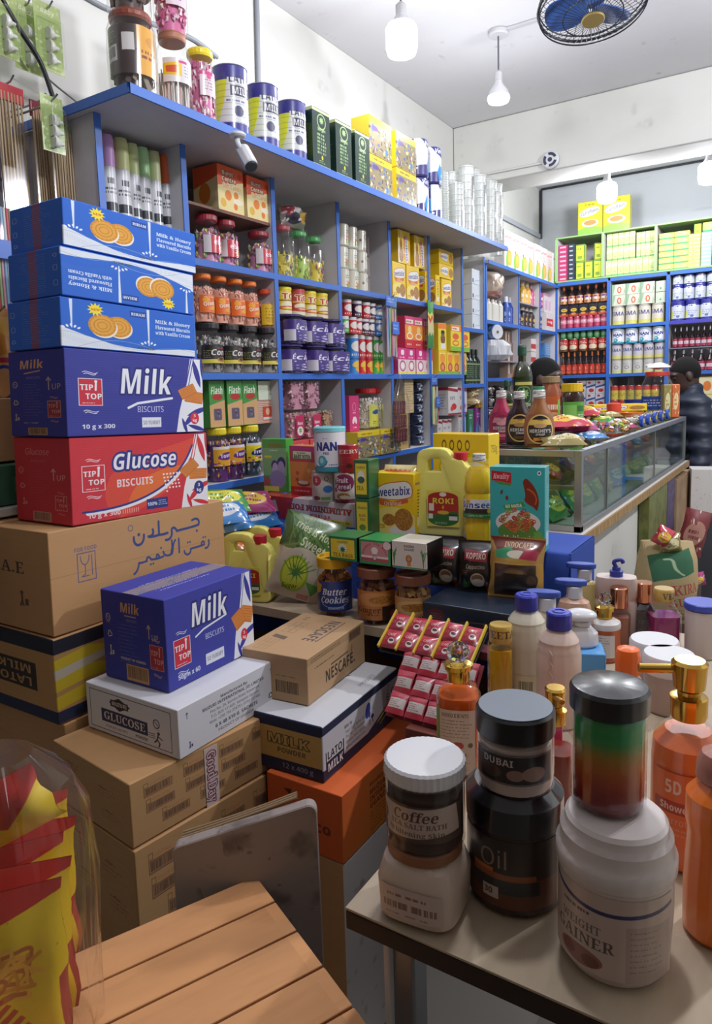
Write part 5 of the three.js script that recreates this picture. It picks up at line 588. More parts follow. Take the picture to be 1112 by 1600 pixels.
{
const ts=L(2,90,56,(p)=>p.bg('#ccd2d8').poly([50,0,90,0,90,40],'#c0cbd6').r(6,36,12,14,'#2c3a58').cu([30,50,50,30,70,50,88,34],'#9ab0c8',3)),tt=L(2,60,120,(p)=>p.bg('#ccd2d8').r(8,14,10,14,'#2c3a58').cu([0,110,20,80,40,110,60,90],'#7a98c0',6));
const K=kBox('tissue_box','tissue box',faces(ts),1),T=kBox('tissue_box','tissue box',faces(tt),1);for(let i=0;i<4;i++)K.put(-1.82,LV6[2]+i*.092,zAt(733,-1.81,460),HALF,[.125,.091,.11],'white tissue box in the stack of four','stacked white tissue boxes');for(let i=0;i<2;i++)T.put(-1.81,LV6[2]+i*.17,zAt(746.5,-1.8,460),HALF,[.07,.168,.09],'tall white tissue box stacked beside the four','tall white tissue boxes');
const gr=L(2,60,120,(p)=>p.bg('#1c3020').r(0,8,60,8,'#8aa06c').small(14,26,32,6,12,'#7a946a',4).r(0,104,60,6,'#8aa06c'));row(kBottle('green_bottle','bottle',[[0,.46,.46,4],[.02,.5,.5,4],[.66,.5,.5,4],[.74,.3,.3,2],[.8,.16],[.88,.16]],pm('#15241a',.25,{clearcoat:.6}),{R:gr,la:[.05,.62],cap:'#1c2a24',capR:.2,capY:.84,capH:.16}),LV6[1],.22,726,744,4,'slim dark green oil bottle on the narrow shelf',{py:570,gap:.9});
const bn=L(2,80,60,(p)=>p.bg('#b59a6c').speck(40,'#cdb88c',2,6).speck(30,'#8a7048',2,5));for(let i=0;i<3;i++)solo('snack_bundle',pillow(.11,.075,.12,bn,{crinkle:.5,seed:11+i,pow:.35}),print(2,'film'),'tan snack packet in the pile of three by the far end','packet',[-1.83,LV6[0]+.235+i*.045,zAt(733,-1.83,630)],HALF,'tan snack packets').rotation.x=.1;
const pu=L(2,70,110,(p)=>p.bg('#7a2f7c').poly([0,70,30,40,40,110,0,110],'#3a78a8').poly([40,60,70,80,70,110,40,110],'#d0b0d0').small(16,18,40,2,10,'#e0c8e0',6)),gn=L(2,70,110,(p)=>p.bg('#2f6a4a').poly([10,90,34,50,50,110],'#6a9ab8').small(16,18,40,2,10,'#c8e0c8',6)),yw=L(2,90,40,(p)=>p.bg('#d9b41c').small(14,14,60,1,6,'#b03a2c',10));
kBox('wash_box','box',faces(gn),.7).put(-1.81,LV6[0],zAt(730,-1.8,670),HALF,[.075,.19,.1],'green box with blue figures under the tan packets');kBox('wash_box','box',faces(pu),.7).put(-1.81,LV6[0],zAt(742,-1.8,670),HALF,[.085,.195,.1],'purple box beside the green one under the tan packets');kBox('yellow_pack','packet',faces(yw),.8).put(-1.8,LV6[0]+.196,zAt(748,-1.79,635),HALF,[.1,.04,.08],'small yellow packet lying on the purple box');
}
{
const hook=(p)=>{const o=solo('shelf_hook',tube([[D-.002,p.y,p.z],[D+.03,p.y,p.z],[D+.045,p.y+.012,p.z]],.0022,10,5),metal('#9a9ca0',.3),'small wire hook on the blue shelf edge','hook',[0,0,0],0,'wire hooks on the shelf');return o;};
const straws=(px,py0,py1,w,label,seed)=>{
const x=D+.03,a=PX(px,py0,x),b=PX(px,py1,x),H=a.y-b.y,t=thing('straw_pack',label,'straw pack',[x,b.y,(a.z+b.z) / 2],HALF+.05);hook(new THREE.Vector3(0,a.y-.005,a.z));
const cs=['#d9c86a','#c98ac0','#7ab0d8','#e0a86a','#9ac08a','#d8d4d0','#d0707a','#a8a0d8'];for(let i=0;i<12;i++)part(t,'straw',tube([[(i-5.5) / 12*w*.9+rnd(-.003,.003),.012+rnd(.01),rnd(-.006,.006)],[(i-5.5) / 12*w*.85+rnd(-.006,.006),H*.8,rnd(-.006,.006)]],.0036,2,6),pm(cs[(i+seed)%8],.4));
part(t,'sleeve',moved(pillow(w,H,.03,null,{crinkle:.2,seed}),0,H / 2,0),film());const hd=L(2,70,40,(p)=>p.bg('#2f66c0').small(10,10,50,2,10,'#9ab8e8',5));part(t,'header_card',moved(cbox(w*.95,H*.16,.002,hd,.0005),0,H*.84,0),print(2,'gloss'));part(t,'name_band',moved(cbox(w*.6,H*.2,.002,hd,.0005),.01,H*.4,.017),print(2,'gloss'));
};
straws(612,463,562,.12,'pack of coloured drinking straws hung before the baby cereal boxes',1);straws(679,588,668,.085,'pack of coloured drinking straws hung before the milk packs',4);
{const x=D+.022,a=PX(672,470,x),b=PX(672,544,x),H=a.y-b.y,t=thing('skewer_pack','green and yellow pack of wooden picks hung between the cereal boxes','skewer pack',[x,b.y,a.z],HALF);hook(new THREE.Vector3(0,a.y-.004,a.z));const R=L(2,60,200,(p)=>p.bg('#c9bf8a').r(0,0,60,56,'#3a8a3c').poly([0,56,15,80,30,56,45,80,60,56,60,70,45,98,30,74,15,98,0,70],'#c03a28').poly([0,46,15,66,30,46,45,66,60,46,60,58,45,80,30,58,15,80,0,58],'#d9cc2c').r(0,150,60,50,'#2f7a3a').poly([0,150,10,132,20,150,30,132,40,150,50,132,60,150],'#2f7a3a'));part(t,'packet',moved(pillow(.07,H,.018,R,{crinkle:.2,seed:6}),0,H / 2,0),print(2,'film'));}
{const x=D+.045,a=PX(617,583,x),b=PX(627,694,x),H=a.y-b.y,t=thing('chocolate_bag','clear hanging bag of brown chocolate bars','bag',[x,b.y,b.z],HALF+.1);hook(new THREE.Vector3(0,a.y-.01,a.z));const R=L(2,50,70,(p)=>p.bg('#5a2a2c').t('C',25,30,26,'#c9a8a0',{...SER}).small(10,52,30,1,6,'#a8807a',5));for(let i=0;i<4;i++)for(let k=0;k<3;k++)part(t,'chocolate_bar',moved(cbox(.03,.066,.014,R,.002),-.05+i*.033,.012+k*.069,-.004*k,0,0,-.07),print(2,'gloss'));part(t,'bag_film',crumple([[-.005,.085,.025],[.05,.09,.03],[.2,.088,.028],[.25,.07,.022],[H-.03,.02,.01],[H,.006,.005]],9,.08,36),film());}
}
{
const Y=TOPY+.0225,X0=-1.585,at=(px,py,x)=>PX(px,py,x);
const choc=L(2,220,170,(p)=>p.bg('#3a2c2a').r(110,0,110,170,'#d9a03c').r(20,66,40,56,'#d0cccc').bar(22,70,36,46,null).r(74,30,30,60,'#d8d4d0').small(14,20,50,4,10,'#8a807c',4).small(120,84,92,2,18,'#7a3a1c',10).el(166,50,34,22,'#c98a34'));
const cj=()=>kJar('biscuit_jar','jar',{lid:'#7a3a28',R:choc,cols:['#4a3a34','#5c4a3c','#8a7a64','#3a2c28'],s:.12,n:60,kind:'box',la:[.24,.8],ang:2.0,neck:.42,lidH:.1,fill:.8});
const r1=.062,z1=at(208,90,X0-r1).z,h1=at(208,28,X0-r1).y-Y;cj().put(X0-r1-.003,Y,z1,HALF-.5,[.125,h1,.125],'large jar of chocolate cookies at the very end of the top board');cj().put(X0-r1-.003,Y+h1+.001,z1,HALF-.4,[.12,h1,.12],'second jar of chocolate cookies standing on the first one');
part(scene.children[scene.children.length-2],'film_wrap',crumple([[.005,.53],[.5,.54],[.8,.53],[.99,.42]],21,.025,40),film());
const sb=L(2,120,80,(p)=>p.bg('#d8d4d8').poly([0,20,60,14,60,60,0,56],'#e0b82c').poly([10,28,50,24,46,50,12,48],'#c8502c').small(70,24,40,4,10,'#7a7a84',4).r(50,8,30,8,'#c03a7c'));
const K2=new Kind('cotton_bud_jar','jar',()=>group((o)=>{part(o,'jar_body',loft([[0,.46],[.02,.5],[.78,.5],[.88,.4],[.96,.38]],28,{capT:false}),clear());const g=[];for(let i=0;i<70;i++){const a=rnd(6.28),q=.44*Math.sqrt(rnd(.3,1)),s=cyl(.018,.5,.04,6,.004);g.push(tint(moved(s,q*Math.sin(a),0,q*Math.cos(a),rnd(-.08,.08),0,rnd(-.08,.08)),i%6?'#dedad4':'#d8a8a0'));g[g.length-1].deleteAttribute('uv');}part(o,'cotton_buds',mergeGeometries(g),vcol(.8),STUFF);part(o,'label',loft([[.36,.506],[.66,.506]],16,{R:sb,a0:-1.1,a1:1.1}),print(2,'gloss'));part(o,'lid',cyl(.4,.1,.92,24,.02),pm('#a06a50',.5));}));
const z2=at(271,110,X0-.05).z,h2=at(270,60,X0-.05).y-Y;K2.put(X0-.05,Y,z2,HALF-.3,[.102,h2,.102],'clear jar of cotton buds with a brown lid');const pj=L(2,60,90,(p)=>p.bg('#dcc8d0').r(0,0,60,14,'#c23a7c').small(14,30,34,4,11,'#8a7a84',4).el(30,20,8,8,'#c8507c'));
const pinkCols=['#c86a94','#e0c4cc','#b04a78','#e8dcdc','#d88aa8'];const PJ=(lid)=>kJar('lollipop_jar','jar',{lid,R:pj,cols:pinkCols,s:.075,n:130,la:[.36,.68],ang:.7,fill:.8,neck:.42,lidH:.1});
PJ('#b07a60').put(X0-.05,Y+h2+.001,z2,HALF-.3,[.1,.19,.1],'jar of pink wrapped sweets standing on the cotton bud jar');const z3=at(316,140,X0-.04).z,h3=at(315,82,X0-.04).y-Y;PJ('#e3cf2c').put(X0-.044,Y,z3,HALF-.2,[.086,h3,.086],'yellow lidded jar of pink wrapped sweets beside the milk tins');
const lt=twice(150,210,(p)=>{p.bg('#cfd238').r(0,0,150,46,'#2c2a7c').r(0,170,150,40,'#2c2a7c').poly([70,46,150,46,150,170,40,170,60,110],'#d4d6d8').r(70,40,70,30,'#d4d6d8').t('LATO',104,44,28,'#1c1a3c',{w:62}).r(78,62,64,30,'#15142c').t('MILK',110,77,28,'#dcdce4',{w:58}).small(66,104,60,1,6,'#5a5c84',5).el(100,136,14,16,'#3a3c5c').r(0,160,40,8,'#3f9a3c');for(let y=60;y<170;y+=18)p.ln([0,y,150,y],'rgba(90,100,60,.4)',2);p.t('1.8 kg',34,190,14,'#dcdce4');});
const LK=kCan('milk_tin','milk tin',lt,{top:'#d0d2d4'});[[361,112],[411,140],[456,165]].forEach(([px,py],i)=>{const w=[.116,.113,.11][i],z=at(px,py+50,X0-w / 2).z;LK.put(X0-w / 2-.002,Y,z,HALF-.9,[w,at(px,py,X0-w / 2).y-Y,w],['large milk powder tin with yellow and navy print next to the pink sweets','large milk powder tin in the middle of the three','large milk powder tin beside the dark green oil tins'][i],'milk powder tins');});
const ol=L(2,110,230,(p)=>{p.bg('#1a3028').r(0,0,110,10,'#c4d09a').r(0,214,110,16,'#c4d09a').el(56,44,26,28,null,0,'#9ab47a',5).star(56,40,16,9,9,'#9ab47a').t('borges',56,74,18,'#bcd09a',{w:50});for(let i=0;i<6;i++)p.small(26,92+i*14,60,1,5,'#8aa870',9);p.el(56,184,6,9,'#c9b83c').small(36,196,44,2,7,'#9ab47a',3);}),olS=L(2,110,230,(p)=>p.bg('#1a3028').r(0,0,110,10,'#c4d09a').r(0,214,110,16,'#c4d09a').small(20,60,70,8,12,'#4a6a52',3));
const OK=new Kind('oil_tin','oil tin',()=>group((o)=>{part(o,'tin_body',cbox(1,1,.9,{...faces(ol,olS)},.02),print(2,'tin'));part(o,'spout_cap',moved(cyl(.12,.03,1,14,.008),.25,0,.2),pm('#d9c43c',.4));}));[[504,172,.115],[539,192,.115],[568,208,.112]].forEach(([px,py,w],i)=>{const z=at(px,py+60,X0).z;OK.put(X0-.056,Y,z,HALF,[w,at(px,py,X0).y-Y,.118],['dark green rectangular oil tin next to the milk tins','dark green rectangular oil tin in the middle of three','dark green rectangular oil tin with a bright reflection by the gold packs'][i],'dark green oil tins');});
const GK=kBox('sweet_multipack','multipack',faces(A.goldPack),.6,'film');for(const[px,l]of[[598,'left'],[637,'right']])for(let k=0;k<2;k++){const z=at(px,290,X0).z;GK.put(X0-.05,Y+k*.158,z,HALF,[.192,.157,.15],'gold and yellow multipack on the top board, '+(k?'upper':'lower')+' row '+(l==='left'?'beside the oil tins':'beside the kitchen rolls'),'gold multipacks on the top board');}
const vx=twice(90,150,(p)=>p.bg('#d6d8e0').poly([20,0,90,0,90,60,40,30],'#2c2f70').poly([50,70,90,60,90,130,30,140],'#2f86cf').poly([0,110,40,100,50,150,0,150],'#34306c').t('Velvex',60,18,24,'#dfe2ee',{w:54,sk:-.15}).el(26,60,20,30,'#e6e6ea').speck(8,'#e8eef4',2,6));const VK=new Kind('kitchen_roll','kitchen roll',()=>group((o)=>{part(o,'roll_wrapper',cyl(.5,.98,0,24,.05,{R:vx}),print(2,'film'));part(o,'core_end',cyl(.16,.012,.975,12,.004),pm('#b5aea2',.8));}));for(const[px,l]of[[655,'next to the gold packs'],[676,'next to the lime cups']])for(let k=0;k<2;k++)VK.put(X0-.055,Y+k*.181,at(px,300,X0-.05).z,HALF+rnd(-.4,.4),[.1,.18,.1],(k?'upper':'lower')+' white and blue wrapped kitchen roll '+l,'wrapped kitchen rolls');
const lime=solo('cup_stack',loft([[0,.03],[.02,.04],[.25,.046],[.29,.044],[.3,.034]],20),pm('#b8e02c',.4),'stack of lime green cups','cups',[X0-.21,Y+.02,at(697,300,X0-.21).z]);lime.position.y=Y;
const cupG=(n,h)=>{const q=[];for(let i=0;i<n;i++){const y=i*h / n;q.push([y,.036],[y+h / n*.75,.0385],[y+h / n*.8,.041],[y+h / n*.95,.041]);}return loft(q,18,{crease:.4});};
const CUP=haze(.42,'#eceeec'),tagA=L(2,24,120,(p)=>{p.bg('#5a5c60');p.c.save();p.c.translate(12,60);p.c.rotate(-HALF);p.small(-46,-5,92,1,6,'#d4d4d4',10);p.c.restore();}),tagB=L(2,24,120,(p)=>{p.bg('#cfc8d4');p.c.save();p.c.translate(12,60);p.c.rotate(-HALF);p.small(-40,-5,80,1,6,'#7a6a9a',10);p.c.restore();});
const cups=[[689,268,0],[705,268,2],[713,285,2],[722,285,2],[729,258,1],[739,264,1],[748,272,1],[757,278,1],[766,282,1],[775,286,1]];cups.forEach(([px,py,k],i)=>{const x=X0-.045-(i%2)*.09,p=at(px,330,x),H=Math.max(.2,at(px,py,x).y-Y),t=thing('cup_sleeve',['ringed tower of clear plastic cups beside the kitchen rolls','sleeve of clear plastic cups with dark printed tags','sleeve of clear plastic cups with pale purple tags'][k],'cups',[x,Y,p.z],HALF,k?'cup sleeves with '+(k===1?'dark':'pale')+' tags':undefined);part(t,'stacked_cups',cupG(k?9:22,H-.01),CUP);if(k)for(const q of k===1?[.08,.5]:[.1])part(t,'printed_tag',moved(loft([[0,.0425],[H*.32,.0425]],6,{R:k===1?tagA:tagB,a0:-.3,a1:.35}),0,H*q,0),print(2,'gloss'));if(k)part(t,'sleeve_film',loft([[0,.043],[H*.97,.043],[H,.035]],16),film());});
const cp=PY(370,208,TOPY),t=thing('security_camera','small white security camera under the deep top board','camera',[cp.x,TOPY,cp.z]);part(t,'mount',cyl(.028,.012,-.0125,24,.004),pm('#d3d4d6',.4));part(t,'arm',tube([[0,-.012,0],[.002,-.03,.002],[.01,-.048,-.004]],.009,10,10),pm('#c9cacd',.4));const hd=part(t,'camera_body',moved(cyl(.023,.078,-.045,22,.004),0,0,0,0,0,0),pm('#d6d7d9',.35));hd.position.set(.02,-.07,-.014);hd.rotation.set(-.2,0,.95);hd.rotation.z=.62;const ln=part(hd,'lens_face',cyl(.0205,.01,-.052,22,.003),pm('#3a3c42',.2));void ln;
}
{
const bot=(R,body,cap,capMat)=>kBottle('sauce_bottle','bottle',[[0,.42,.42],[.02,.48,.48],[.5,.48,.48],[.62,.34,.34],[.74,.16],[.86,.14]],body,{R,la:[.06,.46],cap,capR:.17,capY:.8,capH:.2,capMat});
const A1=twice(60,80,(p)=>p.bg('#c98a54').r(10,10,40,16,'#5a3a8a').r(8,30,44,20,'#d9cfc4').el(30,64,18,10,'#8a5a34')),A2=twice(60,80,(p)=>p.bg('#b8341c').t('S',30,34,34,'#e6d0bc').small(14,58,32,2,9,'#e0b090',4));
const dark=pm('#2a1714',.2,{clearcoat:.7});
const inX=(i,w)=>[XB[i]+.018+w / 2,XB[i+1]-.018-w / 2];
const can=(name,col,f,o)=>kCan(name,'tin',twice(70,80,(p)=>{p.bg(col);f(p);}),o);
let[a,b]=inX(0,.056);
rowX(can('pink_tin','#a83a58',(p)=>p.r(0,20,70,26,'#c98a9a').small(14,28,42,1,6,'#f0dce0',8).r(0,70,70,10,'#7a2438'),{top:'#c8a0a8'}),LB[2],.092,a,b,7,'small crimson tin on the bottom of the upper bay');
const bk=L(2,80,80,(p)=>p.bg('#1f1f2c').el(42,34,28,12,'#d9b83c').small(26,31,32,1,6,'#2a2418',6).r(0,60,80,20,'#a83a2c').el(40,60,22,8,'#c98a4c'));[a,b]=inX(0,.07);rowX(kBox('stock_box','box',faces(bk),.8,'gloss'),LB[2]+.094,.095,a,b,5,'dark box with a gold badge between the tins and the orange capped bottles',{z:-5.92,turn:.02});
[a,b]=inX(0,.058);rowX(bot(A1,dark,'#d9682c'),LB[2]+.19,.15,a,b,6,'orange capped dark sauce bottle on the dark boxes');
[a,b]=inX(0,.048);rowX(bot(A2,dark,'#d8742c',pm('#d8742c',.4)),LB[1],.19,a,b,8,'slim dark sauce bottle with a red label and orange top');
[a,b]=inX(0,.07);rowX(can('bean_tin','#a82c24',(p)=>p.el(36,52,22,16,'#d8c8a8').r(0,66,70,14,'#5a3a1c').small(14,16,42,2,9,'#e8c8b8',6)),LB[1]+.192,.1,a,b,5,'red tin with a pale picture standing on the slim bottles');
[a,b]=inX(0,.056);rowX(can('pea_tin','#3f8a4c',(p)=>p.el(36,40,18,18,'#8ac08a').r(0,64,70,16,'#2a6a38')),LB[1]+.293,.06,a,b,7,'low green tin at the top of the lower bay');
const pk=L(2,70,110,(p)=>p.bg('#c8c8cc').poly([0,50,70,30,70,46,0,66],'#3a4a8a').el(40,84,20,16,'#b03438').el(24,18,12,10,'#a83a44').small(14,46,44,1,6,'#2a3a7a',6));const PKK=kBox('milk_brick','milk pack',faces(pk),.8,'gloss');for(let r=0;r<2;r++)rowX(PKK,LB[0]+.12+r*.105,.104,-1.55,-1.4,3,(r?'upper':'lower')+' white milk pack with red fruit under the bottle bays',{z:-5.91,turn:.02});
rowX(kBox('box_row','box',faces(bk),.8),LB[0],.118,-1.57,-1.41,3,'dark box under the white milk packs');for(const[x,l]of[[-1.7,'yellow banded packet by the left upright'],[-1.63,'green banded packet beside the yellow one']])solo('snack_packet',pillow(.075,.12,.04,A.snack[x<-1.65?5:2],{seed:3}),print(1,'film'),l+' of the lowest bay','packet',[x,LB[0]+.06,-5.9]);
const wcan=(col,t,c2,f)=>twice(110,120,(p)=>{p.bg(col).r(0,92,110,28,c2).t(t,55,44,36,'#4a4a7c',{w:74,n:1,st:'#4a4a7c',sw:2});f?.(p);});
const SMA=kCan('formula_tin','tin',wcan('#cfcab8','SMA','#c9c46a'),{lid:'#a8a59b',lidH:.08}),NANK=kCan('formula_tin','tin',L(2,300,110,(p)=>nanArt(p,[0,150,300])),{lid:'#a8d0d8'}),WHT=kCan('formula_tin','tin',wcan('#c6c4bc',' ','#bfc08a',(p)=>p.small(30,30,50,2,10,'#9a98a0',4).el(56,66,14,12,null,0,'#5a5c70',4)),{lid:'#8e8c86',lidH:.07}),PUR=kCan('formula_tin','tin',wcan('#c4c0c4','SMA','#d0c878'),{lid:'#8a8794',lidH:.07});
[a,b]=inX(1,.095);rowX(SMA,LB[2],.145,a,b-.01,4,'white formula tin with a soft yellow base, upper bay');rowX(NANK,LB[1]+.23,.12,a,b,4,'pale blue and white formula tin with a lidded top, lower bay');[a,b]=inX(1,.078);rowX(WHT,LB[1],.112,a,b,5,'plain whitish formula tin on the bottom of its bay');rowX(PUR,LB[1]+.113,.116,a,b,5,'whitish formula tin with purple lettering, middle of its bay');
const wb=L(2,110,80,(p)=>p.bg('#c6c8b8').poly([0,0,30,0,10,80,0,80],'#8aa888').el(60,42,13,20,null,0,'#c0562c',8).poly([100,20,110,60,94,80],'#9ab08c')),wbs=L(2,60,80,(p)=>p.bg('#b9c4b0').r(20,16,20,20,'#e0e0d8').r(26,50,8,12,'#4a7a5a'));const WB=kBox('carton_box','box',faces(wb),.8),WBS=kBox('carton_box','box',faces(wbs),.8);for(let r=0;r<2;r++){rowX(WB,LB[2]+.147+r*.083,.082,-1.265,-1.055,3,(r?'top':'second')+' row pale box with an orange oval on the formula tins',{turn:.01,gap:.98});rowX(WBS,LB[2]+.147+r*.083,.08,-.96,0,1,(r?'upper':'lower')+' pale green box end at the right of the orange oval boxes',{w:.07});}
const yt=can('spread_tin','#c9b44c',(p)=>p.r(0,0,70,26,'#b83a34').small(14,44,42,2,10,'#8a6a2c',5));[a,b]=[-1.29,-.99];rowX(yt,LB[0]+.17,.11,a,b,6,'yellow tin with a red top under the formula bays');rowX(yt,LB[0]+.058,.11,a,b,6,'yellow tin with a red top in the row below');rowX(kBox('flat_box','box',faces(wbs),.9),LB[0],.056,a+.03,b-.03,3,'flat pale box under the yellow tins',{gap:.9});
const bl=(c)=>twice(120,120,(p)=>p.bg('#c3c9d6').r(0,0,120,22,'#2c2f80').r(0,104,120,16,'#2c2f80').r(40,16,44,16,'#d4d6dc').small(46,21,32,1,6,'#22245c',6).poly([0,50,40,60,30,104,0,104],c).small(40,56,50,3,12,'#7a84a8',5).el(64,92,10,8,'#5a6a9a'));const B1=kCan('milk_tin','milk tin',bl('#c9cc5a'),{lid:'#2c2f86'}),B2=kCan('milk_tin','milk tin',bl('#b8c4a8'),{top:'#b8bcc8'});
rowX(B1,LB[2],.145,-.84,-.54,4,'large white and navy milk tin on the bottom of its bay',{gap:.98});rowX(B2,LB[2]+.146,.115,-.845,-.535,5,'medium white and navy milk tin in the middle of its bay',{gap:.97});rowX(B2,LB[2]+.262,.075,-.845,-.535,5,'low white and navy milk tin at the top of its bay',{gap:.97});
const A3=twice(60,80,(p)=>p.bg('#9a3048').r(0,24,60,30,'#d8c4cc').small(14,32,32,2,9,'#7a3a4c',5));const SB=kBottle('syrup_bottle','bottle',[[0,.44],[.02,.49],[.5,.49],[.64,.3],[.74,.17],[.84,.16]],pm('#241018',.2,{clearcoat:.6}),{R:A3,la:[.05,.44],capR:.19,capY:.78,capH:.22,capMat:metal('#c9c9cc',.3)});rowX(SB,LB[1]+.18,.155,-.86,-.62,7,'silver capped dark syrup bottle in the upper row',{gap:.9,z:-5.94});rowX(SB,LB[1],.165,-.855,-.55,6,'silver capped dark syrup bottle in the lower row',{gap:.9});void 0;
solo('row_board',mbox(-.89,LB[1]+.168,-6.0,-.5,LB[1]+.178,-5.868),pm('#6a6a78',.5),'thin board between the two rows of syrup bottles','shelf');
solo('round_pot',cyl(.04,.08,0,20,.01),pm('#d0902c',.5),'small yellow pot beside the syrup bottles','pot',[-.56,LB[1]+.1785,-5.92]);
const yb=L(2,110,70,(p)=>p.bg('#d9bc2c').r(40,0,70,70,'#d9cfa4').small(8,14,28,4,12,'#a8442c',6).el(80,36,18,20,'#c9702c'));kBox('yellow_box','box',faces(yb),.6).put(-.66,LB[0]+.2,-5.9,0,[.17,.13,.12],'yellow and cream box low beside the person in the dark jacket');kBox('yellow_box','box',faces(yb),.6).put(-.66,LB[0],-5.9,0,[.17,.198,.12],'larger yellow and cream box below the other one');
const yg=L(2,60,90,(p)=>p.bg('#c9cf3c').ro(2,2,56,86,'#2f7a44',6).small(14,20,32,1,8,'#3a6a34',7).r(14,60,30,16,'#7a9a34')),yl=L(2,110,44,(p)=>p.bg('#cfd068').r(0,34,110,10,'#3f9a6a').el(56,18,34,11,'#dfdc8c').small(36,15,40,1,8,'#b8862c',6)),lt=L(2,50,80,(p)=>p.bg('#c4cf8a').poly([0,20,50,8,50,24,0,36],'#dfe4b0').r(0,70,50,10,'#6aa06a').small(10,46,30,2,9,'#8aa05a',4)),pkb=L(2,70,24,(p)=>p.bg('#b83a68').r(10,8,44,8,'#e0b8c8').r(60,0,10,24,'#7a2444')),bk2=L(2,60,24,(p)=>p.bg('#2c3444').r(10,8,34,7,'#a8b4c0')),cy=L(2,70,24,(p)=>p.bg('#9ac0b4').r(8,7,50,9,'#cfe0d4')),ol2=L(2,90,30,(p)=>p.bg('#c0b86a').r(6,8,76,12,'#dcd49c').small(16,12,50,1,6,'#a8502c',5));
const Y=2.377,Zg=-5.92,KG=kBox('tea_box','box',faces(yg),.7),KL=kBox('soap_box','box',faces(yl),.8),KT=kBox('light_box','box',faces(lt),.7),KP=kBox('soap_bar','soap bar',faces(pkb),1.2),KB=kBox('dark_bar','soap bar',faces(bk2),1.2),KC=kBox('mint_bar','soap bar',faces(cy),1.1),KO=kBox('olive_bar','soap bar',faces(ol2),1);
for(let i=0;i<8;i++){KP.put(-1.7,Y+i*.0355,Zg,0,[.075,.035,.08],'pink soap bar in the single pile','pile of pink soap bars');KB.put(-1.635,Y+i*.0355,Zg,0,[.048,.035,.08],'dark soap bar in the pile beside the pink bars','pile of dark soap bars');}
rowX(KG,Y,.14,-1.572,-1.432,3,'yellow and green upright box on the floor of the first green bay',{turn:.02,gap:.92});KG.put(-1.572,Y+.141,Zg,0,[.071,.135,.08],'yellow and green box standing on its twin');KG.put(-1.44,Y+.141,Zg,.4,[.055,.13,.07],'yellow and green box standing crooked on top');
rowX(KT,Y,.12,-1.35,-1.03,8,'tall pale yellow box in the bottom row of the middle green bay',{turn:.02});for(const[r,n]of[[0,'second'],[1,'top']]){rowX(KT,Y+.121+r*.103,.102,-1.345,-1.175,5,n+' row pale yellow box in the left half of the middle bay',{turn:.02,gap:.94});if(r===0)rowX(KT,Y+.121,.1,-1.13,-1.03,4,'second row pale yellow box in the right half of the middle bay',{turn:.02,gap:.92});else rowX(KT,Y+.222,.088,-1.13,-1.03,4,'top row pale yellow box in the right half of the middle bay',{turn:.02,gap:.92});}
for(let i=0;i<6;i++)for(let k=0;k<2;k++)KL.put(-.93+k*.107,Y+i*.046,Zg,0,[.104,.045,.08],i===5?'bright yellow soap box on top of the double pile':'pale yellow soap box in the double pile',i===5?'bright yellow soap boxes on top':'double pile of pale yellow soap boxes');
for(let i=0;i<9;i++){KO.put(-.735,Y+i*.027,Zg,0,[.08,.0265,.08],'olive soap bar in the pile beside the double pile','pile of olive soap bars');KC.put(-.655,Y+i*.027,Zg,0,[.07,.0265,.08],'mint soap bar in the pile beside the olive bars','pile of mint soap bars');}
KG.put(-.72,Y+.245,Zg,0,[.05,.07,.05],'small green edged box on the olive bars');KL.put(-.65,Y+.245,Zg,0,[.07,.07,.06],'small bright yellow box on the mint bars');
const cf=L(2,140,190,(p)=>p.bg('#d9cf2c').poly([0,150,70,130,140,150,140,190,0,190],'#8ac04c').el(66,56,60,24,'#e6e4cc',-.2).t('Curryflakes',68,56,26,'#2c3474',{w:104,rot:-.2,sk:-.15,n:1}).el(70,118,48,22,'#ded6c0').el(70,116,36,14,'#c98a4c').small(40,14,60,1,6,'#8a8424',6));const CF=kBox('cereal_box','cereal box',faces(cf),.35,'gloss',.006);CF.put(-1.515,2.721,-6.0,.03,[.19,.27,.2],'large yellow and green cereal box above the pink soap bars');CF.put(-1.312,2.721,-6.0,0,[.2,.275,.2],'large yellow and green cereal box beside its twin on the green shelf');
}
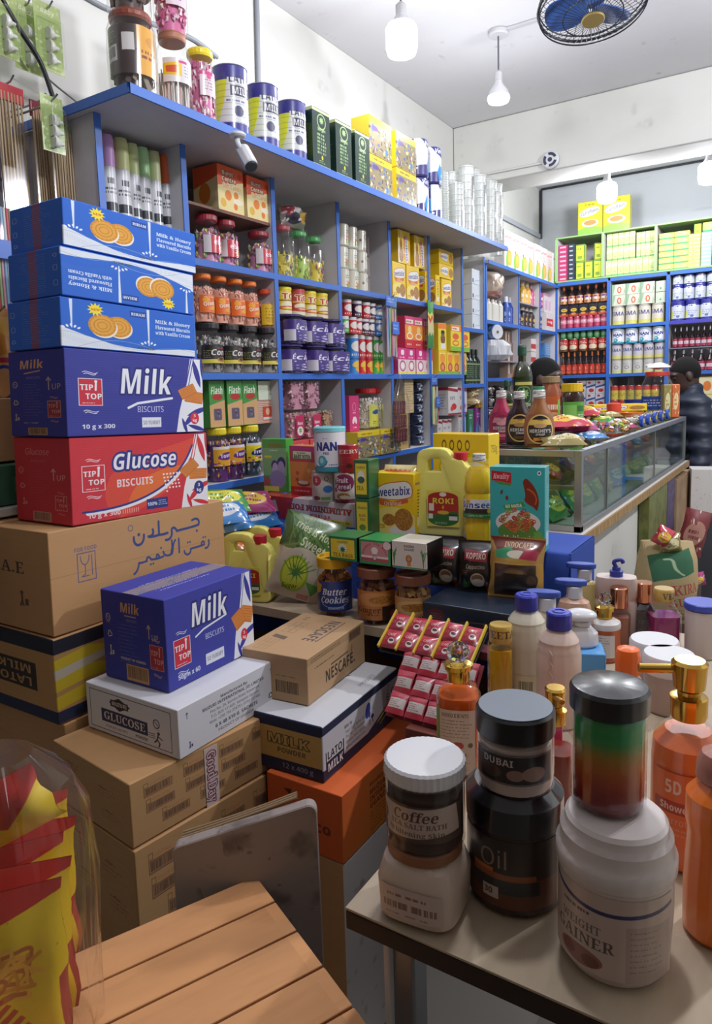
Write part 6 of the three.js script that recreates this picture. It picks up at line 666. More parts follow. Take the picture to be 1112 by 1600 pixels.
{
const X=-1.82,tp=L(2,120,230,(p)=>{p.bg('#d4d0cc').cu([10,50,24,20,30,60,44,34,58,22,60,58,74,36,90,26,88,52,110,30],'#c04a6a',5).small(40,66,50,3,12,'#8a8a88',4).cu([30,220,10,160,40,120,60,110,60,160,60,190,60,230],null,0,'#7ab04c').el(78,160,32,46,'#d99a34').el(78,160,22,36,'#e3b45c').el(50,112,8,9,'#b8342c');});
row(kBox('tall_pack','pack',faces(tp),.5,'gloss'),TOP2,.26,786,861,8,'tall white pack with an orange and green picture on the far wall shelf',{x:-1.8,py:400,turn:.02,gap:.95});
const wr=L(2,120,110,(p)=>{p.bg('#a89484');for(let i=0;i<4;i++)for(let k=0;k<3;k++)p.el(20+i*28,20+k*34,12,14,['#c4b4a4','#8a7464','#b09a8a'][(i+k)%3]);p.r(0,84,120,26,'#a86a5c').poly([30,10,50,4,46,60,28,50],'#d8ccc0');});
solo('wrapped_bundle',moved(pillow(.26,.19,.24,wr,{crinkle:.25,pow:.22,fin:0,seed:17}),0,.096,0),print(2,'film'),'big film wrapped bundle of brown packs at the near end of the far shelf','bundle',[-1.87,LV2[2]+.152,zAt(771,-1.8,440)],HALF);
const wbt=kBottle('white_bottle','bottle',[[0,.46,.3,4],[.02,.5,.33,4],[.78,.5,.33,4],[.86,.3,.26,3],[.9,.2]],pm('#cbc9c0',.45),{cap:'#c4c2ba',capR:.2,capY:.86,capH:.14});row(wbt,LV2[2],.15,757,779,5,'plain white flat bottle under the wrapped bundle',{x:-1.8,py:490,turn:.03,gap:.98});
const bbl=(c,d)=>twice(50,80,(p)=>p.bg(c).el(26,30,16,12,d).small(12,54,28,2,9,'#d8dce8',5));const col=(c,d,cap)=>kBottle('care_bottle','bottle',[[0,.44],[.02,.49],[.62,.49],[.78,.3],[.86,.2]],pm(c,.35),{R:bbl(c,d),la:[.06,.6],ang:1.5,cap,capR:.26,capY:.78,capH:.22});
row(col('#2c4a9a','#8ab0d8','#d4d8e0'),LV2[2],.2,790,806,4,'white capped blue bottle by the upright of the far shelf',{py:480,x:X,gap:.92});
row(col('#2a1c20','#c9a03c','#d9d4cc'),LV2[2],.16,815,838,5,'dark bottle with a gold badge in the lower row of the far shelf',{py:490,x:X,gap:.9});
['#c9a04c','#c99a44','#b04a7a','#a83a74'].forEach((c,i)=>row(col(c,'#e6d8c0',i<2?'#d8c8a0':'#d0a8c0'),LV2[2]+.172,.17,[816,822,829,837][i],0,1,['first gold bottle in the upper row of the far shelf','second gold bottle in the upper row of the far shelf','slim pink bottle next to the gold ones','wide pink bottle next to the upright'][i],{py:450,x:X,w:i===3?.1:.065}));solo('row_board',mbox(-1.9,LV2[2]+.161,Z2[2]+.011,-1.757,LV2[2]+.1715,Z2[1]-.011),pm('#8a8a94',.5),'thin board between the two bottle rows of the far shelf','shelf');
const rw=L(2,90,90,(p)=>p.bg('#d0ccca').r(0,30,90,36,'#c02c34').small(14,42,50,1,8,'#efe0de',9).el(70,48,8,8,'#e8d8d4')),pw=L(2,50,80,(p)=>p.bg('#cfc8cc').r(8,30,34,40,'#c8a8b8').r(0,0,50,12,'#c08aa8')),yp=L(2,50,80,(p)=>p.bg('#cbb84c').small(10,20,30,4,12,'#8a7a2c',5));row(kBox('red_white_box','box',faces(rw),.6),LV2[2],.15,849,859,2,'white box with a red band on the far shelf',{py:500,x:X,turn:.02});row(kBox('pale_pack','pack',faces(pw),.6),LV2[2]+.151,.15,847,853,2,'pale pack with a pink top above the red banded boxes',{py:455,x:X,turn:.02});row(kBox('pale_pack','pack',faces(yp),.6),LV2[2]+.151,.12,859,0,1,'yellowish pack above the red banded boxes',{py:460,x:X,w:.1});
const bx=L(2,90,90,(p)=>{p.bg('#4f86c0');for(let i=0;i<5;i++)p.small(12,12+i*16,66,1,6,'#9ac0e0',7);});kBox('blue_pack','pack',faces(bx),.5,'film').put(X,LV2[1],zAt(854,X,545),HALF,[.3,.18,.12],'blue pack with pale lines below the red banded boxes');kBox('blue_pack','pack',faces(bx),.5,'film').put(X,LV2[1]+.181,zAt(854,X,530),HALF,[.3,.1,.12],'second blue pack lying on the first one');
const bw=L(2,60,60,(p)=>p.bg('#8a7468').r(8,8,20,44,'#c4b4a8').r(34,8,18,44,'#5c4438'));row(kBox('small_pack','pack',faces(bw),.7),LV2[1]+.25,.08,787,806,5,'small brown and white pack under the blue bottles',{py:520,x:X,turn:.02});row(kBox('small_pack','pack',faces(bw),.7),LV2[1],.249,790,804,3,'tall brown and white pack under the small ones',{py:540,x:X,turn:.02});
const rd=L(2,60,50,(p)=>p.bg('#cfc8c4').r(0,20,60,18,'#a83438'));for(let i=0;i<3;i++)kBox('flat_pack','pack',faces(rd),.7).put(X,LV2[1]+i*.1,zAt(828,X,545),HALF,[.2,.098,.12],'white and red pack in the pile behind the tall oil bottle','pile of white and red packs');
{const t=thing('foil_roll','blue and white roll lying with its white end out on the far shelf','roll',[-1.8,LV2[1]+.3,zAt(764,-1.8,540)]);part(t,'roll_body',moved(moved(cyl(.048,.16,0,22,.006,{R:L(2,120,40,(p)=>{p.bg('#3f78c8');p.speck(20,'#a8c8e8',2,5);})}),0,0,0,0,0,HALF),.08,0,0),print(2,'film'));part(t,'end_paper',moved(moved(cyl(.047,.006,0,22,.002),0,0,0,0,0,HALF),.087,0,0),pm('#d0d3da',.6));part(t,'core_hole',moved(moved(cyl(.01,.004,0,12,.001),0,0,0,0,0,HALF),.0895,0,0),pm('#6a6258',.8));t.rotation.y=-.5;}
solo('plastic_bundle',crumple([[0,.1,.09],[.03,.13,.12],[.09,.13,.12],[.13,.09,.08]],33,.2,48),haze(.6,'#e4e6ea'),'crumpled white plastic bundle below the blue and white roll','plastic bag',[-1.79,LV2[1]+.12,zAt(768,-1.78,580)]);
const dk=L(2,60,50,(p)=>{p.bg('#241c1c');for(let i=0;i<8;i++)p.poly([rnd(60),rnd(50),rnd(60),rnd(50),rnd(60),rnd(50)],['#4a3c38','#8a807a','#3a2c28'][i%3]);});for(let i=0;i<4;i++)for(let k=0;k<2;k++)solo('dark_packet',pillow(.085,.075,.1,dk,{crinkle:.35,pow:.3,seed:i*2+k,fin:0}),print(2,'film'),'dark shiny packet in the pile behind the syrup bottles','packet',[-1.82,LV2[0]+.06+i*.075,zAt(763+k*16,-1.8,630)],HALF,'dark packets in a pile');solo('pile_board',mbox(-1.95,LV2[1]+.108,Z2[1]+.011,-1.757,LV2[1]+.118,Z2[0]-.011),pm('#8a8a94',.5),'thin board under the white plastic bundle','shelf');
solo('green_ball',new THREE.SphereGeometry(.05,20,14),pm('#2f7a4c',.5),'dark green ball on top of the wrapped bundle','ball',[-1.93,LV2[2]+.352,zAt(768,-1.93,402)]);
}
const SLABY=1.05,CASEY=1.327,CXF=-.618,CXB=-1.06,CZN=-2.36,CZF=-4.78;
{
const t=thing('shop_counter','white plastered counter with a wood edged top under the glass case','counter');
part(t,'counter_wall',mbox(CXB+.02,.001,CZF-.02,CXF-.05,SLABY-.035,-2.3),PLASTER);part(t,'worktop',mbox(CXB-.02,SLABY-.033,CZF-.04,CXF+.012,SLABY,-2.265,.003),pm('#cdc8c2',.5));part(t,'wood_edge',mbox(CXF+.012,SLABY-.036,CZF-.04,CXF+.02,SLABY+.001,-2.258,.002),mapped((u,v)=>gray(150+70*(tnoise(u*3,v,16,51)-.5),1,.8,.52),{roughness:.7},2));part(t,'end_edge',mbox(CXB-.02,SLABY-.036,-2.265,CXF+.012,SLABY-.001,-2.257,.002),pm('#4a3c34',.7));
}
{
const AL=metal('#b4b7bb',.38),t=thing('glass_case','long glass display case with aluminium edges on the counter','display case'),y0=SLABY+.001,y1=CASEY,w=.024,bars=[];
for(const z of[CZN,CZF])for(const x of[CXF,CXB])part(t,'corner_post',mbox(x===CXF?x-w:x,y0,z===CZN?z-w:z,x===CXF?x:x+w,y1-.02,z===CZN?z:z+w,.001),AL);
for(const y of[y0,y1-.022]){const q=y===y0?y+.02:y1;part(t,'long_rail',mbox(CXF-w,y,CZF,CXF,q,CZN,.001),AL);part(t,'long_rail',mbox(CXB,y,CZF,CXB+w,q,CZN,.001),AL);part(t,'end_rail',mbox(CXB+w,y,CZN-w,CXF-w,q,CZN,.001),AL);part(t,'end_rail',mbox(CXB+w,y,CZF,CXF-w,q,CZF+w,.001),AL);}void bars;
const GL=once('caseglass',()=>new P({color:'#dfe9e4',roughness:.03,transmission:1,thickness:0,ior:1.5}));
const zs=[CZN-w,-2.75,-3.75,CZF+w];for(let i=0;i<3;i++)part(t,'front_pane',mbox(CXF-.012,y0+.02,zs[i+1]+.002,CXF-.007,y1-.022,zs[i]-.002,.0005),GL);part(t,'end_pane',mbox(CXB+w,y0+.02,CZN-.014,CXF-w,y1-.022,CZN-.009,.0005),GL);part(t,'top_pane',mbox(CXB+w,y1-.012,CZF+w,CXF-w,y1-.005,CZN-w,.0005),GL);
for(const z of[-2.75,-3.75])part(t,'pane_joint',mbox(CXF-.016,y0+.02,z-.004,CXF-.004,y1-.022,z+.004,.0005),AL);part(t,'middle_shelf',mbox(CXB+w,1.196,CZF+w,CXF-.03,1.202,CZN-.03,.0005),GL);part(t,'end_shelf_rail',mbox(CXB+w,1.19,CZN-.03,CXF-w,1.206,CZN-.022),AL);part(t,'rear_panel',mbox(CXB+.001,y0+.02,CZF+w,CXB+.008,y1-.022,CZN-w),pm('#3c443f',.6));
const K=[0,1,2,3,4,5].map((i)=>pillow(.17,.11,.05,A.snack[[2,0,5,6,2,1][i]],{seed:i+2,crinkle:.3}));const nm=['green','red','olive','purple','green','blue'];
for(let i=0;i<11;i++){const k=i%6===1?4:[0,2,0,4,2,5][i%6],m=solo('case_packet',K[k],print(1,'film'),nm[k]+' packet lying on the bottom inside the glass case','packet',[-.76,SLABY+.06,-2.52-i*.195],HALF+rnd(-.2,.2),'packets on the case bottom, '+nm[k]);m.rotation.x=-.6;}for(let i=0;i<8;i++){const k=[1,3,1,2,3,1,5,1][i],m=solo('case_packet',K[k],print(1,'film'),nm[k]+' packet lying on the middle shelf inside the glass case','packet',[-.77,1.236,-2.52-i*.25],HALF+rnd(-.25,.25),'packets on the case shelf, '+nm[k]);m.rotation.x=-1.1;m.scale.y=.8;}
for(const[y,k,l]of[[SLABY+.04,0,'lowest green'],[SLABY+.085,4,'upper green'],[1.232,1,'red']]){const m=solo('case_packet',K[k],print(1,'film'),l+' packet lying behind the end pane of the case','packet',[-.86,y,-2.47],0);m.rotation.x=-1.25;m.scale.y=.8;}
}
const onCase=(px,x)=>{const p=PX(px,660,x);p.y=CASEY+.001;p.z=Math.max(CZF+.06,p.z);return p;};
{
const G=(p,q)=>p.clone().add(new THREE.Vector3(0,0,q||0));
const SY=(i)=>group((o)=>{const c=['#a02c4c','#2a181c','#8f5a30'][i];part(o,'bottle_body',loft([[0,.4,.26],[.02,.46,.3],[.12,.49,.33],[.36,.5,.34],[.56,.43,.31],[.7,.27,.24],[.8,.2,.2],[.86,.19,.19]],28),pm(c,.18,{clearcoat:.8}));part(o,'label',loft([[.06,.505,.345],[.3,.51,.35],[.5,.47,.335],[.58,.43,.32]],18,{R:A.hershey[i],a0:-.95,a1:.95}),print(1,'gloss'));part(o,'cap',cyl(.2,.16,.84,18,.02,{R:A.crystal}),print(1,'film'));});
const S=[0,1,2].map((i)=>new Kind('syrup_bottle','syrup bottle',()=>SY(i)));
const put=(i,px,py,hpx,w,l)=>{const b=onCase(px,[-1.0,-.9,-.8][i]),H=heightAt(b,px,py-hpx)-b.y;S[i].put(b.x,b.y,b.z,.42,[w,H,w],l,'syrup bottles on the glass case');};
put(2,842,693,84,.11,'light brown syrup bottle with a black oval label at the corner of the glass case');put(0,783,690,80,.1,'red syrup bottle behind the yellow cereal box');put(1,811,692,81,.105,'dark chocolate syrup bottle between the red and the light brown one');
const OB=(big)=>new Kind('olive_oil_bottle','oil bottle',()=>group((o)=>{part(o,'bottle_body',loft([[0,.45,.45,4],[.02,.49,.49,4],[.68,.49,.49,4],[.78,.4,.4,3],[.84,.2,.2,2],[.95,.18,.18]],28),pm('#232a0e',.1,{clearcoat:1}));part(o,'label',loft([[.12,.5,.5,4],[.64,.5,.5,4]],14,{R:A.olive,a0:-.75,a1:.75}),print(1,'gloss'));part(o,'cap',cyl(.22,.11,.9,20,.02),pm('#1f4a38',.4));}));const B=OB(1);
B.put(-.968,CASEY+.001,-2.78,.5,[.08,.375,.08],'tall square olive oil bottle with a dark green cap');B.put(-1.01,CASEY+.001,-2.72,.5,[.056,.24,.056],'small square olive oil bottle beside the tall one');
const jar=(name,label,px,py,top,w,R,lid,body,lidH=.14)=>{const b=onCase(px,py),H=heightAt(b,px,top)-b.y,o=thing(name,label,'jar',b,.45);part(o,'jar_body',loft([[0,w*.47,w*.47,3],[H*.02,w*.5,w*.5,3],[H*.74,w*.5,w*.5,3],[H*.84,w*.4],[H*.88,w*.4]],26),body);part(o,'label',loft([[H*.14,w*.506,w*.506,3],[H*.64,w*.506,w*.506,3]],14,{R,a0:-1,a1:1}),print(1,'gloss'));part(o,'lid',flute(w*.46,H*lidH,H*(1-lidH),20),pm(lid,.4));return o;};
jar('honey_jar','yellow lidded jar of dark honey with a green label',893,-.87,599,.1,A.honey,'#d9b01c',pm('#2c140c',.1,{clearcoat:.8}),.17);jar('powder_jar','jar with a flat gold lid and an orange label behind the syrup bottles',860,-1.0,588,.09,A.creamJar,'#8a7452',pm('#8a4a2c',.3),.12);jar('green_tub','green topped pale tub behind the light brown syrup bottle',838,-1.0,604,.075,A.greenTin,'#2f7a50',pm('#cfd4cc',.4),.12);
const heap=[[885,-0.76,0,.2,.2,'red crisp packet lying on the heap'],[905,-0.85,0,.2,-.3,'shiny red packet at the top of the heap'],[898,-0.74,3,.2,.1,'pink packet with a gold oval below the red ones'],[880,-0.7,5,.17,-.1,'gold brown packet at the bottom of the heap'],[926,-0.67,1,.12,.5,'blue packet peeping out of the heap'],[940,-0.75,2,.12,-.4,'green packet in the middle of the heap'],[955,-0.82,5,.12,.3,'olive packet in the middle of the heap'],[962,-0.72,6,.12,-.2,'purple packet next to the orange bowl'],[948,-0.92,2,.12,.2,'small green packet at the back of the heap'],[930,-0.98,4,.13,.6,'orange nut packet at the back of the heap'],[980,-0.67,3,.1,.5,'pink packet hanging over the case edge'],[916,-0.69,1,.1,.2,'flat blue packet on the case corner']];
heap.forEach(([px,py,k,w,rz,l],i)=>{const b=onCase(px,py),m=solo('snack_packet',pillow(w*.88,w*.5,w*.24,A.snack[k],{seed:i+3,crinkle:.4}),print(1,'film'),l,'packet',[b.x,CASEY+.026+[3,4,2,0,0,2,2,1,1,2,0,0][i]*.017,b.z],.5+rz);m.rotation.x=-1.3;});
const sweetHeap=mergeGeometries([sweets(140,.1,0,.05,.016,['#c9c4be','#8aa84c','#b04a6a','#d9c44c','#8a5a9a','#d8d4d0','#c86a34'],{inner:true})]);const hp=onCase(946,-.74);tag(mesh(numbered('sweet_heap'),sweetHeap,vcol(.25,{clearcoat:.6}),scene),'loose heap of wrapped sweets on the glass case','sweets',null,'stuff').position.set(hp.x,CASEY+.002,hp.z);
const bowl=onCase(985,-.78);solo('plastic_bowl',loft([[0,.035],[.004,.04],[.05,.062],[.062,.066],[.062,.061],[.006,.036]],24,{capT:true}),pm('#d97a2c',.35),'orange plastic bowl among the sweets','bowl',[bowl.x,CASEY+.001,bowl.z]);solo('red_tub',cyl(.038,.11,0,20,.006),pm('#c8442c',.4),'red tub behind the orange bowl','tub',[bowl.x-.1,CASEY+.001,bowl.z-.06]);
const yb=onCase(962,-.93);const tr=solo('yellow_tray_box',cbox(.3,.04,.16,faces(A.weetV),.003),print(1,'gloss'),'flat yellow box lying across the goods on the glass case','box',[yb.x,CASEY+.0565,yb.z],.5);solo('tray_support',cbox(.26,.054,.14,faces(A.snack[5]),.003),print(1),'olive box under the flat yellow box','box',[yb.x,CASEY+.001,yb.z],.5);
for(let i=0;i<5;i++){const b=onCase(1000+i*10,-.68),o=thing('blue_lid_jar','small jar lying with its blue lid to the front of the case','jar',[b.x,CASEY+.0305,b.z],HALF,'blue lidded jars lying in a row');part(o,'jar_body',moved(loft([[0,.026],[.004,.028],[.07,.028]],18),0,0,-.07,HALF),clear());part(o,'contents',moved(sweets(24,.025,.004,.066,.007,['#c9c4b8','#8a7a5c','#d9d4c8']),0,0,-.07,HALF),vcol(.4),STUFF);part(o,'lid',moved(cyl(.0295,.016,0,20,.002),0,0,0,HALF),pm('#2c4aa8',.4));part(o,'lid_badge',moved(cyl(.012,.002,.016,14,.0005),0,0,0,HALF),pm('#d9c84c',.4));}
const v=onCase(1008,-.9);solo('white_tub',loft([[0,.05],[.01,.055],[.1,.075],[.11,.076]],24,{R:A.vest}),print(1,'gloss'),'wide white and navy tub behind the blue lids','tub',[v.x,CASEY+.002,v.z]);
const big=onCase(1046,-.78),bj=thing('big_clear_jar','big clear jar with a blue label and red lid on the far case end','jar',[big.x,CASEY+.001,big.z],.4);part(bj,'jar_body',loft([[0,.085],[.006,.09],[.2,.09],[.24,.07],[.26,.066]],28,{capT:false}),clear());part(bj,'label',loft([[.05,.0915],[.13,.0915]],20,{R:A.bulkJar,a0:-1.6,a1:1.6}),print(1,'gloss'));part(bj,'contents',sweets(70,.084,.004,.09,.015,['#d9c46a','#c9a84c','#e0d8b8']),vcol(.4),STUFF);part(bj,'lid',flute(.07,.03,.25,24),pm('#b8342c',.4));
solo('bottle_clear',loft([[0,.03],[.004,.034],[.17,.034],[.22,.014],[.25,.014]],20),clear('#eef4f8'),'clear empty bottle behind the big jar','bottle',[big.x-.15,CASEY+.001,big.z+.03]);solo('white_pouch',pillow(.14,.1,.03,null,{crinkle:.5,seed:4}),pm('#cfcac6',.4),'white crumpled pouch lying on the big clear jar','pouch',[big.x,CASEY+.315,big.z],.4).rotation.x=-1.35;
for(const[dx,l,k]of[[0,'tall striped packet at the far end of the case',4],[.07,'tall pale packet at the far end of the case',5]])solo('standing_packet',moved(cbox(.05,.2,.05,faces(A.snack[k]),.006),0,0,0),print(1,'film'),l,'packet',[CXF-.05-dx*.5,CASEY+.001,CZF+.14+dx],.5);
}
const PLY=1.1,TBL=.9;
{
const t=thing('display_platform','raised display draped in plain blue cloth in front of the counter','display');
part(t,'platform',mbox(-1.69,.002,-2.1,-.53,PLY-.012,-1.86),pm('#6a4a34',.7));
const CL=pm('#1f3f94',.8,{sheen:.4});const wv=(x)=>.012*Math.sin(x*34)+.008*Math.sin(x*71+1),p=[],u=[],idx=[],N=90,V=[[-2.1,PLY],[-2.0,PLY],[-1.86,PLY],[-1.846,PLY-.006],[-1.838,PLY-.05],[-1.835,PLY-.16],[-1.835,.72]];
for(let j=0;j<V.length;j++)for(let i=0;i<=N;i++){const x=-1.7+1.19*i / N;p.push(x,V[j][1],V[j][0]+(j>3?wv(x)*(j-3)*.25+.004:0));u.push(i / N,j / 6);}for(let j=0;j+1<V.length;j++)for(let i=0;i<N;i++){const a=j*(N+1)+i;idx.push(a,a+N+1,a+1,a+1,a+N+1,a+N+2);}const g=geo(p,null,u,idx);const back=g.clone();part(t,'cloth',g,pm('#1f3f94',.8,{sheen:.4,side:THREE.DoubleSide}));void back;void CL;
part(t,'cloth_side',mbox(-.516,.72,-2.1,-.51,PLY,-1.85,.002),CL);
}
const onP=(px,py)=>PY(px,py,PLY+.001);
const boxPx=(name,label,cat,h,bl,br,tl,d,F,{sheet:sh=1,fin='gloss',ry=0,off=0}={})=>{
const a=PY(...bl,h),b=PY(...br,h),w=Math.hypot(b.x-a.x,b.z-a.z),H=heightAt(a,...tl)-h,r=Math.atan2(-(b.z-a.z),b.x-a.x)+ry,o=solo(name,moved(cbox(w,H,d,F,.002),0,0,-d / 2-off),print(sh,fin),label,cat,[(a.x+b.x) / 2,h,(a.z+b.z) / 2],r);return o;};
{
const P1=PLY+.001;
boxPx('cereal_box','yellow wheat biscuit box on the blue cloth next to the jerrycan','cereal box',P1,[582,832],[648,838],[583,738],.075,faces(A.weetF,A.weetS));
boxPx('cereal_box','turquoise cereal box with a bowl picture, largest on the blue cloth','cereal box',P1,[767,858],[850,866],[766,728],.06,faces(A.kwal,A.kwalS),{ry:.1});
boxPx('foil_box','long red and white foil box lying upside down on the blue cloth','foil box',P1,[406,806],[553,826],[404,772],.07,{...faces(A.velvex),t:A.velvexT});
const vx=PY(406,806,P1),vy=heightAt(vx,404,772)+.001;
boxPx('porridge_box','green baby porridge box standing on the foil box','cereal box',vy,[410,768],[447,770],[404,686],.05,faces(A.infant),{off:.01});boxPx('porridge_box','pink and orange baby cereal box standing on the foil box','cereal box',vy,[451,772],[491,776],[446,696],.05,faces(A.soya),{off:.01});
const can=(name,label,y,px,w,H,R,lid,ry=.5)=>{const z=-1.93,p=PZ(px,750,z),o=thing(name,label,'tin',[p.x,y,z],ry);part(o,'can_body',loft([[0,w*.48],[.003,w*.5],[H*(lid?.9:.98),w*.5],[H*(lid?.905:1),w*.48]],30,{R}),print(1,'gloss'));if(lid)part(o,'lid',loft([[H*.9,w*.515],[H*.98,w*.515],[H,w*.49]],30),pm(lid,.35));else part(o,'rim',loft([[H*.985,w*.49],[H*.99,w*.508],[H*1.005,w*.5],[H*1.005,w*.46],[H*.99,w*.455]],30),metal('#b8a888',.3));return o;};
can('cereal_tin','white cereal tin with a blue bird mark under the formula tin',vy,507,.086,.099,A.scereal,null,.35);can('cereal_tin','white cereal tin with a purple oval under the red tin',vy,540,.078,.099,A.fcereal,null,.3);const f=can('formula_tin','tall white formula tin with a turquoise lid',vy+.1,517,.105,.148,A.nan,'#7cc8d0',.35);void f;can('tomato_tin','small dark red tin beside the tall formula tin',vy+.1,545,.068,.09,A.geery,null,.3);
const tb=onP(566,838);const td=(y,l,R)=>solo('tea_box',moved(cbox(.052,.118,.07,faces(R),.002),0,0,0),print(1,'gloss'),l,'tea box',[tb.x,y,tb.z-.035],.05);td(P1,'green and yellow black tea box standing under another tea box',A.teaS);td(P1+.119,'green and yellow tea box with a leaf emblem, on top of another tea box',A.tea);
{const b=onP(688,838),t=thing('oil_jerrycan','yellow cooking oil jerrycan with a red cap on the blue cloth','jerrycan',[b.x,b.y,b.z-.05],.12);const H=heightAt(b,690,708)-b.y;jerry(t,.165,H,.1);}
{const b=PZ(392,900,-1.655),t=thing('oil_jerrycan','yellow cooking oil jerrycan low behind the small purple carton','jerrycan',[b.x,TBL,-1.655],.3);jerry(t,.15,heightAt(b,392,838)-TBL,.085);}
{const b=PZ(407,900,-1.765),t=thing('oil_jerrycan','yellow cooking oil jerrycan half hidden behind its twin','jerrycan',[b.x+.03,TBL,-1.76],.3);jerry(t,.15,heightAt(b,402,826)-TBL,.08);}
{const b=onP(743,850),H=heightAt(b,742,710)-b.y,t=thing('sunflower_oil_bottle','clear plastic bottle of golden sunflower oil with a white cap','oil bottle',[b.x,b.y,b.z-.03],.25),w=.09;const rr=[[0,.42],[.02,.49],[.2,.5],[.24,.47],[.28,.5],[.52,.5],[.56,.46],[.6,.5],[.74,.47],[.84,.34],[.88,.2],[.93,.19]];part(t,'bottle_body',loft(rr.map(([y,r])=>[y*H,r*w,r*w,2.6]),32,{noise:(a,y)=>y>H*.56&&y<H*.82?1+.03*Math.sin(a*5+y*60):1}),clear());part(t,'oil',loft(rr.slice(0,10).map(([y,r])=>[y*H+.0015,r*w*.95,r*w*.95,2.6]),28),liquid('#f2d22e',.06,.2));part(t,'label',loft([[H*.3,w*.506,w*.506,2.6],[H*.51,w*.506,w*.506,2.6]],18,{R:A.sunseed,a0:-1.3,a1:1.3}),print(1,'gloss'));part(t,'cap',cyl(w*.21,H*.09,H*.91,20,.002,{R:A.crystal}),print(1,'gloss'));}
{const b=PY(812,745,SLABY+.16);const o=solo('cereal_box',cbox(.2,.2,.07,{...faces(A.curry),r:A.curryS,l:A.curryS},.002),print(1,'gloss'),'large yellow cornflakes box behind the turquoise cereal box','cereal box',[b.x-.01,PLY+.001,-2.05],-.12);const top=heightAt(o.position,800,676)-PLY;o.scale.y=top / .2;}
{const m=solo('biscuit_tray',pillow(.12,.06,.03,L(1,160,60,(p)=>{p.bg('#d9c88a');for(let i=0;i<6;i++)p.el(18+i*22,36,14,16,'#c8642c');p.r(130,0,30,60,'#c9b84c');}),{crinkle:.2}),print(1,'film'),'clear pack of orange round sweets lying on the wheat biscuit box','packet',[-1.06,PLY+.185,-1.92],.1);m.rotation.x=-.5;}
}
function jerry(t,w,H,d){
const s=new THREE.Shape(),x=w / 2,r=.018,y1=H*.64;s.moveTo(-x+r,0);s.lineTo(x-r,0);s.quadraticCurveTo(x,0,x,r);s.lineTo(x,y1);s.quadraticCurveTo(x,y1+.03,x-.02,y1+.04);s.lineTo(x-.03,H*.86);s.lineTo(.02,H*.88);s.quadraticCurveTo(.01,H,-.02,H);s.lineTo(-x+.04,H);s.quadraticCurveTo(-x,H,-x,H*.9);s.lineTo(-x,r);s.quadraticCurveTo(-x,0,-x+r,0);
const h=new THREE.Path();h.moveTo(-x+.022,H*.72);h.lineTo(-x+.022,H*.84);h.quadraticCurveTo(-x+.022,H*.92,-x+.045,H*.92);h.lineTo(-.02,H*.92);h.quadraticCurveTo(-.006,H*.92,-.006,H*.84);h.lineTo(-.006,H*.72);h.lineTo(-x+.022,H*.72);s.holes.push(h);
const g=new THREE.ExtrudeGeometry(s,{depth:d-.016,bevelEnabled:true,bevelSize:.006,bevelThickness:.008,bevelSegments:3,curveSegments:8});g.translate(0,.006,-d / 2+.008);
const p=g.attributes.position;for(let i=0;i<p.count;i++){const y=p.getY(i),k=y>H*.64?1-.55*Math.min(1,(y-H*.64) / (H*.1)):1;p.setZ(i,p.getZ(i)*k);}g.computeVertexNormals();const gg=toCreasedNormals(g,.7);
part(t,'can_body',gg,pm('#e6de74',.42));const lab=cbox(w*.62,H*.44,.0016,{x:A.roki,f:A.roki,b:A.roki,l:sw(1,'#dcd35c'),r:sw(1,'#dcd35c'),t:sw(1,'#dcd35c'),u:sw(1,'#dcd35c')},.0004);part(t,'label',moved(lab,.004,H*.12,d / 2+.0012),print(1,'gloss'));part(t,'screw_cap',moved(flute(.021,.026,H*.895,18),x-.038,0,0),pm('#b8202c',.4));part(t,'spout',moved(cyl(.017,.03,H*.87,16,.002),x-.038,0,0),pm('#e6de74',.42));
}
{
const t=thing('front_table','brown table along the front of the blue cloth and under the cosmetics','table'),TOPM=mapped((u,v)=>gray(176+40*(tnoise(u*2,v*.4,12,61)-.5),1,.9,.76),{roughness:.5},1.2),ed=pm('#2a1c16',.6);
part(t,'cosmetics_top',mbox(-.467,TBL-.004,-1.93,.55,TBL,-.675,.001),TOPM);part(t,'board_edge',mbox(-.467,TBL-.03,-1.93,.55,TBL-.0045,-.675,.002),ed);const t2=thing('goods_ledge','plain ledge carrying biscuit jars and pouches before the blue cloth','ledge');part(t2,'ledge_board',mbox(-1.735,TBL-.03,-1.805,-.4675,TBL-.001,-1.605,.002),TOPM);
for(const[x,z]of[[-.42,-.75],[.48,-.75],[-.42,-1.78],[.48,-1.78]])part(t,'leg',mbox(x-.02,.001,z-.02,x+.02,TBL-.031,z+.02),pm('#8c8c90',.4,{metalness:.8}));for(const x of[-1.7,-1.1,-.56])part(t2,'leg',mbox(x-.02,.001,-1.78,x+.02,TBL-.031,-1.74),pm('#6a5a4a',.7));part(t,'white_side',mbox(-.44,.2,-1.8,-.43,TBL-.031,-.72),pm('#c9c5c2',.6),{label:'white side panel'});
}
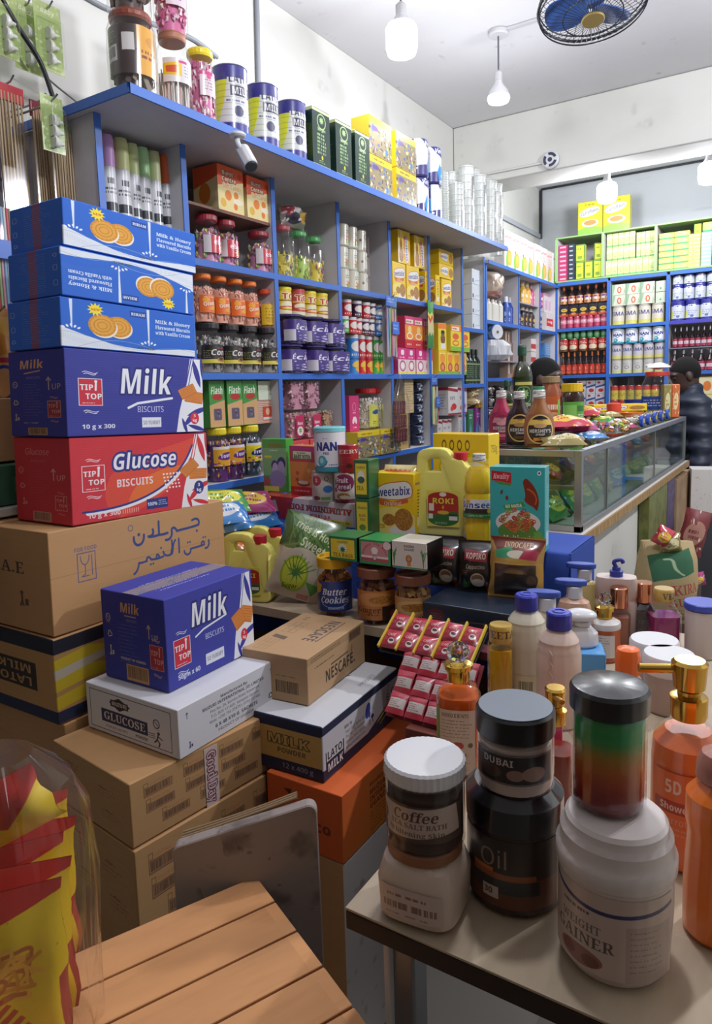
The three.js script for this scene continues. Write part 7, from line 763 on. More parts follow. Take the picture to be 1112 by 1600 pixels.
{
const cj=(name,label,px,w,H,R,lid,cols,z=-1.66)=>{const p=PZ(px,930,z),o=thing(name,label,'biscuit jar',[p.x,TBL,z],.45);part(o,'jar_body',loft([[0,w*.46],[.004,w*.5],[H*.7,w*.5],[H*.8,w*.45],[H*.85,w*.44]],30,{capT:false}),clear());part(o,'biscuits',sweets(70,w*.47,.004,H*.68,.016,cols,{kind:'box'}),vcol(.7),STUFF);part(o,'label',loft([[H*.1,w*.506],[H*.62,w*.506]],18,{R,a0:-1.3,a1:1.3}),print(1,'gloss'));const l=part(o,'lid',loft([[H*.83,w*.49],[H*.985,w*.5],[H,w*.48],[H,w*.42],[H*.9,w*.4]],30),pm(lid,.45));part(l,'lid_handle',moved(cbox(w*.8,.008,.014,null,.002),0,H*.95,0,0,.5),pm(lid,.45));return o;};
cj('biscuit_jar','yellow lidded jar of butter cookies with a navy label',524,.105,.172,A.butter,'#dcae1c',['#a8702c','#b8843c','#8a5a24']);cj('biscuit_jar','brown lidded jar of ginger biscuits with an orange label',589,.112,.158,A.ginger,'#7c4a34',['#8a5428','#9c6430','#6a4020']);cj('biscuit_jar','brown lidded jar of oat biscuits beside the ginger jar',645,.1,.15,A.oats,'#7c4a34',['#a8783c','#b88c4c','#8a602c']);
const by=TBL+.1725;
const row2=[['tea_box','green and yellow tea bag box lying on the cookie jars','tea box',A.teaB,513,557,.07,'#27753a',849],['tea_box','pink and green tea box between the green one and the sugar box','tea box',A.ugTea,560,610,.07,'#2f8a48',855],['sugar_box','cream sugar box with a lion picture lying on the jars','sugar box',A.sugar,611,667,.074,'#cfc8b8',862]];
for(const[n,l,c,R,x0,x1,H,col,py]of row2){const a=PZ(x0,py,-1.61),b=PZ(x1,py,-1.61);solo(n,cbox(b.x-a.x-.002,H,.1,faces(R,col),.002),print(1,'gloss'),l,c,[(a.x+b.x) / 2,by,-1.66],.0);}
const pouch=(name,label,R,px,w,H,z,ry)=>{const p=PZ(px,890,z),o=solo(name,moved(pillow(w,H,.07,R,{crinkle:.18,pow:.4,fin:.1,seed:px,ny:14}),0,H / 2,0),print(1,'film'),label,'coffee pouch',[p.x,TBL+.094,z],ry);o.rotation.x=-.1;return o;};
pouch('coffee_pouch','black cappuccino pouch next to the sugar box',A.kopiko,697,.11,.14,-1.755,.15);pouch('coffee_pouch','black cappuccino pouch between its twin and the gold pouch',A.kopiko,745,.11,.14,-1.75,.2);pouch('coffee_pouch','gold coffee pouch with a mug picture and a colourful top',A.indoc,806,.145,.16,-1.74,.15);
{const p=PZ(450,900,-1.67),o=solo('sugar_bag',moved(pillow(.19,.26,.09,A.mumias,{crinkle:.15,pow:.45,fin:.05,seed:12,nx:18,ny:18}),0,.14,0),print(1,'film'),'clear printed bag of brown sugar leaning behind the coffee carton','sugar bag',[p.x+.015,TBL+.006,-1.67],.5);o.rotation.z=-.3;o.rotation.x=-.15;}
{const a=PY(650,1000,TBL),o=solo('appliance_box',cbox(.33,.092,.2,{f:A.blueBox,b:A.blueBox,l:sw(0,'#26303f'),r:sw(0,'#26303f'),t:sw(0,'#26303f'),u:sw(0,'#26303f'),x:sw(0,'#26303f')},.003),print(0,'gloss'),'dark blue box with a dusty top lying in front of the coffee pouches','box',[a.x+.165,TBL+.001,-1.703],-.01);void o;}
}
{
const X=-.755,Z=-1.46;
solo('sachet_carton',cbox(.145,.09,.12,{f:A.splash,x:sw(0,'#6e3426'),b:A.splash,l:sw(0,'#6e3426'),r:sw(0,'#6e3426'),t:sw(0,'#6e3426'),u:sw(0,'#6e3426')},.003),print(0),'brown carton under the red sachet strips','carton',[-.672,.69,Z+.06],.0);solo('carton_stand',mbox(-.74,.001,Z-.02,-.604,.689,Z+.115),pm('#5a4434',.8),'dark wooden stand under the brown sachet carton','stand');
const strip=(rows,cols,name,label,y0,z0,tilt,R,yel)=>{const t=thing(name,label,'sachets',[yel?X:X+.045,y0,z0],-.02);t.rotation.x=tilt;const g=pillow(.048,.054,.014,R,{nx:6,ny:6,crinkle:.15});for(let r=0;r<rows;r++)for(let k=0;k<cols;k++)part(t,'sachet',moved(g.clone(),(k-(cols-1) / 2)*.05,.03+r*.052,.006*r%.003,rnd(-.12,.12),rnd(-.12,.12),0),print(1,'film'));if(yel)for(let k=0;k<=cols;k++)part(t,'yellow_edge',moved(cbox(.005,rows*.054+.01,.01,null,.001),(k-cols / 2)*.05,0,.002),pm('#d9bc3c',.5));part(t,'tray',moved(cbox(cols*.05+.006,rows*.054+.004,.004,null,.001),0,-.002,-.014),pm(yel?'#1c1214':'#7a1c28',.6));};
strip(3,4,'sachet_strip','red coffee sachets in a lower slanted tray on the brown carton',.79,Z+.1,-.72,A.sachet2,false);strip(2,5,'sachet_strip','red coffee sachets with yellow edges in the upper slanted tray',.908,Z+.005,-.98,A.sachet,true);
solo('tray_support',mbox(-.73,.9005,Z-.1,-.61,.925,Z-.05),pm('#5a1c24',.7),'dark red carton holding up the upper sachet tray','carton');
}
{
const S=[[352,780,2,'green crisp packet on top of the low heap'],[395,783,3,'crimson crisp packet with a gold oval on the low heap'],[352,800,1,'blue snack packet left in the low heap'],[392,803,1,'blue snack packet in the middle of the low heap'],[360,812,1,'blue snack packet deep in the low heap'],[405,808,1,'blue snack packet at the right of the low heap'],[365,830,4,'orange snack packet low in the heap'],[345,845,4,'bright orange snack packet at the bottom of the heap'],[400,826,5,'olive snack packet low in the heap']];
S.forEach(([px,py,k,l],i)=>{const p=PX(px,py,-1.6+.02*(i%3));p.z+=.02;const m=solo('snack_packet',pillow(.17,.1,.05,A.snack[k],{seed:i+20,crinkle:.4}),print(1,'film'),l,'packet',p,.9+rnd(-.3,.3));m.rotation.x=-.9;m.rotation.z=rnd(-.2,.2);});
}
{
const X=CXF-.05,W=(px0,px1,yt,yb,th,m,name,label,cat)=>{const a=PX(px0,800,X+.03),b=PX(px1,800,X+.03),top=PX((px0+px1) / 2,yt,X+.03).y,bot=yb;solo(name,mbox(X+.004,bot,b.z,X+.004+th,Math.min(top,SLABY-.04),a.z),m,label,cat);};
const MG=mapped((u,v)=>gray(120+90*(tnoise(u*2,v,10,71)-.5),.86,.9,.45),{roughness:.5},2),MP=mapped((u,v)=>gray(84+80*(tnoise(u,v*2,12,73)-.5),.9,.7,1.15),{roughness:.5},2),MT=mapped((u,v)=>gray(158+60*(tnoise(u,v,8,75)-.5),1,.82,.62),{roughness:.7},1.6);
W(1006,1034,752,.002,.05,MG,'wrapped_pack','tall olive green wrapped pack standing against the counter wall','pack');W(1035,1046,748,.002,.05,MP,'wrapped_pack','tall narrow purple pack between the green and the tan one','pack');W(1047,1068,742,.002,.06,MT,'tan_board','tall tan board standing against the counter wall','board');
const wp=PX(1076,790,-.52);solo('white_carton',cbox(.2,.3,.18,{x:sw(0,'#cfccc8'),f:A.whiteC,r:A.whiteC,l:A.whiteC,b:A.whiteC,t:A.whiteC,u:A.whiteC},.003),print(0),'plain white carton at the far end of the counter by the standing person','carton',[-.5,.7,-4.88],.2);solo('carton_stand',mbox(-.59,.001,-4.98,-.41,.699,-4.79),pm('#3a3c44',.7),'dark stand under the plain white carton','stand');void wp;
const sk=PX(1040,890,-.47),yb=PX(1040,846,-.47).y-.315-.25;const g=loft([[0,.13,.1,3],[.04,.155,.12,3],[.2,.16,.125,3],[.33,.15,.11,3],[.38,.14,.07,3],[.42,.135,.02,3]],40,{R:A.sacks,a0:-Math.PI,a1:Math.PI,noise:(t,y)=>1+.05*vnoise(Math.cos(t)*3,y*14,Math.sin(t)*3)});
{const u=g.attributes.uv,R=A.sacks;for(let i=0;i<u.count;i++){const s=(u.getX(i)-R.u0) / (R.u1-R.u0),k=Math.min(1,Math.max(0,(s-.28) / .44));u.setX(i,R.u0+(R.u1-R.u0)*k);}}
solo('sugar_sack',g,print(1,'matte'),'open brown paper sugar sack with a green print beside the counter','sack',[sk.x,yb+.25,sk.z],.35).scale.setScalar(.75);solo('sack_stand',mbox(sk.x-.12,.001,sk.z-.1,sk.x+.12,yb+.249,sk.z+.1),pm('#55402e',.8),'wooden box under the sugar sack','box');
const pk=[[1083,832,7,.15,.26,'large maroon crisp packet standing behind the sugar sack'],[1036,838,0,.07,.08,'small red packet peeping over the sugar sack'],[1046,848,5,.09,.08,'small yellow packet beside the red one on the sack'],[1072,890,4,.07,.13,'yellow and orange packet leaning at the right of the sugar sack'],[1090,905,3,.07,.07,'small pink packet beside the sugar sack']];pk.forEach(([px,py,k,w,h,l],i)=>{const p=PX(px,py,[-.5,-.47,-.45,-.4,-.42][i]);solo('snack_packet',pillow(w,h,.06,A.snack[k],{seed:40+i,crinkle:.3}),print(1,'film'),l,'packet',p,.4).rotation.z=[-.25,-.5,.1,.3,.2][i];});
solo('packet_crate',mbox(-.6,.001,-3.98,-.42,.5,-3.8),pm('#4a3c34',.8),'dark crate holding the large maroon crisp packet','crate');
}
{
const T=TBL+.001,at=(px,py,H)=>{const p=PY(px,py,T+H);p.y=T;return p;};
const lab=(w,h,f)=>L(3,w,h,f),rings=(a,w,H,q=2,d=1)=>a.map(([y,r])=>[y*H,r*w,r*w*d,q]);
const lbl=(o,R,w,y0,y1,ang=1,q=2,d=1,fin='gloss')=>part(o,'label',loft([[y0,w*1.012,w*d*1.012,q],[y1,w*1.012,w*d*1.012,q]],20,{R,a0:-ang,a1:ang}),print(3,fin));
part(scene.getObjectByName('front_table'),'side_top',mbox(-.532,TBL-.03,-1.6045,-.4675,TBL-.0005,-1.0),pm('#a8977c',.6));
{const p=at(663,1178,.2),R=lab(260,120,(q)=>q.bg('#4a362c').poly([20,14,240,4,250,92,40,116],'#b9a69a').t('Coffee',130,36,44,'#4a2c1c',{...SER,w:120,sk:-.15}).t('SEA SALT BATH',136,68,22,'#5a3a2a',{...SER,w:150}).t('Whitening Skin',130,94,22,'#5a3a2a',{...SER,w:150}).el(30,60,14,24,'#7a4a2c')),R2=lab(200,90,(q)=>q.bg('#c4b2a6').small(50,20,90,1,6,'#7a6458',8).small(30,44,140,1,7,'#7a6458',20).small(40,78,120,1,6,'#8a7468',4));
const lo=thing('cream_jar','square cream coloured cosmetic jar under the coffee scrub jar','jar',[p.x-.002,T,p.z],.1);part(lo,'jar_body',loft([[0,.044,.044,4],[.006,.05,.05,4],[.05,.052,.052,4],[.072,.047,.047,3],[.078,.043,.043]],36),pm('#c9b5a4',.35,{clearcoat:.3}));lbl(lo,R2,.0525,.014,.052,.62,4);part(lo,'lid',cyl(.047,.014,.0785,32,.002),pm('#8a5a3c',.45));
const j=thing('scrub_jar','white lidded jar of dark coffee body scrub','jar',[p.x,T+.0935,p.z],.2),w=.049;part(j,'jar_body',loft([[0,w*.92],[.004,w],[.082,w],[.086,w*.96]],40,{capT:false}),clear());part(j,'scrub',loft([[.002,w*.9],[.006,w*.95],[.07,w*.95],[.074,w*.8]],28),pm('#3a241a',.7));lbl(j,R,w,.02,.066,1.3);const l=part(j,'lid',flute(.0505,.022,.083,40),pm('#dcdcdf',.3,{clearcoat:.4}));part(l,'lid_band',cyl(.0515,.006,.083,40,.001),clear());}
{const p=at(803,1215,.15),w=.06,R=lab(300,170,(q)=>q.bg('#2a1c18').r(0,96,300,74,'#5a2c18').t('Oil',120,50,60,'#8a7464',{n:1,w:80}).r(60,74,60,16,'#c0622c').r(60,84,170,14,'#8a4a24').r(50,100,190,34,'#1c1c22').r(90,120,44,30,'#c0b0a4').t('30',106,134,22,'#222')),o=thing('body_cream_jar','big dark brown cosmetic jar with a wide black lid','jar',[p.x,T,p.z],.15);part(o,'jar_body',loft(rings([[0,.9],[.03,1],[.68,1],[.72,.97]],w,.15),44),pm('#33201a',.25,{clearcoat:.6}));lbl(o,R,w,.012,.1,1.2);part(o,'lid',loft([[.104,.0585],[.106,.0615],[.138,.0615],[.15,.05]],44),pm('#1f1f23',.22,{clearcoat:.6}));
const R2=lab(240,100,(q)=>q.bg('#1e1a1c').t('DUBAI',80,28,30,'#bdb0aa',{w:90}).el(60,62,32,22,'#4a3834').el(130,66,24,18,'#8a6a5c').el(180,62,34,24,'#9a7868').ro(4,4,232,92,'#8a7a74',3)),s=thing('scrub_jar','black lidded jar of pale bath salt standing on the big dark jar','jar',[p.x+.006,T+.1515,p.z+.012],.25),v=.047;part(s,'jar_body',loft(rings([[0,.82],[.05,.97],[.2,1],[.7,1],[.74,.95]],v,.1),40,{capT:false}),clear());part(s,'bath_salt',loft(rings([[.02,.8],[.06,.93],[.2,.955],[.64,.955],[.68,.8]],v,.1),30,{noise:(t,y)=>1+.02*vnoise(t*9,y*300,3)}),pm('#c8b8ae',.85));lbl(s,R2,v,.022,.06,1.15);const l=part(s,'lid',cyl(.0485,.032,.07,40,.003),pm('#141518',.3));part(l,'lid_disc',cyl(.0455,.0012,.1022,40,.0004),metal('#6a7078',.42));}
{const p=at(962,1268,.17),w=.062,R=lab(340,220,(q)=>q.bg('#c0aca0').cu([0,10,80,60,200,50,340,30],'#2c2f5a',10).small(50,58,90,1,6,'#5a4a48',8).t('WEIGHT',100,100,30,'#6a5850',{...SER,w:110}).t('GAINER',105,136,42,'#55463f',{...SER,w:160}).el(100,186,60,26,'#8a5a4c').el(70,184,20,16,'#7a3a34').el(130,190,22,16,'#6a3a2c').r(210,70,120,150,'#ae9a90').small(220,84,100,8,15,'#8a786e',3)),o=thing('powder_tub','white powder tub with stepped round lid','tub',[p.x,T,p.z],.1);part(o,'tub_body',loft(rings([[0,.86],[.05,.95],[.4,1],[.66,1],[.7,.97]],w,.17),48),pm('#cfc2ba',.4));lbl(o,R,w,.014,.108,1.25);part(o,'lid',loft([[.114,.0635],[.118,.065],[.132,.065],[.136,.0625],[.14,.0605],[.152,.0605],[.158,.056],[.166,.055],[.17,.051]],48),pm('#d6cdc9',.38));
const j=thing('hair_gel_jar','jar of gel in green, gold and red layers with a glossy black lid','jar',[p.x-.012,T+.1715,p.z-.014],0),v=.041,H=.142;const g=loft(rings([[.01,.86],[.03,.93],[.1,.94],[.2,.94],[.3,.94],[.4,.94],[.5,.94],[.6,.94],[.66,.94],[.72,.94],[.78,.94]],v,H),40,{crease:3}),c=[],q=g.attributes.position;const st=[[0,'#5a0e18'],[.16,'#7a181c'],[.32,'#a04418'],[.46,'#b06c1e'],[.55,'#6a8026'],[.61,'#148a42'],[1,'#128444']].map(([y,k])=>[y,new THREE.Color(k)]);for(let i=0;i<q.count;i++){const y=q.getY(i) / H;let k=0;while(k<st.length-2&&st[k+1][0]<y)k++;const m=Math.min(1,Math.max(0,(y-st[k][0]) / (st[k+1][0]-st[k][0]))),cc=st[k][1].clone().lerp(st[k+1][1],m);c.push(cc.r,cc.g,cc.b);}g.setAttribute('color',new THREE.Float32BufferAttribute(c,3));part(j,'gel_layers',g,vcol(.25,{clearcoat:.4}),{label:'gel in red, gold and green layers'});part(j,'jar_body',loft(rings([[0,.88],[.02,.98],[.06,1],[.8,1],[.82,.97]],v,H),44,{capT:false}),clear());part(j,'lid',loft([[H*.8,.0415],[H*.81,.0435],[H*.96,.0435],[H*.99,.0405],[H,.036]],44),pm('#17171b',.3,{clearcoat:.4,clearcoatRoughness:.2}));}
const GOLD=metal('#c9a24c',.22),goldPump=(o,y,s=1,ry=0)=>{const g=part(o,'pump',loft([[y,.021*s],[y+.004,.0225*s],[y+.028*s,.0225*s],[y+.03*s,.014*s],[y+.036*s,.014*s]],28),GOLD);part(g,'pump_head',loft([[y+.036*s,.0135*s],[y+.04*s,.019*s],[y+.066*s,.021*s],[y+.072*s,.022*s],[y+.076*s,.018*s]],28),GOLD);part(g,'nozzle',moved(moved(cyl(.006*s,.05*s,0,14,.001),0,0,0,0,0,HALF),-.012*s,y+.063*s,0,0,ry),GOLD);};
{const p=at(1075,1120,.2),w=.048,H=.2,R=lab(240,200,(q)=>q.bg('#dc6e3a').t('5D',70,40,50,'#e6cfc0',{w:50}).t('SKIN',150,56,44,'#e0c4b4',{w:90}).rr(10,78,220,34,8,'#a83a28').t('Shower Cream',120,96,26,'#e6cfc0',{w:180}).t('Carrot Papaya',120,132,26,'#d8a890',{w:170,n:1}).small(40,152,160,2,14,'#d89a80',5)),o=thing('shower_cream_bottle','orange shower cream bottle with a gold pump','pump bottle',[p.x,T,p.z],.25);part(o,'cream',loft(rings([[.01,.88],[.03,.94],[.7,.94],[.84,.9],[.92,.6]],w,H),40),pm('#e0743c',.3,{clearcoat:.3}));part(o,'bottle_body',loft(rings([[0,.9],[.02,.98],[.72,1],[.86,.95],[.94,.62],[.96,.48],[1,.46]],w,H),44,{capT:false}),clear());lbl(o,R,w,.04,.14,1.1);goldPump(o,H,1.05,.2);}
{const p=at(1112,1165,.22),w=.037,H=.215,o=thing('lotion_bottle','bright orange lotion bottle with a rounded printed cap, right in front','bottle',[p.x+.012,T,p.z+.02],.1);part(o,'bottle_body',loft(rings([[0,.86],[.03,.98],[.3,1],[.6,.92],[.66,1],[.8,.98],[.88,.6],[.9,.5]],w,H),40),pm('#e8761e',.3,{clearcoat:.5}));part(o,'cap',loft(rings([[.88,.62],[.9,.72],[.98,.7],[1.04,.56],[1.06,.3]],w,H),32),pm('#b07a6c',.35));}
{const p=at(715,1005,.22),w=.037,H=.155,R=lab(180,260,(q)=>{q.bg('#d9c4b4').t('INGREDIENTS:',76,22,22,'#7a5a4c',{w:120}).small(16,42,150,6,13,'#8a6a5c',3).el(40,142,18,12,'#d0704c').el(92,142,16,14,'#b82c34').el(144,140,16,10,'#6a5a44').t('HOW TO USE:',72,178,20,'#7a5a4c',{w:110}).small(16,196,150,4,14,'#8a6a5c',3);}),o=thing('shower_gel_bottle','clear bottle of orange gel with a gold collar and crystal stopper','bottle',[p.x,T,p.z],.35);part(o,'gel',loft(rings([[.01,.9],[.03,.95],[.82,.95],[.86,.9]],w,H,3),36),liquid('#d8641c',.1));part(o,'bottle_body',loft(rings([[0,.92],[.02,1],[.84,1],[.94,.8],[.98,.45],[1.02,.42]],w,H,3),40,{capT:false}),clear());lbl(o,R,w,.006,.118,.75,3);const gr=lab(40,180,(q)=>q.bg('#8a9a3c').r(0,90,40,90,'#a8a044'));part(o,'side_band',loft([[.006,w*1.008,w*1.008,3],[.122,w*1.008,w*1.008,3]],6,{R:gr,a0:-1.25,a1:-.76}),print(3,'gloss'));const c=part(o,'collar',loft([[H,.018],[H+.004,.019],[H+.02,.019],[H+.022,.024],[H+.03,.025],[H+.033,.018]],30),metal('#d0a848',.18));const cr=new THREE.IcosahedronGeometry(.02,1);cr.scale(1,.95,1);cr.translate(0,H+.05,0);part(c,'crystal_stopper',cr,once('crystal',()=>new P({color:'#fff',roughness:.02,transmission:1,thickness:.03,ior:1.5,flatShading:true})));}
{const p=at(782,975,.17),w=.026,H=.17,R=lab(120,40,(q)=>q.bg('#c9a44c').t('VEETA',60,20,24,'#3a2c1c',{...SER,w:60})),o=thing('body_oil_bottle','slim clear bottle of yellow oil with a gold cap','bottle',[p.x,T,p.z],.3);part(o,'oil',loft(rings([[.01,.88],[.7,.88],[.71,.85]],w,H,4),28),liquid('#d8a81c',.08));part(o,'bottle_body',loft(rings([[0,.95],[.02,1],[.76,1],[.8,.9]],w,H,4),32,{capT:false}),clear());part(o,'cap',loft(rings([[.79,.86],[.8,.9],[.98,.9],[1,.84]],w,H),28,{R,v0:H*.8,v1:H}),print(3,'film'));}
for(const[px,py,tone,l]of[[822,928,'#cfc9b4','cream white lotion bottle with a blue screw cap beside the slim yellow oil'],[873,955,'#d4bcae','pinkish white lotion bottle with a blue screw cap behind the gel jar']]){const p=at(px,py,.22),w=.042,H=.22,o=thing('lotion_bottle',l,'bottle',p,.3);part(o,'bottle_body',loft(rings([[0,.9],[.02,.98],[.5,1],[.62,1],[.66,.94],[.69,.95],[.72,.88],[.75,.89],[.8,.72],[.84,.5],[.86,.44]],w,H),40),pm(tone,.38,{clearcoat:.25}));const c=part(o,'cap',loft(rings([[.85,.54],[.86,.57],[.985,.56],[1,.5]],w,H),30),pm('#2430a0',.35));part(c,'cap_ring',moved(new THREE.TorusGeometry(.011,.0015,8,24),0,H+.0005,0,HALF),pm('#4a56c0',.35));if(px<850)lbl(o,lab(80,80,(q)=>q.bg('#cfc9a8').bar(10,20,60,50,null,'#4a4a3c')),w,.02,.06,.5);else{const e=[];for(let k=0;k<6;k++)e.push(tube([[-.02+k*.001,.03+k*.02,.037],[-.012,.045+k*.02,.0405],[-.018,.055+k*.02,.0385]],.0016,8,5));part(o,'embossing',join(e),pm(tone,.38));}}
const bluePump=(o,y,w=.034)=>{part(o,'collar',cyl(.018,.03,y,24,.002),pm('#c9cbd4',.4));const s=new THREE.Shape();s.absellipse(0,0,w,w*.42,0,Math.PI*2);const g=new THREE.ExtrudeGeometry(s,{depth:.007,bevelEnabled:true,bevelSize:.003,bevelThickness:.003,bevelSegments:2,curveSegments:20});g.rotateX(-HALF);g.translate(-w*.25,y+.034,0);part(o,'pump_head',g,pm('#2c48a0',.35));};
for(const[px,py,H,w,c,l,tr]of[[825,915,.2,.036,'#c9b89a','pump bottle with a flat blue head right behind the blue screw caps'],[868,900,.19,.042,'#c49a80','tan pump bottle with a flat blue head'],[886,876,.185,.036,'#cbb878','yellow pump bottle with a rounded blue head']]){const p=at(px,py,H),o=thing('pump_bottle',l,'pump bottle',[p.x+.05,T,p.z+.02],.2);part(o,'bottle_body',loft(rings([[0,.92],[.03,1],[.6,1],[.74,.8],[.78,.5],[.8,.46]],w,H,2.6,.7),36),pm(c,.35,{clearcoat:.2}));bluePump(o,H*.78);void tr;}
{const p=at(920,870,.2),o=thing('soap_bottle','large frosted bottle of pale pink soap with a navy pump','pump bottle',[p.x+.075,T,p.z+.03],.2),w=.05,H=.165;part(o,'bottle_body',loft(rings([[0,.95],[.03,1],[.6,1],[.66,.92],[.72,1],[.94,1],[1,.94]],w,H,3.4,.62),40),pm('#d9c4bc',.4,{transmission:.25,thickness:0}));part(o,'soap',loft(rings([[.01,.9],[.56,.94]],w,H,3.4,.58),30),pm('#d8a08a',.4));part(o,'pump',loft([[H,.016],[H+.014,.016],[H+.016,.01],[H+.024,.01]],22),pm('#27358a',.4));part(o,'pump_hook',tube([[0,H+.022,0],[-.006,H+.036,0],[.012,H+.042,0],[.016,H+.034,0]],.005,14,8),pm('#27358a',.4));}
{const p=at(898,948,.16);solo('blue_box',cbox(.08,.075,.075,null,.004),pm('#5a9ed8',.45),'light blue box under the white pebble pump','box',[p.x+.025,T,p.z+.01],.35);const o=thing('pebble_pump','white rounded pump bottle on the light blue box','pump bottle',[p.x+.015,T+.0755,p.z],.4);part(o,'bottle_body',loft([[0,.03,.024],[.006,.036,.028],[.03,.034,.026],[.044,.02,.018]],30),pm('#dcdcde',.3));part(o,'pump_neck',cyl(.019,.012,.044,24,.003),pm('#d2d2d4',.3));const h=new THREE.SphereGeometry(1,26,16);h.scale(.036,.014,.026);h.translate(-.004,.068,0);part(o,'pump_head',h,pm('#e0e0e2',.28));}
{const p=at(945,922,.165),R=lab(100,120,(q)=>q.bg('#d8cfc8').small(10,14,60,7,13,'#5a5a60',3)),o=thing('lotion_bottle','brown bottle with white shoulders, a gold collar and a glass crown stopper','bottle',[p.x,T,p.z],.3),w=.036;part(o,'bottle_body',loft(rings([[0,.95],[.02,1],[.9,1]],w,.085),32),pm('#a8502c',.3));part(o,'shoulder',loft([[.0765,w],[.083,w*1.02],[.09,w*.98],[.098,w*.6]],32),pm('#d6d2d0',.35));lbl(o,R,w,.012,.066,.6);const c=part(o,'collar',loft([[.098,.017],[.104,.0185],[.116,.0185],[.118,.023],[.126,.0235],[.129,.017]],28),metal('#c9a24c',.2));const k=new THREE.IcosahedronGeometry(.016,1);k.translate(0,.145,0);part(c,'crown_stopper',k,mats.get('crystal'));}
for(const[px,py,b,l]of[[967,918,'#b8a29c','small clear perfume bottle with a rose gold cap'],[1006,910,'#2a2026','small black perfume bottle with a rose gold cap']]){const p=at(px,py,.15),o=thing('perfume_bottle',l,'perfume',p,.3);part(o,'bottle_body',loft(rings([[0,.95],[.03,1],[.86,1],[1,.6]],.026,.1,5),28),b==='#2a2026'?pm(b,.15,{clearcoat:.8}):clear('#e8d8d4'));if(b!=='#2a2026')part(o,'perfume',loft(rings([[.06,.86],[.8,.86]],.026,.1,5),24),liquid('#d8a890',.08));part(o,'cap',cyl(.021,.052,.1,26,.0025),metal('#c98a6c',.16));}
{const p=at(1037,918,.15),w=.036,R=lab(120,34,(q)=>q.bg('#c4a050').t('VEETA',78,18,22,'#3a2c1c',{...SER,w:52})),o=thing('bath_bottle','square bottle of magenta liquid with a gold cap','bottle',[p.x,T,p.z],.45);part(o,'liquid',loft(rings([[.02,.92],[.8,.92]],w,.105,5),28),liquid('#a8287a',.08));part(o,'bottle_body',loft(rings([[0,.96],[.03,1],[.84,1],[1,.7],[1.12,.55]],w,.105,5),32,{capT:false}),clear());part(o,'cap',loft([[.118,.0225],[.121,.024],[.146,.024],[.149,.022]],28,{R,v0:.119,v1:.148}),print(3,'film'));}
{const p=at(1098,940,.13),o=thing('cream_tub','white tub with a flat blue lid behind the gold pump','tub',[p.x,T,p.z],0);part(o,'tub_body',loft(rings([[0,.9],[.04,.96],[.86,1]],.039,.13),32),pm('#d6ccca',.4));part(o,'lid',cyl(.042,.016,.114,34,.002),pm('#3a4cb0',.4));}
for(const[px,py,l]of[[1022,998,'pale translucent tub behind its twin'],[1045,1020,'pale translucent tub in front, half full of peach cream']]){const p=at(px,py,.115),o=thing('cream_tub',l,'tub',p,0);part(o,'tub_body',loft(rings([[0,.9],[.04,.97],[.7,1]],.046,.115),36),haze(.5,'#e6dcd8'));part(o,'cream',loft(rings([[.02,.86],[.5,.92]],.046,.115),28),pm('#d8a888',.5));part(o,'lid',loft([[.078,.0475],[.08,.049],[.11,.049],[.115,.046]],36),pm('#d8d8da',.4));}
{const p=at(981,1012,.15),o=thing('lotion_bottle','pinkish bottle with a bright orange cap','bottle',p,0);part(o,'bottle_body',loft(rings([[0,.95],[.03,1],[.8,1],[1,.6]],.028,.105),28),pm('#c9a294',.4));part(o,'cap',loft([[.1,.021],[.103,.0225],[.138,.0225],[.148,.02],[.151,.012]],28),pm('#e0661c',.35));}
{const p=at(880,1075,.19),o=thing('gel_bottle','clear bottle of dark red gel with a gold neck, behind the striped gel jar','bottle',[p.x-.012,T,p.z],.2),w=.03;part(o,'gel',loft(rings([[.01,.9],[.7,.9]],w,.13,3),28),liquid('#8e3020',.1));part(o,'bottle_body',loft(rings([[0,.95],[.02,1],[.8,1],[.96,.5],[1.02,.42]],w,.13,3),32,{capT:false}),clear());goldPump(o,.132,.75,2.2);}
{const p=at(848,1105,.12);solo('pink_box',cbox(.06,.118,.04,{x:sw(0,'#c4286c'),f:A.pinkBox,b:A.pinkBox,l:A.pinkBox,r:A.pinkBox,t:A.pinkBox,u:A.pinkBox},.0015),print(0,'gloss'),'bright pink box behind the bath salt jar','box',[p.x,T,p.z],.35);}
{const p=at(1000,965,.07);solo('plastic_bag',crumple([[0,.03,.025],[.02,.045,.035],[.05,.04,.03],[.07,.02,.015]],51,.25,44),film(),'crumpled clear plastic bag among the bottles','plastic bag',[p.x,T,p.z]);}
}
const V3=(x,y,z)=>new THREE.Vector3(x,y,z);
function sdfMesh(f,c,half,res){
const mc=new MarchingCubes(res,pm('#888'),false,false,90000),h=res / 2,p=V3();mc.isolation=0;
for(let k=0;k<res;k++)for(let j=0;j<res;j++)for(let i=0;i<res;i++){p.set(c.x+half*(i-h) / h,c.y+half*(j-h) / h,c.z+half*(k-h) / h);mc.field[i+j*res+k*res*res]=i<2||j<2||k<2||i>res-3||j>res-3||k>res-3?-1:-f(p);}
mc.update();const n=mc.count,q=new Float32Array(n*3),m=new Float32Array(n*3);for(let i=0;i<n;i++){for(let a=0;a<3;a++){q[i*3+a]=[c.x,c.y,c.z][a]+half*mc.positionArray[i*3+a];m[i*3+a]=mc.normalArray[i*3+a];}}
const g=new THREE.BufferGeometry();g.setAttribute('position',new THREE.BufferAttribute(q,3));g.setAttribute('normal',new THREE.BufferAttribute(m,3));return g;
}
const smin=(a,b,k)=>{const h=Math.max(0,Math.min(1,.5+.5*(b-a) / k));return b+(a-b)*h-k*h*(1-h);};
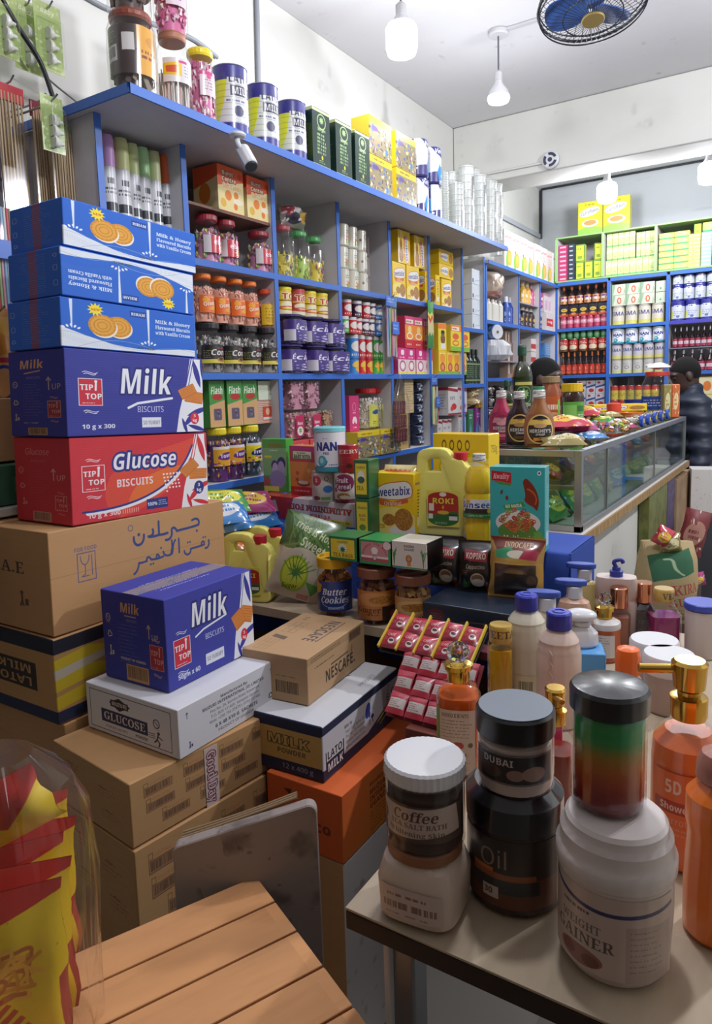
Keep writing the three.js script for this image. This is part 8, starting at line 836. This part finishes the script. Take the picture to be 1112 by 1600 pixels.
const ell=(p,c,r)=>{const x=(p.x-c[0]) / r[0],y=(p.y-c[1]) / r[1],z=(p.z-c[2]) / r[2],k=Math.sqrt(x*x+y*y+z*z);return(k-1)*Math.min(...r);};
const cap=(p,a,b,ra,rb)=>{const dx=b[0]-a[0],dy=b[1]-a[1],dz=b[2]-a[2],t=Math.max(0,Math.min(1,((p.x-a[0])*dx+(p.y-a[1])*dy+(p.z-a[2])*dz) / (dx*dx+dy*dy+dz*dz)));return Math.hypot(p.x-a[0]-dx*t,p.y-a[1]-dy*t,p.z-a[2]-dz*t)-(ra+(rb-ra)*t);};
const headF=(p)=>{let d=smin(ell(p,[0,.025,-.012],[.074,.098,.094]),ell(p,[0,-.05,.022],[.056,.07,.066]),.03);d=smin(d,cap(p,[0,.004,.084],[0,-.03,.1],.008,.013),.014);d=smin(d,ell(p,[0,-.034,.09],[.02,.01,.014]),.01);d=smin(d,ell(p,[0,-.062,.08],[.025,.009,.013]),.01);d=smin(d,ell(p,[0,-.074,.078],[.022,.009,.013]),.008);d=smin(d,ell(p,[0,.03,.076],[.05,.009,.012]),.02);for(const s of[-1,1]){d=-smin(-d,ell(p,[s*.031,.008,.092],[.018,.011,.014]),.012);d=smin(d,ell(p,[s*.031,.008,.073],[.0145,.0115,.0125]),.004);d=smin(d,ell(p,[s*.077,-.006,-.012],[.009,.031,.02]),.01);}return smin(d,cap(p,[0,-.08,-.02],[0,-.2,-.035],.054,.062),.04);};
const hairF=(p)=>Math.max(ell(p,[0,.032,-.016],[.0775,.1005,.0975]),-(p.y+.012-.62*(p.z-.0)-(p.z>.02?.02:0))*.7);
function handF(s,x,y,z){return(p)=>{let d=ell(p,[x,y,z],[.018,.045,.036]);const F=[[-.03,.07],[-.011,.082],[.009,.078],[.027,.062]];for(const[dz,l]of F)d=smin(d,Math.min(cap(p,[x,y-.03,z+dz*.9],[x-s*.006,y-.03-l*.5,z+dz],.0095,.009),cap(p,[x-s*.006,y-.03-l*.5,z+dz],[x-s*.022,y-.03-l*.92,z+dz],.009,.0075)),.006);return smin(smin(d,cap(p,[x,y+.01,z+.03],[x-s*.012,y-.03,z+.052],.012,.0085),.008),cap(p,[x,y+.04,z],[x,y+.1,z-.005],.028,.03),.02);};}
function person(label,pos,ry,skin,top,bottom,puffy,tilt){
const t=thing('person',label,'person',pos,ry),sk=pm(skin,.5,{clearcoat:.12,clearcoatRoughness:.5}),hy=1.575;
const hd=sdfMesh(headF,V3(0,-.04,0),.17,68);hd.applyMatrix4(new THREE.Matrix4().makeRotationFromEuler(new THREE.Euler(tilt,0,0)));hd.translate(0,hy,.03);
const hands=[-1,1].map((s)=>sdfMesh(handF(s,s*.27,.84,.03),V3(s*.27,.84,.03),.17,70));const body=[hd,...hands].map((g)=>{g.setAttribute('uv',new THREE.Float32BufferAttribute(new Float32Array(g.attributes.position.count*2),2));return g;});part(t,'body',mergeGeometries(body),sk);
const hr=sdfMesh(hairF,V3(0,.03,-.01),.14,48);hr.applyMatrix4(new THREE.Matrix4().makeRotationFromEuler(new THREE.Euler(tilt,0,0)));hr.translate(0,hy,.03);part(t,'hair',hr,pm('#0b0908',1));
const rip=puffy?(p)=>.009*Math.cos(p.y*62):()=>0,torso=(p)=>{let d=smin(ell(p,[0,1.2,0],[.2,.26,.14]),ell(p,[0,1.0,.01],[.175,.2,.135]),.08);d=smin(d,cap(p,[-.15,1.37,-.01],[.15,1.37,-.01],.07,.07),.06);d=smin(d,cap(p,[0,1.38,-.02],[0,1.45,-.02],.085,.07),.03);for(const s of[-1,1]){d=smin(d,cap(p,[s*.19,1.35,-.01],[s*.255,1.12,-.02],.068,.056),.03);d=smin(d,cap(p,[s*.255,1.12,-.02],[s*.27,.9,.03],.056,.044),.02);}d-=rip(p)+(puffy?.014:0);return Math.max(d,.8-p.y);};
part(t,puffy?'jacket':'shirt',sdfMesh(torso,V3(0,1.15,0),.42,76),pm(top,puffy?.5:.85));
const legs=(p)=>{let d=ell(p,[0,.86,0],[.165,.12,.125]);for(const s of[-1,1]){d=smin(d,cap(p,[s*.085,.82,0],[s*.095,.46,.012],.085,.062),.03);d=Math.min(d,cap(p,[s*.095,.46,.012],[s*.1,.08,-.01],.062,.05));}return d;};part(t,'trousers',sdfMesh(legs,V3(0,.5,0),.54,76),pm(bottom,.9));
for(const s of[-1,1])part(t,'shoe',moved(loft([[0,.045,.125,2.6],[.02,.047,.13,2.6],[.05,.042,.115,2.4],[.085,.04,.06,2]],22),s*.1,.001,.03),pm('#1b1b1d',.6));return t;
}
person('person in a dark padded jacket standing beyond the end of the glass case',[-.675,.0,-5.3],-1.15,'#3a241c','#1c2436','#16203a',true,.25);
person('person with short dark hair seen in profile behind the tall oil bottle',[-1.32,.0,-4.13],1.5,'#3a241b','#26282c','#22252c',false,.05);
{
const X=WX+.06,peg=(p,l)=>solo('panel_peg',tube([[WX+.022,p.y,p.z],[p.x+.02,p.y,p.z],[p.x+.03,p.y+.01,p.z]],.003,8,6),metal('#a4a6aa',.3),l,'hook');
const sticks=(x,pt,pb,w,label,head,n=16)=>{const a=PX(...pt,x),b=PX(...pb,x),y0=Math.min(b.y,a.y-.38),H=a.y-y0,t=thing('skewer_bundle',label,'skewers',[x,y0,a.z],HALF);peg(new THREE.Vector3(x,a.y+.004,a.z),'wire peg holding the '+label.split(' ').slice(0,5).join(' '));for(let i=0;i<n;i++)part(t,'skewer',tube([[(i%8-3.5)*w / 8.4,.01,(i / 8|0)*.005],[(i%8-3.5)*w / 8.6+rnd(-.002,.002),H*.93,(i / 8|0)*.005]],.0026,1,5),pm(['#c9b08a','#b89c74','#d4be9c'][i%3],.7));part(t,'header_card',moved(cbox(w,.045,.008,null,.001),0,H-.05,.002),pm(head,.45));part(t,'sleeve',moved(cbox(w*1.06,H-.01,.018,null,.002),0,0,.002),film());};
sticks(-1.93,[12,130],[25,300],.085,'bundle of bamboo skewers with a red header at the left edge','#c23a44');sticks(-1.9,[62,158],[72,300],.07,'bundle of thin bamboo skewers with a dark red clip behind the teat pack','#7a2c34');sticks(-1.86,[92,190],[88,290],.075,'bundle of pale bamboo skewers just above the blue biscuit cartons','#9aa06c');
const R=L(3,120,240,(p)=>p.bg('#aebf7c').t('Baby',60,30,26,'#dfe6c0',{sk:-.2}).r(0,46,120,170,'#9db36a').speck(30,'#c4d09a',2,8)),card=(x,pt,w,h,label,rz=0)=>{const a=PX(...pt,x),t=thing('teat_pack',label,'blister pack',[x,a.y-h,a.z],HALF);t.rotation.z=rz;peg(new THREE.Vector3(x,a.y-.012,a.z),'wire peg behind the '+label.split(' ').slice(0,6).join(' '));part(t,'backing_card',cbox(w,h,.0016,{f:R,b:R,l:sw(3,'#aebf7c'),r:sw(3,'#aebf7c'),t:sw(3,'#aebf7c'),u:sw(3,'#aebf7c'),x:R},.0004),print(3,'gloss'));part(t,'blister',moved(loft([[0,w*.42,.016,3],[h*.02,w*.44,.02,3],[h*.66,w*.44,.02,3],[h*.7,w*.4,.012,3]],28),0,h*.06,.012),film());for(let i=0;i<3;i++)part(t,'bottle_teat',moved(moved(loft([[0,.016],[.004,.018],[.014,.014],[.024,.006],[.034,.005],[.036,.001]],18),0,0,0,0,0,-HALF),-.012,h*(.16+i*.19),.012),pm('#d9dcd0',.35));};
card(-1.8,[79,150],.07,.15,'light green card of bottle teats hanging on a black cable',0);card(-1.93,[72,5],.09,.19,'green card of bottle teats high up beside the black cable');card(-1.97,[38,0],.09,.2,'darker green card of bottle teats partly behind its neighbour');card(-1.9,[4,-12],.07,.17,'bright green card of bottle teats cut by the left edge');
{const a=PX(2,300,-1.86),t=thing('straw_pack','pack of coloured drinking straws at the left edge behind the cartons','straw pack',[-1.86,a.y-.34,a.z+.02],HALF);for(let i=0;i<10;i++)part(t,'straw',tube([[(i-4.5)*.009,.01,0],[(i-4.5)*.0085,.3,0]],.0038,1,6),pm(['#d9a0b0','#8ab8d8','#d8d8d8','#c8505a','#a8c88a'][i%5],.4));part(t,'sleeve',moved(pillow(.11,.34,.03,null,{seed:5}),0,.17,0),film());part(t,'name_band',moved(cbox(.1,.05,.003,null,.001),0,.16,.016),pm('#2f66c0',.4));peg(new THREE.Vector3(-1.86,a.y-.008,a.z+.02),'wire peg holding the coloured straw pack');}
{const a=PX(4,500,-1.8);const o=solo('snack_packet',pillow(.12,.26,.05,L(3,100,160,(p)=>p.bg('#d98a1c').el(50,110,40,36,'#e0b070').r(20,80,60,8,'#c03a3c').el(40,120,26,26,null,0,'#3a4a9a',5).el(60,30,30,16,'#e3a83c')),{crinkle:.2}),print(3,'film'),'orange packet hanging at the left edge beside the purple carton','packet',[-1.8,a.y-.1,a.z+.01],HALF);void o;peg(new THREE.Vector3(-1.8,a.y+.022,a.z+.01),'wire peg holding the orange packet');}
void X;
}
renderer.render(scene,camera);
